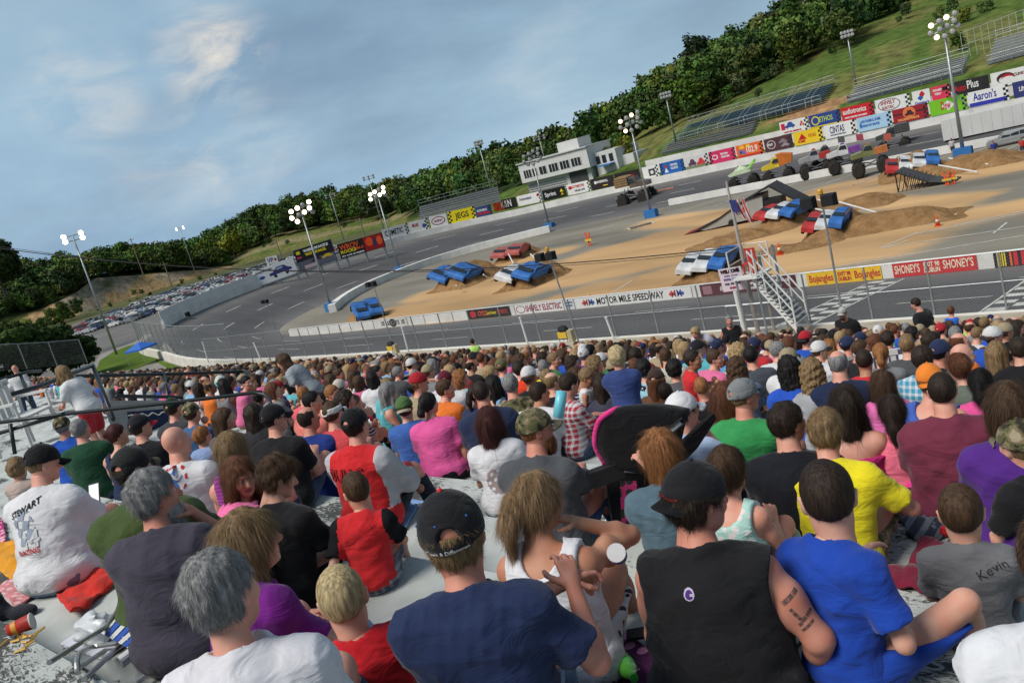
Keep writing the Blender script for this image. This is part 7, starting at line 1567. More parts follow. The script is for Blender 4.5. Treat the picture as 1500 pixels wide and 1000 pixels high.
# expansion joints
jm=MB()
for x in np.arange(-60,8,7.3):
    for k in ROWS: y0=R0_+RD_*k; jm.box((x,y0+.004,ZT[k]-.01),(x+.014,y0+RD_-.02,ZT[k]+.003))
jm.build('joint_line',mat('joint_dark',(.06,.06,.058),.9),so_)
# yellow edge lines by the aisle
yl=MB()
for k in (4,5,8): y0=R0_+RD_*(k+1); yl.box((-9.4,y0-.09,ZT[k]+.002),(-5.2 if k==8 else -7.5,y0-.03,ZT[k]+.006))
yl.build('edge_stripe',mat('faded_yellow',(.55,.46,.2),.8,.2,6),so_)
# earth bank beyond the stand's left end and outer side wall fence
em=MB(); em.add([(-64,-8,-1.5),(-64,29.6,-9.2),(-100,40,-9.8),(-140,40,-16),(-140,-40,-10)],[(0,1,2,3,4)]); tag(em.build('side_bank',m_grass),kind='structure')
def seat_solve(x,y,h):
    best=None
    for k in ROWS:
        P=atz(x,y,ZT[k]+h); y0=R0_+RD_*k; f=(P[1]-y0)/RD_
        if P[1]<.3 and False: continue
        c=abs(f-.62)+(3 if f<.15 or f>.98 else 0)
        if best is None or c<best[0]: best=(c,k,P)
    c,k,P=best; return np.array((P[0],P[1],ZT[k])),k,float(P@FW)
def yaw_of(P,rel):
    """rel: 0 = looking straight away from the camera, +90 = looking right in the picture (degrees)"""
    a=math.atan2(P[1],P[0])-R(rel); return a-math.pi/2
# ================================================================ THE SPECTATORS
SEATED=[]   # (X,Y,row,radius) of everyone already placed
def place(x,y,rel,label,s=1.,pose='seat',dd=None,group='spectators in the foreground',**sp):
    h=((.10+.668*math.cos(sp.get('lean',.12)))+(.80 if pose=='stand' else 0))*s
    if pose in('stand',) and dd: P=atd(x,y,dd); P=P-[0,0,h]; k=int((P[1]-R0_)//RD_); d=dd
    elif dd: P=atd(x,y,dd)-np.array([0,0,h]); k=int((P[1]-R0_)//RD_); d=dd
    else: P,k,d=seat_solve(x,y,h)
    yaw=yaw_of(P,rel); ln,sd=sp.get('lean',.12),sp.get('side',0.)
    off=rotm(-ln,sd,0)@np.array((0,.045,.668)); c,s_=math.cos(yaw),math.sin(yaw)
    P=P-np.array([(off[0]*c-off[1]*s_)*s,(off[0]*s_+off[1]*c)*s,0])
    for q in('hy','hr','hp'):
        if q in sp: sp[q]=R(sp[q]*(1.5 if (q=='hy' and sp[q]>12) else 1))*(-1 if q=='hy' else 1)
    sp['s']=s; sp['pose']=pose
    SEATED.append((P[0],P[1],k,.34*s+.12*(sp.get('g',1.)-1)))
    inf_=build_person(P,yaw,sp,d,label,group=group,seatdrop=.235 if pose=='seat' else 0); inf_['d']=d
    return inf_
NAVY=(.018,.030,.085); BLKC=(.012,.012,.014); WHT=(.62,.63,.66); RED=(.52,.015,.02); ROYAL=(.012,.055,.36); YEL=(.78,.66,.03); PUR=(.11,.012,.16); GRY=(.11,.115,.13); GREEN=(.03,.22,.07); PINK=(.72,.12,.30); JEAN=(.13,.20,.32); DJ=(.045,.07,.13)
ink=lambda n,c: mat('print_'+n,c,.85,.1,10,spec=.1)
i_w,i_b,i_r,i_bl=ink('white',(.6,.6,.6)),ink('black',(.02,.02,.022)),ink('red',(.5,.03,.03)),ink('blue',(.05,.16,.5))
# 1 navy shirt man
a=place(664,783,14,'heavy man in navy tee and black cap with blue eyelets, hands clasped',hsm=1.10,g=1.22,lean=.22,sc=NAVY,hair='short',hc='dirty',cap=1,cc=BLKC,buttonc=(.6,.03,.03),skin='red',pants='jeans',pc=(.22,.33,.50),R=(.31,.30,.43,'clasp',(.6,-.1,-1)),L=(-.27,.34,.43,'clasp',(.9,.2,-1)),hy=-6,arm=1.05)
t=text_mesh('Tools & Difference',.018,.0003); press(a,'cap',t,a['hc']+a['RH']@np.array((0,-.0,.012))*a['hs']+np.array((.0,0,0)),(1,0,0),(0,0,1),(0,1,0),i_w,'lettering',.006,1.,)
for ang,zz in ((-50,.085),(-15,.082),(35,.085)):
    an=R(ang); v,f=uvsphere((math.sin(an)*.108*a['hs'],-math.cos(an)*.112*a['hs'],zz*a['hs']*1.0),.0036,8); v=(v@a['RH'].T+a['hc'])
    me=mk_mesh('eyelet',[(v,f,0)],[i_bl]); o=bpy.data.objects.new('eyelet',me); COL.objects.link(o); o.parent=a['objs']['cap']
# 2 black sleeveless man
a=place(1020,727,12,'heavy man in black sleeveless shirt and backward black cap, tattooed arm',g=1.50,lean=.20,shirt='sleeveless',sc=BLKC,hair='thick',hc='dark',cap=1,capback=True,cc=BLKC,skin='red',pants='shorts',pc=BLKC,R=(.30,.16,.04,'relax',(.9,-.8,-.1)),L='knee',hy=34,hp=-6,arm=1.22,side=.03)
t=text_mesh('Intimidator',.030,.0012); press(a,'cap',t,a['hc']+a['RH']@np.array((-.0,-.0,.035))*a['hs'],a['RH']@np.array((.95,0.,0)),(0,0,1),a['RH']@np.array((.1,1,0)),i_r,'lettering',.006)
c=a['T'](-.04,-.2,.49); press(a,'shirt',grid_patch(.036,.036,lambda x,y:x*x+y*y<1,20),c,(1,0,0),(0,0,1),(0,1,0),ink('ring',(.45,.42,.55)),'emblem',.003); press(a,'shirt',grid_patch(.026,.026,lambda x,y:x*x+y*y<1 and not (x>.1 and abs(y)<.35),20),c,(1,0,0),(0,0,1),(0,1,0),ink('purple',(.08,.03,.18)),'emblem',.0045)
ta=a['sh'][1]*.45+a['el'][1]*.55
for k,(w_,h_,dx,dz) in enumerate([(.012,.05,-.01,.02),(.02,.014,.012,-.004),(.02,.014,.03,.008),(.05,.010,.02,-.03),(.06,.016,-.02,.075),(.014,.012,.0,-.018)]):
    press(a,'person',grid_patch(w_,h_,lambda x,y:(math.sin(x*9)+math.cos(y*7))>-.6,10),ta+np.array((dx+.02,-.3,dz)),(.8,.0,.5),(-.5,0,.8),(0,1,0),ink('tattoo',(.12,.08,.075)),'tattoo',.0012)
# 3 boy in royal blue
a=place(1212,728,46,'boy in royal blue tee and shorts sitting barefoot beside the tattooed man',s=.86,g=.92,lean=.16,side=-.12,sc=ROYAL,hair='buzz',hc='dark',skin='fair',pants='shorts',pc=ROYAL,barefoot=1,R=(.10,.24,.22,'relax',(.9,-.6,-.6)),L='knee',hy=-50,hp=-6,spread=2.2,hsm=1.10,loose=1.5)
# 4 grey tee boy
a=place(1408,752,2,'small boy in grey tee with red side panel and signature on shoulder',s=.70,g=.92,lean=.10,sc=(.15,.15,.16),hair='buzz',hc='brown',skin='fair',pants='shorts',pc=(.1,.1,.12),hy=-2,loose=1.6,sleevec=None)
t=text_mesh('Kevin',.05,-.0006); press(a,'shirt',t,a['T'](.11,-.2,.505),(1,0,.35),(-.5,0,1),(0,1,0),i_b,'signature',.004)
press(a,'shirt',grid_patch(.05,.22,lambda x,y:abs(x)<.9-.5*abs(y),12),a['T'](-.17,-.2,.24),(1,0,.1),(.2,0,1),(.5,1,0),i_r,'side_panel',.004)
# 5 white long sleeve at right border
a=place(1552,815,-4,'person in white shirt with purple flame print cut by the right border',s=1.,g=1.15,shirt='long',sc=WHT,hair='short',hc='brown',skin='fair',pc=(.05,.09,.08),L='side')
for q,(dx,dz) in enumerate([(-.03,.08),(.0,-.02),(.04,.05),(-.05,-.08)]): press(a,'shirt',grid_patch(.05,.16,lambda x,y:(abs(x-math.sin(y*4)*.5)<.16),16),a['T'](-.17+dx,-.25,.12+dz),(1,0,.2),(-.2,0,1),(.3,1,0),ink('flame',(.10,.03,.10)),'flame_print',.004)
# 6 blond boy red sleeveless
place(503,877,-4,'blond buzz cut boy in red sleeveless shirt between grey haired woman and navy man',s=.76,g=.88,lean=.1,shirt='sleeveless',sc=(.50,.012,.02),hair='buzz',hc='platinum',skin='fair',pants='shorts',pc=(.1,.1,.2),L='knee',R='knee',hy=12,loose=1.4)
# 7 grey haired woman
place(325,866,18,'woman with short wavy grey hair and white tee in a dark folding chair',hsm=.96,s=.95,g=1.22,fem=True,lean=.08,sc=(.66,.65,.69),hair='short',hc='grey',skin='pink',pants='jeans',pc=DJ,hy=20,R='lap',L='lap',loose=1.6,arm=1.1)
# 8 woman white tank
place(788,732,22,'tanned woman in white tank top with brown ponytail, hand raised to face',s=.97,g=1.22,fem=True,lean=.16,shirt='tank',sc=(.68,.69,.73),hair='pony',hc='highlight',skin='tan',pants='shorts',pc=(.55,.56,.58),pmat='print',hy=26,hr=-.0,hp=-10,R=(.12,.20,.62,'flat',(.9,.3,-.8)),L='knee',arm=1.12,hl=.16)
# 9 purple tee woman
place(366,790,52,'blond bobbed woman in purple tee looking right, forearms on her knees',s=.94,g=1.18,fem=True,lean=.24,sc=(.15,.012,.20),hair='bob',hc='dirty',skin='pink',pants='jeans',pc=(.24,.35,.5),hy=18,R='front',L='front')
# 10 grey beard man
a=place(226,724,34,'man with grey hair and long white beard in dark purple grey polo',s=1.02,g=1.34,lean=.16,shirt='polo',sc=(.050,.045,.065),hair='thick',hc='grey',beard='white',beardl=1.2,skin='red',pants='shorts',pc=(.22,.17,.12),hy=30,R=(.10,.24,.60,'fist',(.5,.5,-1)),L='knee',loose=1.6)
# 11 olive tee man
place(196,686,26,'man in olive green tee and black camouflage cap behind the bearded man',dd=4.45,s=1.08,g=1.35,lean=.10,sc=(.055,.085,.025),hair='short',hc='dark',cap=1,cc=(.02,.02,.02),brimc=(.12,.10,.06),skin='red',pc=JEAN,hy=14,R='front',L='knee',loose=1.5)
# 12 white tee phone man
a=place(63,676,42,'man in white racing tee and black cap looking down at phone',s=1.02,g=1.42,lean=.24,sc=(.66,.66,.68),hair='buzz',hc='dirty',cap=1,cc=BLKC,skin='pink',pc=(.16,.24,.36),hy=26,hp=-14,R=(.04,.42,.33,'hold',(.9,-.2,-1)),L=(.06,.44,.34,'hold',(.9,-.2,-1)),loose=1.6)
press(a,'shirt',grid_patch(.17,.20,lambda x,y:(math.sin(x*7+y*3)+math.cos(y*9-x*4))>-.1 and abs(x)+abs(y)*.4<1,26),a['T'](-.04,-.3,.38),(1,0,.15),(-.15,0,1),(0,1,0),ink('tone',(.30,.34,.42)),'back_print',.004); t=text_mesh('14',.13,.004); press(a,'shirt',t,a['T'](.0,-.3,.30),(1,0,.1),(-.1,0,1),(0,1,0),i_w,'lettering',.007); t=text_mesh('STEWART',.05,.001); press(a,'shirt',t,a['T'](-.03,-.3,.48),(1,0,.3),(-.3,0,1),(0,1,0),i_b,'lettering',.007); t=text_mesh('RACING',.045,.001); press(a,'shirt',t,a['T'](-.02,-.3,.235),(1,0,.1),(-.1,0,1),(0,1,0),i_r,'lettering',.006)
# phone
Pp=a['root'].matrix_basis@Vector(((a['wr'][1]+a['wr'][-1])/2+np.array((0,.10,.05)))*a['s'])
q=MB(); q.box((-.038,-.004,-.07),(.038,.004,.07)); o=q.build('phone',m_blk); q=MB(); q.box((-.034,-.0065,-.062),(.034,-.0045,.062)); q.build('screen',mat('screen_pale',(.55,.55,.60),.3,0,emit=.25),o); o.location=Pp; o.rotation_euler=(R(-35),0,a['root'].rotation_euler.z+.2); tag(o,'phone with pale screen held by man in white racing tee','phone')
# 13 child behind him
place(26,688,30,'small child with curly dirty blond hair behind the white racing tee',s=.62,sc=(.5,.4,.35),hair='mop',hc='dirty',skin='fair')
# 14 boy in black
place(407,696,48,'brown haired boy in black tee looking down to the right',s=.95,g=.98,lean=.22,sc=BLKC,hair='mop',hc='brown',skin='fair',pc=BLKC,hy=24,hp=-22,R='front',L='front',loose=1.5)
# 15 raglan boy
place(522,718,16,'small boy in red shirt with black sleeves and plaid shorts',res=.6,s=.72,g=.92,lean=.16,side=.05,sc=(.56,.02,.025),sleevec=(.012,.012,.014),hair='buzz',hc='brown',skin='fair',pants='shorts',pc=(.06,.07,.11),pmat='dplaid',hy=-30,R='front',L='prop',loose=1.5)
# 16 red jacket man
a=place(521,620,38,'man in red basketball jacket with white sleeves and black and red cap',res=.55,s=1.02,g=1.22,lean=.14,shirt='long',sc=(.58,.02,.025),sleevec=(.45,.45,.48),hair='short',hc='dark',cap=1,cc=BLKC,brimc=(.6,.03,.04),buttonc=(.5,.02,.02),skin='pink',pc=(.025,.03,.045),hy=8,R='front',L='knee',loose=2.)
t=text_mesh('BULLS',.135,.006); press(a,'shirt',t,a['T'](-.04,-.3,.43),(1,0,.0),(0,0,1),(0,1,0),i_b,'lettering',.006,.86); t=text_mesh('BULLS',.135,.001); press(a,'shirt',t,a['T'](-.04,-.3,.43),(1,0,.0),(0,0,1),(0,1,0),ink('dkred',(.45,.02,.025)),'lettering_fill',.009,.86)
# 17..
place(452,612,36,'balding dark haired man in royal blue polo looking right',s=1.0,g=1.2,sc=(.015,.035,.20),shirt='polo',hair='fringe',hc='dark',skin='red',pc=GRY,hy=18,R='front')
place(402,612,36,'man in black tee and black cap with sunglasses on its side',s=1.,g=1.12,sc=BLKC,hair='buzz',hc='dark',cap=1,cc=BLKC,skin='pink',pc=DJ,hy=28,glasses=1)
a=place(258,645,30,'bald man in white tee with blue star print on the back',s=1.02,g=1.28,lean=.14,sc=(.66,.66,.68),hair=None,skin='pink',pants='shorts',pc=(.2,.17,.1),beard='dark',hy=22,R='front')
def starf(x,y):
    r=math.hypot(x,y); an=math.atan2(y,x); k=abs(((an-math.pi/2)/(2*math.pi/5)+.5)%1-.5)*2; return r<.42+.55*(1-k)**1.4*1.0 and r<.95
press(a,'shirt',grid_patch(.16,.15,starf,36),a['T'](.0,-.3,.50),(1,0,0),(0,0,1),(0,1,0),i_bl,'star_print',.004); press(a,'shirt',grid_patch(.19,.07,lambda x,y:abs(y-math.sin(x*6)*.5)<.3,30),a['T'](-.03,-.3,.51),(1,0,.3),(-.3,0,1),(0,1,0),i_w,'star_wave',.006); press(a,'shirt',grid_patch(.22,.20,lambda x,y:.80<math.hypot(x,y)<.93 and math.sin(math.atan2(y,x)*9)>.2,40),a['T'](.0,-.3,.50),(1,0,0),(0,0,1),(0,1,0),i_r,'star_rays',.005)
place(340,655,22,'woman with long straight blond hair and purple lace top',s=.96,g=1.12,fem=True,shirt='tank',sc=(.36,.05,.33),smat='lace',hair='long',hc='dirty',skin='pink',pc=DJ,hl=.30,hy=6)
place(352,697,70,'woman with long auburn hair in pink top turning to the right',s=.92,g=1.05,fem=True,lean=.14,sc=(.80,.16,.38),hair='longside',hc='auburn',skin='pink',pc=DJ,hy=62,hp=-8,hl=.24)
place(297,640,30,'small ginger haired boy beside the bald man',s=.66,sc=(.25,.35,.6),hair='thick',hc='ginger',skin='fair',hy=20)
place(172,636,32,'woman with dark red pinned hair in navy tank top',s=.93,g=1.,fem=True,shirt='tank',sc=NAVY,hair='bun',hc='darkred',skin='fair',pc=DJ,hy=35)
place(206,624,30,'man in black tee and black cap with a red brim',s=1.,g=1.15,sc=BLKC,hair='short',hc='dark',cap=1,cc=(.015,.015,.02),brimc=(.5,.03,.05),skin='pink',hy=30)
place(118,628,20,'stout man in dark green tee with short grey hair',s=1.,g=1.3,sc=(.012,.060,.030),hair='short',hc='grey',skin='pink',hy=18,pc=DJ)
place(92,624,24,'person in bright blue tee and camouflage cap left of the green tee man',s=.95,g=1.1,sc=(.02,.10,.50),hair='short',hc='grey',cap=1,cc=(.3,.28,.2),cmat='camo',skin='pink')
place(254,597,40,'man in black and green beret like cap resting his face on a hand',s=1.,g=1.05,sc=(.05,.05,.06),smat='plain',hair='short',hc='brown',cap=1,cc=(.01,.03,.02),brimc=(.02,.02,.02),buttonc=(.02,.3,.08),skin='pink',R='face',hy=10)
place(281,604,44,'person in blue shirt and tan camouflage cap leaning on one hand',s=.98,sc=(.05,.12,.26),hair='short',hc='brown',cap=1,cc=(.3,.28,.2),cmat='camo',skin='pink',R='face')
place(330,612,40,'woman with long straight brown hair in profile by the concrete wall',s=.95,fem=True,sc=(.12,.10,.10),hair='long',hc='brown',skin='fair',hy=40,hl=.28)
place(372,606,20,'woman with very dark loose hair next to brown haired woman in profile',s=.95,fem=True,sc=(.03,.03,.035),hair='wavy',hc='dark',skin='fair',hl=.26)
place(488,604,35,'man in coral red tee wearing a white sun visor',s=.98,g=1.1,sc=(.62,.07,.08),hair='short',hc='brown',cap='visor',cc=(.65,.65,.63),skin='pink',hy=10)
place(445,578,30,'boy with short ginger hair in coral pink tee',s=.88,sc=(.70,.12,.15),hair='short',hc='ginger',skin='pink',hp=-14)
place(593,598,12,'boy in blue tee with green camouflage cap worn backward',s=.86,g=1.15,sc=(.05,.13,.42),hair='short',hc='brown',cap=1,capback=True,cc=(.08,.16,.05),cmat='plain',brimc=(.35,.30,.22),skin='fair')
place(628,590,14,'stout woman in bright pink tee with black hair clipped up',s=.97,g=1.42,fem=True,sc=(.74,.11,.34),hair='pony',hc='black',skin='pink',pc=BLKC,hy=20,R='side',hl=.10,arm=1.1)
place(545,553,4,'woman with long black hair and broad white tee behind the square rail',s=.98,g=1.42,fem=True,sc=(.68,.68,.70),hair='long',hc='black',skin='pink',pc=(.15,.16,.12),hl=.26)
place(617,560,20,'woman with red and white bandana reaching up an arm',s=.92,fem=True,sc=(.60,.50,.62),smat='wprint',hair='short',hc='auburn',cap=None,skin='pink',R=(.12,.1,.80,'relax',(.9,.2,.2)))
place(653,556,18,'man in white tee with maroon cap right of the pink tee woman',s=1.,g=1.25,sc=(.64,.64,.66),hair='short',hc='dark',cap=1,cc=(.13,.012,.03),brimc=(.13,.012,.03),skin='pink')
place(705,574,8,'broad man in navy tee with brown buzz cut and square back',s=1.04,g=1.38,sc=(.018,.028,.070),hair='buzz',hc='dark',skin='red',pc=DJ)
a=place(717,616,14,'woman with long dark red hair and white printed tee',s=.92,g=1.12,fem=True,sc=(.66,.66,.69),hair='long',hc='darkred',skin='fair',pc=DJ,hl=.24)
press(a,'shirt',grid_patch(.22,.22,lambda x,y:math.hypot(x,y)<.9 and (math.sin(x*11+y*5)+math.cos(y*13-x*6))>-.5,30),a['T'](.0,-.3,.30),(1,0,0),(0,0,1),(0,1,0),ink('tanprint',(.34,.27,.27)),'back_print',.004)
place(748,562,12,'grey haired man in a camouflage shirt',s=1.,g=1.2,sc=(.2,.16,.12),smat='camo',hair='short',hc='grey',skin='pink')
place(785,626,34,'man with orange beard, camouflage cap and charcoal tee in profile',s=1.02,g=1.25,lean=.18,sc=(.070,.075,.085),hair='buzz',hc='ginger',cap=1,cc=(.3,.28,.2),cmat='camo',brimc=(.14,.13,.09),beard='ginger',skin='red',pc=(.03,.08,.20),hy=30,glasses=None,R=(.02,.50,.34,'relax',(.9,-.2,-1)),L='front')
place(790,573,30,'dark haired man in white tee leaning forward over black trousers',s=1.,g=1.15,lean=.42,sc=(.68,.68,.70),hair='short',hc='dark',skin='tan',pc=BLKC,hy=25,R='front',L='front')
place(803,553,34,'boy in bright orange tee with light brown hair',s=.84,sc=(.80,.16,.02),hair='thick',hc='dirty',skin='fair',hy=15)
place(813,545,10,'small blond child between the orange tee and the plaid shirt',s=.64,sc=(.12,.13,.16),hair='short',hc='dirty',skin='fair')
place(834,562,60,'man in red plaid shirt holding his hands together',s=.96,sc=(.35,.03,.05),smat='plaid',hair='short',hc='dark',skin='pink',R='front',L='front',hp=-15)
place(860,553,100,'toddler in white sleeveless top standing with one hand on head',s=.60,pose='stand',dd=9.2,shirt='sleeveless',sc=(.70,.70,.72),hair='short',hc='dirty',skin='tan',pants='shorts',pc=(.6,.6,.6),L=(.06,.02,.86,'relax',(.9,.1,.1)),R='side',hy=10,hp=-22)
place(905,524,14,'blond boy in navy blue tee standing above the stroller',s=.74,pose='stand',dd=8.3,sc=(.035,.060,.19),hair='thick',hc='platinum',skin='fair',pants='trousers',pc=BLKC,L='fold',R='fold',loose=1.6)
place(882,562,16,'woman with very long dark brown hair left of the standing blond boy',s=.94,fem=True,sc=(.05,.05,.08),hair='long',hc='dark',skin='fair',hl=.36)
place(1015,527,80,'small boy in red tee with a round print looking right',s=.72,sc=(.60,.025,.03),hair='short',hc='dark',skin='tan',hy=20,dd=9.4)
place(943,540,14,'person with thick black hair in pale turquoise tee',s=.98,g=1.1,sc=(.30,.55,.66),hair='mop',hc='black',skin='fair')
place(988,541,10,'person in grey tee with a black knit cap',s=.9,sc=(.09,.09,.10),hair='mop',hc='black',skin='fair')
place(975,575,10,'boy in purple shirt with a dark buzz cut',s=.80,sc=(.08,.03,.22),hair='buzz',hc='dark',skin='brown')
place(962,556,24,'woman in brown top wearing a dark brown cap',s=.92,fem=True,sc=(.12,.06,.03),hair='long',hc='auburn',cap=1,cc=(.05,.03,.025),skin='fair',hl=.2)
place(1028,567,4,'boy with a ginger brown buzz cut in a black tee with a white mark',s=.82,sc=BLKC,hair='buzz',hc='ginger',skin='red')
place(968,660,6,'woman with caramel bobbed hair in slate blue tee reaching to the stroller',s=.96,g=1.22,fem=True,lean=.14,sc=(.085,.14,.18),hair='bob',hc='ginger',skin='pink',pc=(.03,.06,.14),L=(.10,.34,.60,'hold',(.8,-.3,-.9)),R='knee',hy=-6)
place(1000,600,30,'person in pale blue tee with a white cap leaning forward',s=.98,g=1.15,lean=.2,sc=(.42,.52,.72),hair='short',hc='brown',cap=1,cc=(.68,.68,.70),brimc=(.68,.68,.7),skin='pink',hy=20,R='face')
place(1063,582,10,'person under a bright red hood in grey shirt',s=.96,sc=(.09,.09,.10),hair='long',hc='auburn',skin='pink',hl=.22)
place(1090,578,28,'man in green tee with grey and black cap',s=1.03,g=1.2,sc=(.035,.27,.08),hair='buzz',hc='dirty',cap=1,cc=(.20,.21,.22),brimc=(.04,.045,.055),skin='red',hy=24)
place(1066,688,24,'girl with brown hair in mint green lace top',s=.82,g=.95,fem=True,shirt='tank',sc=(.42,.68,.62),smat='wprint',hair='bun',hc='brown',skin='pink',pc=(.3,.5,.45))
place(1153,616,14,'dark haired man in plain black tee between mint girl and yellow polo',s=1.04,g=1.3,sc=(.010,.011,.016),hair='short',hc='dark',skin='pink',pc=DJ,hy=26,loose=1.4)
place(1210,628,14,'young man in bright yellow polo with streaked blond top hair',s=1.,g=1.12,lean=.3,shirt='polo',sc=(.80,.68,.02),hair='thick',hc='dirty',skin='pink',pants='camoshorts',pc=(.12,.11,.07),pmat='camo',hy=4,hr=.1,hp=-10,R=(.20,.40,.24,'relax',(1,-.5,-.3)),L='knee',loose=1.3,spread=1)
place(1240,590,8,'woman with long wavy dark hair in magenta strap top',s=.95,g=1.15,fem=True,shirt='strap',sc=(.42,.015,.14),hair='wavy',hc='dark',skin='pink',pc=DJ,hl=.26)
place(1308,603,6,'girl with brown ponytail in coral pink tee',s=.82,g=.9,fem=True,sc=(.80,.17,.26),hair='pony',hc='dark',skin='pink',hl=.24,pc=BLKC)
place(1380,570,2,'broad man in heathered maroon tee with very short dark hair',s=1.04,g=1.42,sc=(.155,.028,.055),hair='buzz',hc='dark',skin='pink',pc=BLKC,loose=1.4)
place(1362,556,20,'man in blue tank shirt with backward orange cap',s=.98,g=1.15,shirt='tank',sc=(.06,.12,.45),hair='short',hc='dirty',cap=1,capback=True,cc=(.75,.22,.03),brimc=(.7,.2,.03),skin='pink',hy=-20)
place(1437,560,10,'girl with black hair tied low in hot pink tee',s=.88,g=1.02,fem=True,sc=(.75,.09,.30),hair='pony',hc='black',skin='tan',hl=.12)
place(1478,596,6,'woman in purple tee with reddish brown hair at the right',s=1.,g=1.42,fem=True,sc=(.075,.020,.20),hair='bob',hc='brown',skin='fair',pc=BLKC,loose=1.4)
place(1494,652,-40,'child in camouflage cap and black shirt at the right border',s=.82,sc=BLKC,hair='buzz',hc='dirty',cap=1,cc=(.3,.28,.2),cmat='camo',brimc=(.16,.15,.1),skin='fair')
place(1156,540,2,'woman with big curly black hair in bright blue tee',s=.98,g=1.35,fem=True,sc=(.02,.08,.46),hair='curly',hc='black',skin='pink',pc=DJ,R='side',L='side')
place(1228,530,10,'balding man in dark navy tee behind the wavy haired woman',s=1.04,g=1.38,sc=(.014,.022,.06),hair='fringe',hc='grey',skin='pink',pc=DJ)
a=place(1266,527,8,'man in red tee with white lettering across the back',s=.98,g=1.05,sc=(.62,.02,.03),hair='buzz',hc='dark',skin='tan'); t=text_mesh('SOUTHERN',.055,.002); press(a,'shirt',t,a['T'](0,-.3,.46),(1,0,0),(0,0,1),(0,1,0),i_w,'lettering',.006)
place(1300,496,4,'big man in faded plum tee with dark curly hair',s=1.02,g=1.38,sc=(.055,.05,.085),hair='thick',hc='dark',skin='red')
place(1328,500,40,'toddler with straw hair in grey top standing sideways',s=.62,pose='stand',dd=13.2,shirt='sleeveless',sc=(.20,.23,.27),hair='mop',hc='dirty',skin='fair',pants='shorts',pc=BLKC)
place(1352,524,16,'man in blue and white plaid shirt',s=1.02,g=1.25,sc=(.05,.28,.45),smat='plaid',hair='thick',hc='dark',skin='pink')
place(1410,520,40,'bald man in dark green shirt facing right',s=1.,g=1.1,sc=(.05,.065,.04),hair=None,skin='pink',hy=20)
place(1404,536,-30,'woman with brown pinned up hair in sage tee looking left',s=.94,fem=True,sc=(.14,.17,.14),hair='bun',hc='auburn',skin='fair')
place(1293,562,4,'young girl in pink tee with wavy brown hair',s=.78,fem=True,sc=(.72,.16,.42),hair='wavy',hc='brown',skin='fair',hl=.2)
place(1460,516,16,'woman with long streaked blond hair in a black top',s=.95,fem=True,sc=BLKC,hair='long',hc='dirty',skin='fair',hl=.26)
place(1493,510,-4,'person in black shirt at the right edge beside the streaked blond hair',s=1.,g=1.2,sc=BLKC,hair='short',hc='dark',skin='fair')
place(1365,500,40,'young man in grey tee with tousled dark hair looking right',s=.98,sc=(.10,.10,.11),hair='mop',hc='dark',skin='fair',hy=20)
place(1190,545,10,'person with curly sandy hair in light grey shirt behind blue tee woman',s=.94,g=1.1,fem=True,sc=(.33,.34,.36),hair='curly',hc='dirty',skin='fair')
place(1100,520,6,'man with thinning black hair in charcoal printed tee',s=1.,g=1.1,sc=(.06,.07,.09),hair='short',hc='black',skin='pink')
place(1078,515,14,'grey haired person in bright azure shirt',s=.98,g=1.1,sc=(.05,.28,.62),hair='short',hc='grey',skin='pink')
place(1080,540,14,'curly brown haired person next to the azure shirt',s=.92,sc=(.08,.12,.2),hair='curly',hc='brown',skin='fair')
place(975,520,6,'heavy man in cream tee with short brown hair',s=1.02,g=1.35,sc=(.48,.45,.38),hair='short',hc='brown',skin='pink')
place(735,536,30,'man in sky blue tee with an olive cap',s=1.,g=1.1,sc=(.14,.34,.62),hair='short',hc='brown',cap=1,cc=(.14,.13,.06),skin='pink')
place(796,537,6,'person in yellow shirt with grey buzz cut',s=.98,sc=(.75,.62,.03),hair='buzz',hc='grey',skin='red')
place(760,540,10,'person in bright red orange tee left of the yellow shirt',s=.98,g=1.2,sc=(.78,.06,.02),hair='thick',hc='dark',skin='pink')
place(498,567,40,'person in striped grey tee with a cream cap',s=.96,sc=(.16,.2,.2),smat='stripe',hair='short',hc='brown',cap=1,cc=(.5,.47,.4),brimc=(.5,.47,.4),skin='pink')
place(526,560,30,'girl in pink tee with brown hair left of the broad white tee',s=.84,fem=True,sc=(.7,.16,.32),hair='bob',hc='brown',skin='fair')
place(460,552,40,'man with a pale pink and white cap turned right',s=.98,sc=(.03,.12,.09),hair='short',hc='brown',cap=1,cc=(.5,.42,.42),brimc=(.35,.1,.13),skin='pink',hy=20)
# standing figures
def st(x,y,dd,rel,label,**k): return place(x,y,rel,label,pose='stand',dd=dd,group='people standing in the crowd',**k)
st(90,545,13.2,-42,'blond woman in white printed tee leaning forward on the railing',s=.98,g=1.1,fem=True,lean=.35,sc=(.68,.68,.69),hair='longside',hc='dirty',hl=.15,skin='pink',pants='shorts',pc=(.45,.03,.04),glasses=1,L='front',R='side')
st(413,528,13.5,-58,'woman with long dark brown hair in grey tee bending forward',s=.96,fem=True,lean=.5,sc=(.30,.33,.36),hair='wavy',hc='brown',skin='pink',pants='shorts',pc=(.25,.32,.4),hl=.30,hp=-15)
st(1068,469,19.5,178,'grey bearded man in black sleeveless shirt facing the camera',s=1.02,g=1.35,shirt='sleeveless',sc=BLKC,hair='short',hc='grey',beard='grey',skin='red',pc=(.07,.1,.15),L='side',R='side')
st(1018,486,17.8,-150,'blond woman in white tee bending down near the front rows',s=.96,fem=True,lean=.6,sc=(.55,.56,.64),hair='bob',hc='blond',skin='pink',pc=DJ,hp=-20)
st(1234,458,18.3,-150,'man in black tee with flag print and pale cap facing the camera',s=1.,g=1.15,sc=BLKC,hair='short',hc='brown',cap=1,cc=(.4,.4,.38),beard='brown',skin='pink',pants='shorts',pc=(.25,.22,.15))
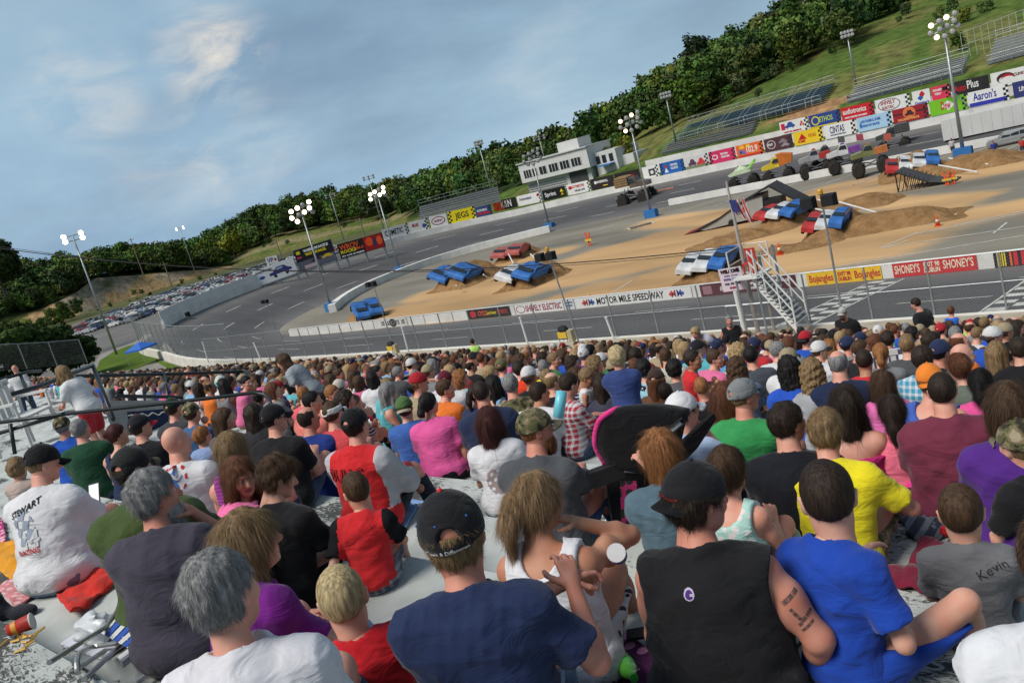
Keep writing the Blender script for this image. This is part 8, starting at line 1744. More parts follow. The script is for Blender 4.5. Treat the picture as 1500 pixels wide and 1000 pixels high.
st(1341,444,17.6,-60,'tall dark haired man in black tee walking to the left',s=1.06,sc=BLKC,hair='short',hc='dark',skin='pink',pc=(.05,.05,.06),hp=-14,stride=.1)
st(1393,455,20.5,10,'boy in bright blue sleeveless jersey standing near the front wall',s=.86,shirt='sleeveless',sc=(.02,.13,.55),hair='short',hc='auburn',skin='pink',pants='shorts',pc=(.02,.1,.4))
st(692,500,31.,0,'person in neon yellow green vest standing by the front wall',s=1.,shirt='sleeveless',sc=(.42,.72,.16),hair='short',hc='dark',skin='tan',pc=(.3,.2,.12))
st(22,540,24,20,'bald man in white collar shirt among the far left crowd',s=1.,sc=(.68,.68,.68),shirt='long',hair=None,skin='pink')
for x,y,dz,c,lb in [(1458,212,0,(.03,.05,.30),'official in blue shirt and red shorts standing on the infield'),(1397,208,0,(.5,.5,.5),'person in white shirt by the far light mast base'),(1499,208,0,(.5,.05,.04),'person in red shirt at the right border of the infield')]:
    G0=atz(x,y+20,ZI); dpt=float(G0@FW); s=27*dpt/1274/1.72
    sp=dict(s=s,pose='stand',sc=c,hair='short',hc='dark',skin='tan',pants='shorts',pc=(.4,.03,.03) if 'official' in lb else (.05,.05,.06)); build_person(G0,R(200),sp,26,lb,group='people standing on the infield')
# ================================================================ THE REST OF THE CROWD
SHC=[('black',(.014,.014,.016),10),('white',(.62,.62,.64),13),('dark grey',(.07,.075,.08),8),('grey',(.20,.21,.22),8),('navy blue',(.02,.03,.08),8),('royal blue',(.02,.08,.42),9),('red',(.45,.03,.035),5),('pink',(.70,.16,.32),9),('orange',(.75,.18,.03),3),('purple',(.12,.03,.22),3),('maroon',(.15,.02,.04),4),('green',(.04,.18,.07),3),('neon green',(.35,.70,.08),1.5),('turquoise',(.10,.42,.48),3),('sky blue',(.22,.42,.65),5),('tan',(.36,.29,.19),4),('yellow',(.75,.60,.05),2),('coral',(.75,.22,.18),3)]
shw=np.array([c[2] for c in SHC],float); shw/=shw.sum()
HCL=['black','dark','dark','brown','brown','auburn','dirty','blond','grey','ginger']
MID=[dict(hair='short',g=1.2,s=1.),dict(hair='buzz',g=1.35,s=1.02),dict(hair='long',fem=True,g=1.05,s=.94,hl=.26,hy=R(-40)),dict(hair='pony',fem=True,g=1.15,s=.95,hl=.2),dict(hair='short',cap=1,g=1.2,s=1.),dict(hair='short',cap=1,capback=True,g=1.1,s=1.,hy=R(-25)),dict(hair='bob',fem=True,g=1.25,s=.95,hy=R(-30)),dict(hair='thick',g=1.,s=.78),dict(hair='short',g=1.1,s=.98,hy=R(-55),lean=.25),dict(hair='curly',fem=True,g=1.1,s=.94,smat='stripe',hy=R(-60)),dict(hair='mop',g=1.,s=.7,hy=R(30)),dict(hair='fringe',g=1.25,s=1.,hy=R(-35)),dict(hair='wavy',fem=True,g=1.,s=.93,hy=R(35),hl=.22,shirt='tank'),dict(hair='short',cap=1,g=1.3,s=1.02,hy=R(-50),lean=.2)]
MT=['man','stout man','woman','woman','man','man with backward cap','woman','child','man leaning forward','curly haired woman','small child','balding man','woman in tank top','stout man in profile']
HW=['short hair','cropped hair','long hair','a ponytail','cap','cap','bobbed hair','thick hair','short hair','curly hair','tousled hair','hair','wavy hair','cap']
EXC=[[(-40,560),(172,565),(385,590),(330,650),(0,720),(-40,720)],[(540,600),(560,585),(600,575),(640,600),(700,640),(740,700),(600,700)],[(1010,500),(1012,470),(1035,470),(1040,500)]]
cand=[]; rc=np.random.default_rng(21)
for k in range(0,28):
    x=-62.5+rc.random()*.4
    while x<4:
        if k>(24 if x>-18 else 25 if x>-30 else 26): x=99; continue
        x+=rc.uniform(.46,.60); Y=R0_+RD_*k+RD_*rc.uniform(.35,.65); P=np.array([x,Y,ZT[k]]); px_,py_,d=proj(P+[0,0,.7])
        if not(-25<px_<1525 and py_<1010): continue
        if d<7.6: continue
        if any(inside(np.array([[px_,py_]]),e)[0] for e in EXC): continue
        if k>=26 and rc.random()<.35: continue
        if px_<420 and d<10.5: continue
        hit=False
        for (sx,sy,sk,sr_) in SEATED:
            if abs(sk-k)<=1 and abs(sx-x)<.28+sr_*.65 and abs(sy-Y)<.55: hit=True; break
        if hit: continue
        # keep clear sight of the placed people: nothing whose head would sit right in front of them
        if d<8.5 and 560<px_<900: continue
        cand.append((d,P,k,px_,py_))
cand.sort(key=lambda c:c[0]); print('crowd',len(cand),'placed',len(SEATED))
NIND=max(0,300-len([o for o in bpy.data.objects if o.get('category')=='person']))
src=[]
def tree_of(o): return [o]+[c for c in bpy.data.objects if c.parent==o]
rowpos={}
for c in cand[:NIND]: rowpos.setdefault(c[2],[]).append(c[1][0])
for r_ in rowpos: rowpos[r_].sort()
def recolor(o,shc,hc,pc,skin,cc):
    n=o.name.split('.')[0]
    o.color={'person':(*SKIN[skin],1),'shirt':(*shc,1),'trousers':(*pc,1),'shorts':(*pc,1),'hair':(*HAIR[hc],1),'cap':(*cc,1)}.get(n,(.1,.1,.1,1))
protos_p=[None]*len(MID); kids={}
lastm={}
for i,(d,P,k,px_,py_) in enumerate(cand[:NIND]):
    mi=rc.integers(0,len(MID))
    while mi in (lastm.get(k),): mi=rc.integers(0,len(MID))
    lastm[k]=mi
    sc_=SHC[rc.choice(len(SHC),p=shw)]; hc=HCL[rc.integers(0,len(HCL))]; ccn,cc=[('black',(.015,.015,.018)),('white',(.6,.6,.6)),('red',(.4,.02,.03)),('navy',(.02,.03,.08)),('tan',(.33,.27,.17))][rc.integers(0,5)]; pc=[(.05,.08,.14),(.015,.015,.018),(.14,.2,.3),(.25,.21,.14)][rc.integers(0,4)]; skin=['fair','pink','tan','red','pink','brown' if rc.random()<.4 else 'fair'][rc.integers(0,6)]
    rel=math.degrees(math.atan2(P[1],P[0]))-90+rc.normal()*20
    yaw=yaw_of(P,rel)
    hw=HW[mi]; desc=f'{MT[mi]} in {sc_[0]}, ' + (f'{ccn} cap' if hw=='cap' and 'backward' not in MT[mi] else f'{ccn} headwear' if hw=='cap' else f'{hc.replace("dirty","sandy").replace("dark","dark brown")} {hw.replace("a ponytail","ponytail")}') + f', {nth(k)} row, {nth(rowpos[k].index(P[0]))} seat'
    if protos_p[mi] is None:
        inf_=build_person(P,yaw,dict(MID[mi],sc=sc_[1],hc=hc,cc=cc,pc=pc,skin=skin,brimc=(.03,.03,.035)),12.5,desc,group='spectators in the packed middle rows'); protos_p[mi]=inf_['root']; kids[mi]=[c for c in bpy.data.objects if c.parent==inf_['root']];
        for o in [inf_['root']]+kids[mi]: recolor(o,sc_[1],hc,pc,skin,cc)
        continue
    r=protos_p[mi].copy(); COL.objects.link(r); r.location=tuple(P); r.rotation_euler=(0,0,yaw); q=rc.uniform(.95,1.05); r.scale=(q,q,q); r['label']=desc; recolor(r,sc_[1],hc,pc,skin,cc)
    for ch in kids[mi]:
        c_=ch.copy(); COL.objects.link(c_); c_.parent=r; recolor(c_,sc_[1],hc,pc,skin,cc)
# the far rows: one mass
far=cand[NIND:]; LP=[]
for q in (0,2,3,4,7,9,11,0,2,1):
    inf_=build_person((0,0,0),0,dict(MID[q],R='lap',L='lap'),60,'x'); os_=[inf_['root']]+[c for c in bpy.data.objects if c.parent==inf_['root']]; prt=[]
    for o in os_:
        nm=o.name.split('.')[0]
        if nm in('shoe',): continue
        me=o.data; v=np.empty(len(me.vertices)*3,np.float32); me.vertices.foreach_get('co',v); f=np.empty(len(me.loops),np.int32); me.loops.foreach_get('vertex_index',f); prt.append((nm,v.reshape(-1,3),f.reshape(-1,4)))
    LP.append((q,prt))
    for o in os_: bpy.data.objects.remove(o)
VV=[];FF=[];CC=[];off=0
for (d,P,k,px_,py_) in far:
    q,prt=LP[rc.integers(0,len(LP))]; sc_=SHC[rc.choice(len(SHC),p=shw)][1]; hc=np.array(HAIR[HCL[rc.integers(0,len(HCL))]])*1.1+.008; cc=[(.015,.015,.018),(.5,.5,.5),(.25,.03,.03),(.02,.03,.08),(.2,.17,.1),(.05,.05,.05)][rc.integers(0,6)]; sk=SKIN[['fair','pink','tan','red'][rc.integers(0,4)]]; yaw=rc.normal()*.45+.05; s=rc.uniform(.86,1.06); c,s_=math.cos(yaw)*s,math.sin(yaw)*s; M=np.array([[c,-s_,0],[s_,c,0],[0,0,s]])
    for nm,v,f in prt:
        VV.append(v@M.T+P); FF.append(f+off); off+=len(v); col={'person':sk,'shirt':sc_,'trousers':(.05,.07,.11),'hair':hc,'cap':cc}.get(nm,(.1,.1,.1)); CC.append(np.tile(col,(len(v),1)))
V=np.vstack(VV);F=np.vstack(FF);C=np.vstack(CC)
me=bpy.data.meshes.new('distant_crowd'); me.vertices.add(len(V)); me.vertices.foreach_set('co',V.astype(np.float32).ravel()); me.loops.add(F.size); me.loops.foreach_set('vertex_index',F.astype(np.int32).ravel()); me.polygons.add(len(F)); me.polygons.foreach_set('loop_start',np.arange(0,F.size,4,dtype=np.int32)); me.polygons.foreach_set('loop_total',np.full(len(F),4,np.int32)); me.polygons.foreach_set('use_smooth',np.ones(len(F),bool)); me.update(calc_edges=True)
ca=me.color_attributes.new('col','FLOAT_COLOR','POINT'); ca.data.foreach_set('color',np.hstack([C,np.ones((len(C),1))]).astype(np.float32).ravel()); me.materials.append(mat('crowd_cloth',(.5,.5,.5),.8,.12,6,src='col',spec=.15)); o=bpy.data.objects.new('distant_crowd',me); COL.objects.link(o); tag(o,'densely packed spectators in the far rows of the stand','crowd','spectators in the far rows','stuff')
print('far verts',len(V))
# ================================================================ THINGS IN THE STAND
def sh(Y):
    k=int(math.floor((Y-R0_)/RD_)); return ZT[max(-4,min(28,k))]
def ground_px(x,y):
    """point of a stair tread under a picture point"""
    best=None
    for k in ROWS:
        P=atz(x,y,ZT[k]); f=(P[1]-R0_-RD_*k)/RD_
        if 0<=f<=1: return P
        c=min(abs(f),abs(f-1));
        if best is None or c<best[0]: best=(c,P)
    return best[1]
def blanket(name,px4,m,label,seed=1,fold=.03,cat='blanket',n=26,group=None,th=.012):
    A=[ground_px(*q) for q in px4]; M_=MB(); V=[]
    for j in range(n+1):
        for i in range(n+1):
            u,v=i/n,j/n; P=(A[0]*(1-u)+A[1]*u)*(1-v)+(A[3]*(1-u)+A[2]*u)*v
            e=np.array([math.sin(v*9+seed)*.02,math.cos(u*8+seed)*.02,0])*(1 if (u in(0,1) or v in(0,1)) else .3); P=P+e; V.append(P)
    V=np.array(V); z=np.array([max(sh(p[1]),sh(p[1]+.04)) for p in V]); Z=z.reshape(n+1,n+1)
    nn=vnoise(V*[14,14,0],seed)+.6*vnoise(V*[30,9,0],seed+1); V[:,2]=z+.015+fold*np.clip(nn+.35,0,2)
    f=[(j*(n+1)+i,j*(n+1)+i+1,(j+1)*(n+1)+i+1,(j+1)*(n+1)+i) for j in range(n) for i in range(n)]
    M_.add(V,f); o=M_.build(name,m,smooth=True); md=o.modifiers.new('t','SOLIDIFY'); md.thickness=th; md.offset=0; return tag(o,label,cat,group)
def cm(name,col,kind='plain',c2=(.5,.5,.5),scale=1.):
    m=bpy.data.materials.get(name)
    if m: return m
    m0=cloth_mat(name,kind,c2=c2,scale=scale)
    for nd_ in m0.node_tree.nodes:
        if nd_.type=='OBJECT_INFO':
            rgb=m0.node_tree.nodes.new('ShaderNodeRGB'); rgb.outputs[0].default_value=(*col,1)
            for l_ in list(nd_.outputs['Color'].links): m0.node_tree.links.new(rgb.outputs[0],l_.to_socket)
    return m0
blanket('blanket',[(560,672),(640,668),(700,690),(585,690)],cm('blue_fleece',(.02,.08,.32)),'blue blanket under the pink tee woman and blue tee boy',2,.02)
blanket('blanket',[(556,742),(592,730),(640,742),(600,776)],cm('two_blue',(.20,.34,.60)),'light blue blanket right of the small boy in red',3,.015)
blanket('blanket',[(62,838),(120,818),(170,858),(112,908)],cm('red_towel',(.55,.03,.02)),'crumpled bright red towel beside the olive tee man',4,.06)
blanket('blanket',[(-30,812),(20,798),(78,836),(30,866)],cm('gold_blanket',(.75,.32,.02)),'crumpled golden orange blanket behind the green bottle',5,.05)
blanket('blanket',[(-10,862),(28,856),(54,874),(20,894)],cm('pink_cloth',(.60,.22,.24),'print',(.75,.5,.5),.9),'small pink patterned cloth near the left border',6,.03,cat='cloth')
blanket('blanket',[(-20,770),(12,760),(14,800),(-20,806)],cm('magenta_cloth',(.50,.03,.18),'print',(.8,.5,.55),.8),'magenta patterned cloth at the left border',7,.03,cat='cloth')
blanket('blanket',[(760,960),(900,905),(985,985),(830,1030)],cm('polka_blanket',(.09,.015,.08),'print',(.62,.25,.45),.62),'dark purple blanket with pink and white pebble dots',8,.02)
blanket('blanket',[(415,838),(468,826),(492,852),(430,866)],cm('flower_blanket',(.45,.40,.12),'print',(.60,.12,.22),.8),'flowery pink and yellow blanket under the boy in black',9,.02)
blanket('blanket',[(1296,858),(1352,790),(1392,812),(1372,872)],cm('maroon_blanket',(.17,.012,.035)),'maroon fleece blanket left of the small grey tee boy',10,.035)
blanket('blanket',[(1440,812),(1500,806),(1530,836),(1470,850)],cm('maroon_orange',(.2,.03,.035),'stripe',(.7,.25,.03),.8),'maroon and orange striped blanket at the right border',11,.02)
blanket('blanket',[(1310,765),(1420,742),(1520,772),(1350,806)],cm('plaid_blanket',(.025,.03,.045),'plaid',(.22,.25,.30),.6),'dark plaid blanket in front of the purple tee woman',12,.015)
blanket('paper_sheet',[(84,950),(150,908),(205,935),(150,972)],mat('paper',(.66,.66,.74),.8,.05),'stack of white paper lying beside the plastic bag',13,.004,cat='paper')
# plastic bag
def blob(name,P,r_,amp,fr,seed,m,label,cat,sq=(1,1,1),h=.012):
    F=Field(np.array((-r_,-r_,-r_))*1.5,np.array((r_,r_,r_))*1.5,h); F.ell((0,0,0),np.array(sq)*r_,k=0); F.noise(amp,fr,seed); F.crease(amp*1.5,fr,seed+1); F.plane((0,0,-r_*sq[2]*.8),(0,0,-1)); V,Q=F.mesh(); me=mk_mesh(name,[(V,Q,0)],[m]); o=bpy.data.objects.new(name,me); COL.objects.link(o); o.location=tuple(P+[0,0,r_*sq[2]*.8]); return tag(o,label,cat)
mb=mat('bag_film',(.60,.64,.66),.35,.1,8,.3,20,spec=.5); blob('plastic_bag',ground_px(150,938),.11,.014,40,3,mb,'crumpled white plastic bag beside the folded lawn chair','bag',(1.1,.8,.75))
blob('plastic_bag',ground_px(905,772),.09,.012,40,4,mb,'small white bag in front of the slate tee woman','bag',(1,.8,.5))
def bottle(P,label,tilt=0,s=1.,rz=0.):
    r=empty('soda_bottle',tuple(P),rz,label,'bottle'); r.rotation_euler=(tilt,0,rz); r.scale=(s,)*3
    q=MB(); q.lathe([(.028,0),(.033,.01),(.033,.07),(.030,.085),(.033,.10),(.033,.13),(.022,.165),(.012,.185),(.012,.195)],20); q.build('body',mat('green_plastic',(.10,.42,.04),.12,.05,spec=.6,coat=.6),r,smooth=True); q=MB(); q.lathe([(.0335,.075),(.0337,.125)],20); q.build('wrapper',mat('wrapper',(.12,.50,.10),.4,.2,30),r); q=MB(); q.lathe([(.015,.193),(.015,.212),(.001,.213)],14); q.build('screw_cap',mat('cap_green',(.05,.35,.05),.4),r)
bottle(ground_px(72,838),'green soda bottle standing on the golden blanket',s=1.25); Pb=ground_px(912,978); bottle(Pb+[0,0,.05],'green soda bottle lying on the dotted purple blanket',R(78),1.15,.9)
def cup(P,label):
    r=empty('paper_cup',tuple(P+[0,0,.045]),0,label,'cup'); r.rotation_euler=(R(88),0,R(150)); r.scale=(1.0,)*3; q=MB(); q.lathe([(.028,-.055),(.040,.055),(.041,.058),(.038,.055),(.027,-.05)],24); q.build('body',mat('cup_red',(.38,.03,.02),.5,.25,25),r,smooth=True); q=MB(); q.lathe([(.0295,-.04),(.0335,-.01)],24); q.build('yellow_band',mat('cup_yellow',(.65,.30,.04),.5,.2,30),r); q=MB(); q.lathe([(.041,.054),(.043,.058),(.041,.062),(.037,.058)],24); q.build('rim',m_wpaint,r)
cup(ground_px(34,928),'red and yellow paper cup lying on its side at lower left')
fr_=empty('french_fries',tuple(ground_px(18,945)),0,'scattered golden french fries beside the fallen cup','food')
for k in range(12):
    q=MB(); a_=rc.uniform(0,3.1); o0=np.array([rc.normal()*.07,rc.normal()*.04,.008]); q.tube([o0,o0+[math.cos(a_)*.06,math.sin(a_)*.06,.006]],.006,4); q.build('fry',mat('fries',(.62,.36,.08),.7,.1),fr_)
# phone and purse on the dotted blanket
q=MB(); P=ground_px(940,945); q.box((-.05,-.035,0),(.05,.035,.014)); o=q.build('dark_phone',m_blk); o.location=tuple(P+[0,0,.05]); o.rotation_euler=(0,0,.6); tag(o,'black phone lying on the dotted purple blanket','phone')
# folded aluminium lawn chair
def lawn_chair():
    A=ground_px(60,1030); r=empty('folded_lawn_chair',(0,0,0),0,'folded aluminium lawn chair with blue and white webbing','chair'); g=lambda x,y,h: ground_px(x,y)+[0,0,h]
    q=MB();
    for a,b,ha,hb in [((85,1000),(170,950),.10,.13),((170,950),(195,922),.13,.16),((130,1010),(185,965),.05,.08),((120,990),(160,968),.04,.06)]: q.tube([g(*a,ha),g(*b,hb)],.012,8)
    q.tube(spline([g(120,1000,.05),g(122,978,.06),g(140,966,.07),g(182,962,.08)],6),.012,8); q.tube([g(175,955,.10),g(280,905,.16)],.012,8); q.tube([g(190,1002,.10),g(286,948,.16)],.013,8); q.tube([g(205,1010,.04),g(300,955,.10)],.013,8); q.tube([g(240,1010,.03),g(310,965,.06)],.012,8)
    q.build('frame',mat('alu_tube',(.45,.45,.44),.32,.1,6,metal=.8),r)
    P0,P1,P2,P3=g(160,958,.12),g(190,925,.14),g(262,950,.15),g(205,985,.12)
    for i in range(7):
        for fam in (0,1):
            if fam==0 and i>4: continue
            t=(i+.5)/(5 if fam==0 else 7); q=MB(); w_=.42/(5 if fam==0 else 7)
            if fam==0: a0,a1=P0*(1-t)+P1*t,P3*(1-t)+P2*t; dd=(P1-P0)*w_
            else: a0,a1=P0*(1-t)+P3*t,P1*(1-t)+P2*t; dd=(P3-P0)*w_
            z=.004*(fam); q.add([a0-dd+[0,0,z],a1-dd+[0,0,z],a1+dd+[0,0,z],a0+dd+[0,0,z]],[(0,1,2,3)]); q.build('webbing',mat('web_blue',(.03,.09,.42),.6,.1) if (fam==0 or i%2) else mat('web_white',(.6,.62,.62),.6,.1),r)
    q=MB(); q.tube([g(190,1002,.125),g(232,978,.15)],.022,10); q.build('arm_rest',mat('web_white',(.6,.62,.62),.6,.1),r)
lawn_chair()
# folding camp chair back behind the grey haired woman
q=MB(); a,b=atd(330,1002,2.25),atd(415,968,2.35); dn=np.array([0,0,-.5]); q.add([a,b,b+dn,a+dn,a+[0,.03,0],b+[0,.03,0],b+dn+[0,.03,0],a+dn+[0,.03,0]],[(0,1,2,3),(7,6,5,4),(0,4,5,1),(1,5,6,2),(0,3,7,4)]); tag(q.build('camp_chair_back',cm('navy_canvas',(.012,.018,.045))),'dark navy canvas chair back behind grey haired woman','chair')
# stroller with black and pink hood
def stroller():
    D=5.1; C_=atd(945,640,D); r=empty('stroller',tuple(C_-[0,0,.75]),0,'black stroller with large hood edged in bright pink','stroller'); C_=np.array([0,0,.75])
    a0=np.array(camo.matrix_world)[:3,:3]; ex_,ey_,ez_=a0[:,0],a0[:,1],a0[:,2]
    k=D/FPX; Pt=lambda x,y,z=0: C_+ex_*((x-945)*k)-ey_*((y-640)*k)+ez_*z
    blk=cm('hood_black',(.012,.012,.014)); pk=cm('hood_pink',(.75,.05,.26))
    # hood: ribs between the pink front hoop and the rear edge
    front=spline([Pt(884,676,.10),Pt(868,645,.16),Pt(872,612,.22),Pt(890,597,.24),Pt(905,596,.16),Pt(915,612,-.02),Pt(924,650,-.12),Pt(932,684,-.05)],5)
    mid=spline([Pt(930,690,.14),Pt(925,640,.24),Pt(932,596,.28),Pt(950,584,.24),Pt(962,590,.1),Pt(966,620,-.10),Pt(962,655,-.18),Pt(955,690,-.06)],5)
    rear=spline([Pt(975,690,.10),Pt(985,655,.18),Pt(992,615,.22),Pt(1000,600,.18),Pt(1006,602,.06),Pt(1006,625,-.08),Pt(1000,660,-.14),Pt(985,692,-.05)],5)
    q=MB(); n=len(front); S=[]
    for t in np.linspace(0,1,9):
        w0=(1-t)*(1-2*t) if t<.5 else 0; P_=(front*(1-t)*(1-t)*1+mid*2*t*(1-t)+rear*t*t); S.append(P_)
    G_=np.stack(S); m_,n_=G_.shape[:2]; q.add(G_.reshape(-1,3),[(j*n_+i,j*n_+i+1,(j+1)*n_+i+1,(j+1)*n_+i) for j in range(m_-1) for i in range(n_-1)])
    o=q.build('hood',blk,r,smooth=True); md=o.modifiers.new('t','SOLIDIFY'); md.thickness=.012
    q=MB(); q.tube(front,.017,8); q.build('pink_hoop',pk,r,smooth=True);
    q=MB(); q.quadstrip(front+(S[1]-front)*.02,front+(S[1]-front)*.35+ez_*.004);
    q=MB(); q.tube([Pt(955,628,.30),Pt(985,606,.29),Pt(990,612,.28),Pt(962,634,.30),Pt(955,628,.30)],.006,6); w_=q.build('window_frame',m_blk,r); q=MB(); q.add([Pt(962,626,.295),Pt(982,610,.285),Pt(985,614,.285),Pt(966,629,.295)],[(0,1,2,3)]); q.build('clear_window',mat('clear_plastic',(.45,.47,.48),.2,0,spec=.6),w_)
    q=MB(); V=[Pt(985,640,.22),Pt(1030,598,.22),Pt(1036,606,.18),Pt(1012,650,.12),Pt(990,672,.12)]; q.add(V,[(0,1,2,3,4)]); o=q.build('rear_flap',blk,r); md=o.modifiers.new('t','SOLIDIFY'); md.thickness=.02
    q=MB(); q.add([Pt(850,688,.1),Pt(905,668,.1),Pt(912,690,.06),Pt(870,708,.04),Pt(858,706,.05)],[(0,1,2,3,4)]); o=q.build('tray',m_blk,r); md=o.modifiers.new('t','SOLIDIFY'); md.thickness=.04
    q=MB(); q.add([Pt(885,690,0),Pt(975,695,0),Pt(965,780,0),Pt(900,775,0)],[(0,1,2,3)]); o=q.build('seat',blk,r); md=o.modifiers.new('t','SOLIDIFY'); md.thickness=.12; md.offset=1
    q=MB(); q.add([Pt(905,700,.09),Pt(930,700,.09),Pt(928,770,.09),Pt(908,770,.09)],[(0,1,2,3)]); q.build('seat_panel',cm('stroller_print',(.3,.02,.1),'print',(.02,.02,.02),.8),r)
    q=MB(); q.tube([Pt(890,690),Pt(905,800,-.1)],.012,6); q.tube([Pt(970,690),Pt(955,800,-.1)],.012,6); q.build('frame',m_galv,r)
    for x in (900,955): q=MB(); c=Pt(x,800,-.1); q.lathe([(.02,-.02),(.085,-.018),(.085,.018),(.02,.02)],16,M=np.array([[1,0,0,c[0]],[0,1,0,c[1]],[0,0,1,c[2]],[0,0,0,1.]]),axis=0); q.build('wheel',m_tyre,r)
stroller()
# ladybug bag
def bag():
    P=ground_px(1368,742); r=empty('ladybug_bag',tuple(P),R(40),'magenta bag with pink spotted ladybug wings and white rope handle','bag')
    q=MB(); q.box((-.17,-.08,0),(.17,.08,.17)); o=q.build('body',cm('bag_magenta',(.40,.01,.08)),r); b=o.modifiers.new('b','BEVEL'); b.width=.03; b.segments=3
    F=Field((-.22,-.16,0),(.22,.16,.16),.012); F.ell((0,0,.04),(.18,.12,.08),k=0); F.plane((0,0,.03),(0,0,-1)); V,Q=F.mesh(); me=mk_mesh('flap',[(V,Q,0)],[cm('bag_black',(.012,.012,.014))]); o=bpy.data.objects.new('flap',me); COL.objects.link(o); o.parent=r; o.location=(0,0,.14)
    for s in (-1,1):
        F=Field((-.12,-.14,0),(.12,.14,.14),.010); F.ell((0,0,.035),(.085,.105,.068),k=0); V,Q=F.mesh(); me=mk_mesh('wing',[(V,Q,0)],[cm('wing_pink',(.75,.05,.28),'print',(.02,.02,.02),.55)]); o=bpy.data.objects.new('wing',me); COL.objects.link(o); o.parent=r; o.location=(s*.085,-.01,.155); o.rotation_euler=(0,s*.15,s*.2)
    q=MB(); q.tube([(-.12,0,.17)]+[(-.12*math.cos(t),0.02,.17+.24*math.sin(t)) for t in np.linspace(0.1,3.04,14)]+[(.12,0,.17)],.009,8); q.build('rope_handle',mat('rope',(.55,.62,.66),.6,.1,40),r,smooth=True)
bag()
q=MB(); q.lathe([(.001,-.03),(.02,-.024),(.03,0),(.02,.024),(.001,.03)],14); o=q.build('red_ball',mat('ball_red',(.55,.02,.03),.4)); o.location=tuple(ground_px(1386,786)+[0,0,.035]); tag(o,'small red ball beside the grey tee boy','ball')
# turquoise balloon stick
a,b=atd(818,612,7.),atd(823,572,7.); q=MB(); q.tube([a,a*.97+b*.03,b*.97+a*.03,b],[.02,.045,.045,.02],14); tag(q.build('balloon_stick',mat('turq',(.16,.55,.66),.35,.05,spec=.5),smooth=True),'turquoise inflated stick held up by the plaid shirt man','balloon stick')
# white cup in blue by tattooed man
P=atd(905,812,3.3); q=MB(); q.lathe([(.03,-.05),(.036,.05)],18); o=q.build('drink_cup',mat('cup_white',(.6,.6,.62),.5)); q=MB(); q.lathe([(.0325,-.03),(.0365,.02)],18); q.build('blue_print',mat('cup_blue',(.02,.04,.35),.5),o); o.location=tuple(P); o.rotation_euler=(.9,.3,.4); tag(o,'white and blue drink cup held beside the black sleeveless man','cup')
# ---- railings and the stairwell wall on the left
m_rail=mat('rail_black',(.018,.022,.024),.4,.1,10,spec=.5)
def rail(name,segs,label,r_=.028,posts=None):
    o_=empty(name,(0,0,0),0,label,'railing','black pipe railings in the stand')
    for nm,pts in segs: q=MB(); q.tube([atd(*p) for p in pts],r_,8); q.build(nm,m_rail,o_,smooth=True)
    return o_
rail('pipe_railing',[('handrail',[(-20,621,9.6),(96,606,9.7),(240,591,9.8),(372,575,9.9),(387,577,9.9),(394,584,9.8),(400,600,9.6)]),('lower_rail',[(-20,640,9.6),(96,605,9.7)]),('post',[(15,620,9.6),(22,665,9.6)])],'long black handrail with a curved end in front of stairwell',.022)
rail('stairwell_railing',[('top_rail',[(110,551,17),(240,548,19.5),(357,544,21.)]),('lower_rail',[(170,580,16.5),(240,581,18),(373,586,19.5)]),('post',[(357,544,21),(373,587,19.6)]),('end_post',[(362,543,21),(379,586,19.6)]),('slant_rail',[(136,535,16.5),(110,545,15.5),(60,565,14.2),(-20,588,13)]),('front_post',[(136,535,16.5),(166,614,14.8)]),('middle_post',[(240,548,19.5),(247,583,18.2)])],'black square railing around the stairwell left of centre',.038)
rail('upper_stair_railing',[('top_rail',[(-20,562,18),(43,544,19.5),(60,543,20)]),('post',[(29,546,19.3),(44,588,18)]),('second_post',[(0,557,18.5),(6,580,18)])],'shorter black railing behind at the far left',.035)
rail('square_railing',[('top_rail',[(566,560,15.2),(600,552,15.6),(660,545,16.5)]),('loop',[(566,560,15.2),(546,566,15.),(553,589,14.7),(572,583,14.8)]),('post',[(566,558,15.2),(573,588,14.8)])],'small square black railing in front of broad white tee',.032)
rail('aisle_railing',[('top_rail',[(655,548,17),(720,541,18),(790,533,19),(870,528,20)])],'dark handrail crossing the crowd in the middle',.025)
rail('aisle_railing',[('top_rail',[(930,525,17.5),(980,514,18.4),(1060,503,19.5)])],'dark handrail crossing the crowd below the bending blond woman',.022)
rail('aisle_railing',[('top_rail',[(1148,495,17.),(1200,489,18.),(1235,485,19)])],'dark handrail below the white stairs',.022)
# pale parapet wall of the stairwell
A=atd(376,590,19.);B=atd(150,592,15.6); q=MB(); h_=1.15; th=np.array([0,.18,0]); A2=A-[0,0,h_];B2=B-[0,0,h_]
q.add([A,B,B2,A2,A+th,B+th,B2+th,A2+th],[(0,1,2,3),(7,6,5,4),(0,4,5,1),(1,5,6,2),(3,2,6,7),(0,3,7,4)]); tag(q.build('stairwell_wall',mat('parapet',(.40,.40,.385),.85,.12,3)),'pale grey concrete wall of the stairwell behind the railing','wall')
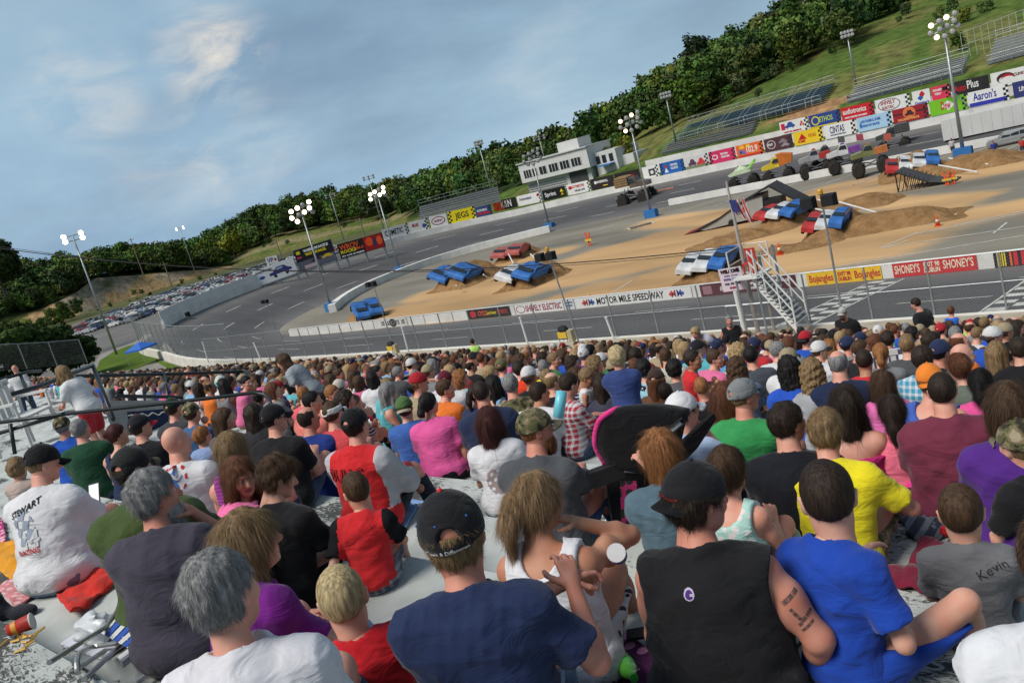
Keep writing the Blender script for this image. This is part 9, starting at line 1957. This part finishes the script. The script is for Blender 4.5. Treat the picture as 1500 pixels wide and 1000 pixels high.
# mural sheet with a white wave on navy cloth over the wall
q=MB(); a,b,c,d=atd(186,603,15.4),atd(248,598,16.),atd(246,628,16.),atd(190,634,15.4); q.add([a,b,c,d],[(0,1,2,3)]); o=q.build('navy_cover',cm('navy_sheet',(.02,.045,.10))); tag(o,'navy cloth with a white wave line hung on the stairwell wall','cloth'); w_=spline([a*.9985+[0,0,-.07]]+[a*(1-t)*.9985+b*t*.9985+[0,0,-.08+.025*math.sin(t*25)] for t in np.linspace(.1,.85,14)],3); q=MB(); q.tube(w_,.012,5); q.build('wave_line',m_wpaint,o)
# white plastic chair on the landing
def plastic_chair(P,yaw,label,s=1.):
    r=empty('plastic_chair',tuple(P),yaw,label,'chair'); r.scale=(s,)*3; w_=m_wpaint
    q=MB(); q.box((-.26,-.24,.41),(.26,.24,.44)); q.build('seat',w_,r)
    q=MB()
    for i in range(5): x=-.2+i*.1; q.box((x-.035,-.30,.44),(x+.035,-.27,.88))
    q.box((-.27,-.31,.84),(.27,-.27,.92)); q.build('backrest',w_,r)
    for s_ in (-1,1):
        q=MB(); q.box((s_*.29-.03,-.26,.63),(s_*.29+.03,.24,.66)); q.build('armrest',w_,r)
        for y in (-.24,.22): q=MB(); q.tube([(s_*.25,y,.43),(s_*.30,y*1.15,0)],.026,6); q.build('leg',w_,r); q=MB(); q.tube([(s_*.27,y,.42),(s_*.29,y*.95,.64)],.02,6); q.build('arm_post',w_,r)
plastic_chair(atd(45,640,13.)-[0,0,.15],R(-60),'white plastic armchair on the landing behind the blond standing woman',1.15)
plastic_chair(ground_px(1300,592),R(20),'cream folding chair behind the red lettered tee',.8)
# fence behind the far left rows
fo=empty('stand_end_fence',(0,0,0),0,'chain link fence closing the left end of the stand','fence'); FP=[atd(x,y,dd) for x,y,dd in [(-40,548,47),(0,543,49),(40,540,51),(84,536,53),(128,531,55)]]
for p in FP: q=MB(); q.tube([p,p+[0,0,1.55]],.03,6); q.build('post',m_galv,fo)
q=MB(); q.tube([p+[0,0,1.55] for p in FP],.028,6); q.build('top_rail',m_galv,fo); q=MB(); q.quadstrip(np.array(FP),np.array([p+[0,0,1.5] for p in FP])); q.build('mesh_panel',m_mesh,fo)
# sneaker and jeans leg at the left border
P=ground_px(12,905); v,f=shoe_mesh(.008); me=mk_mesh('sneaker',[(v*1.2,f,0)],[cm('sneaker_black',(.02,.022,.03))]); o=bpy.data.objects.new('sneaker',me); COL.objects.link(o); o.location=tuple(P+[0,0,.05]); o.rotation_euler=(0,0,R(-60)); tag(o,'black sneaker at the left border above the fallen cup','shoe')
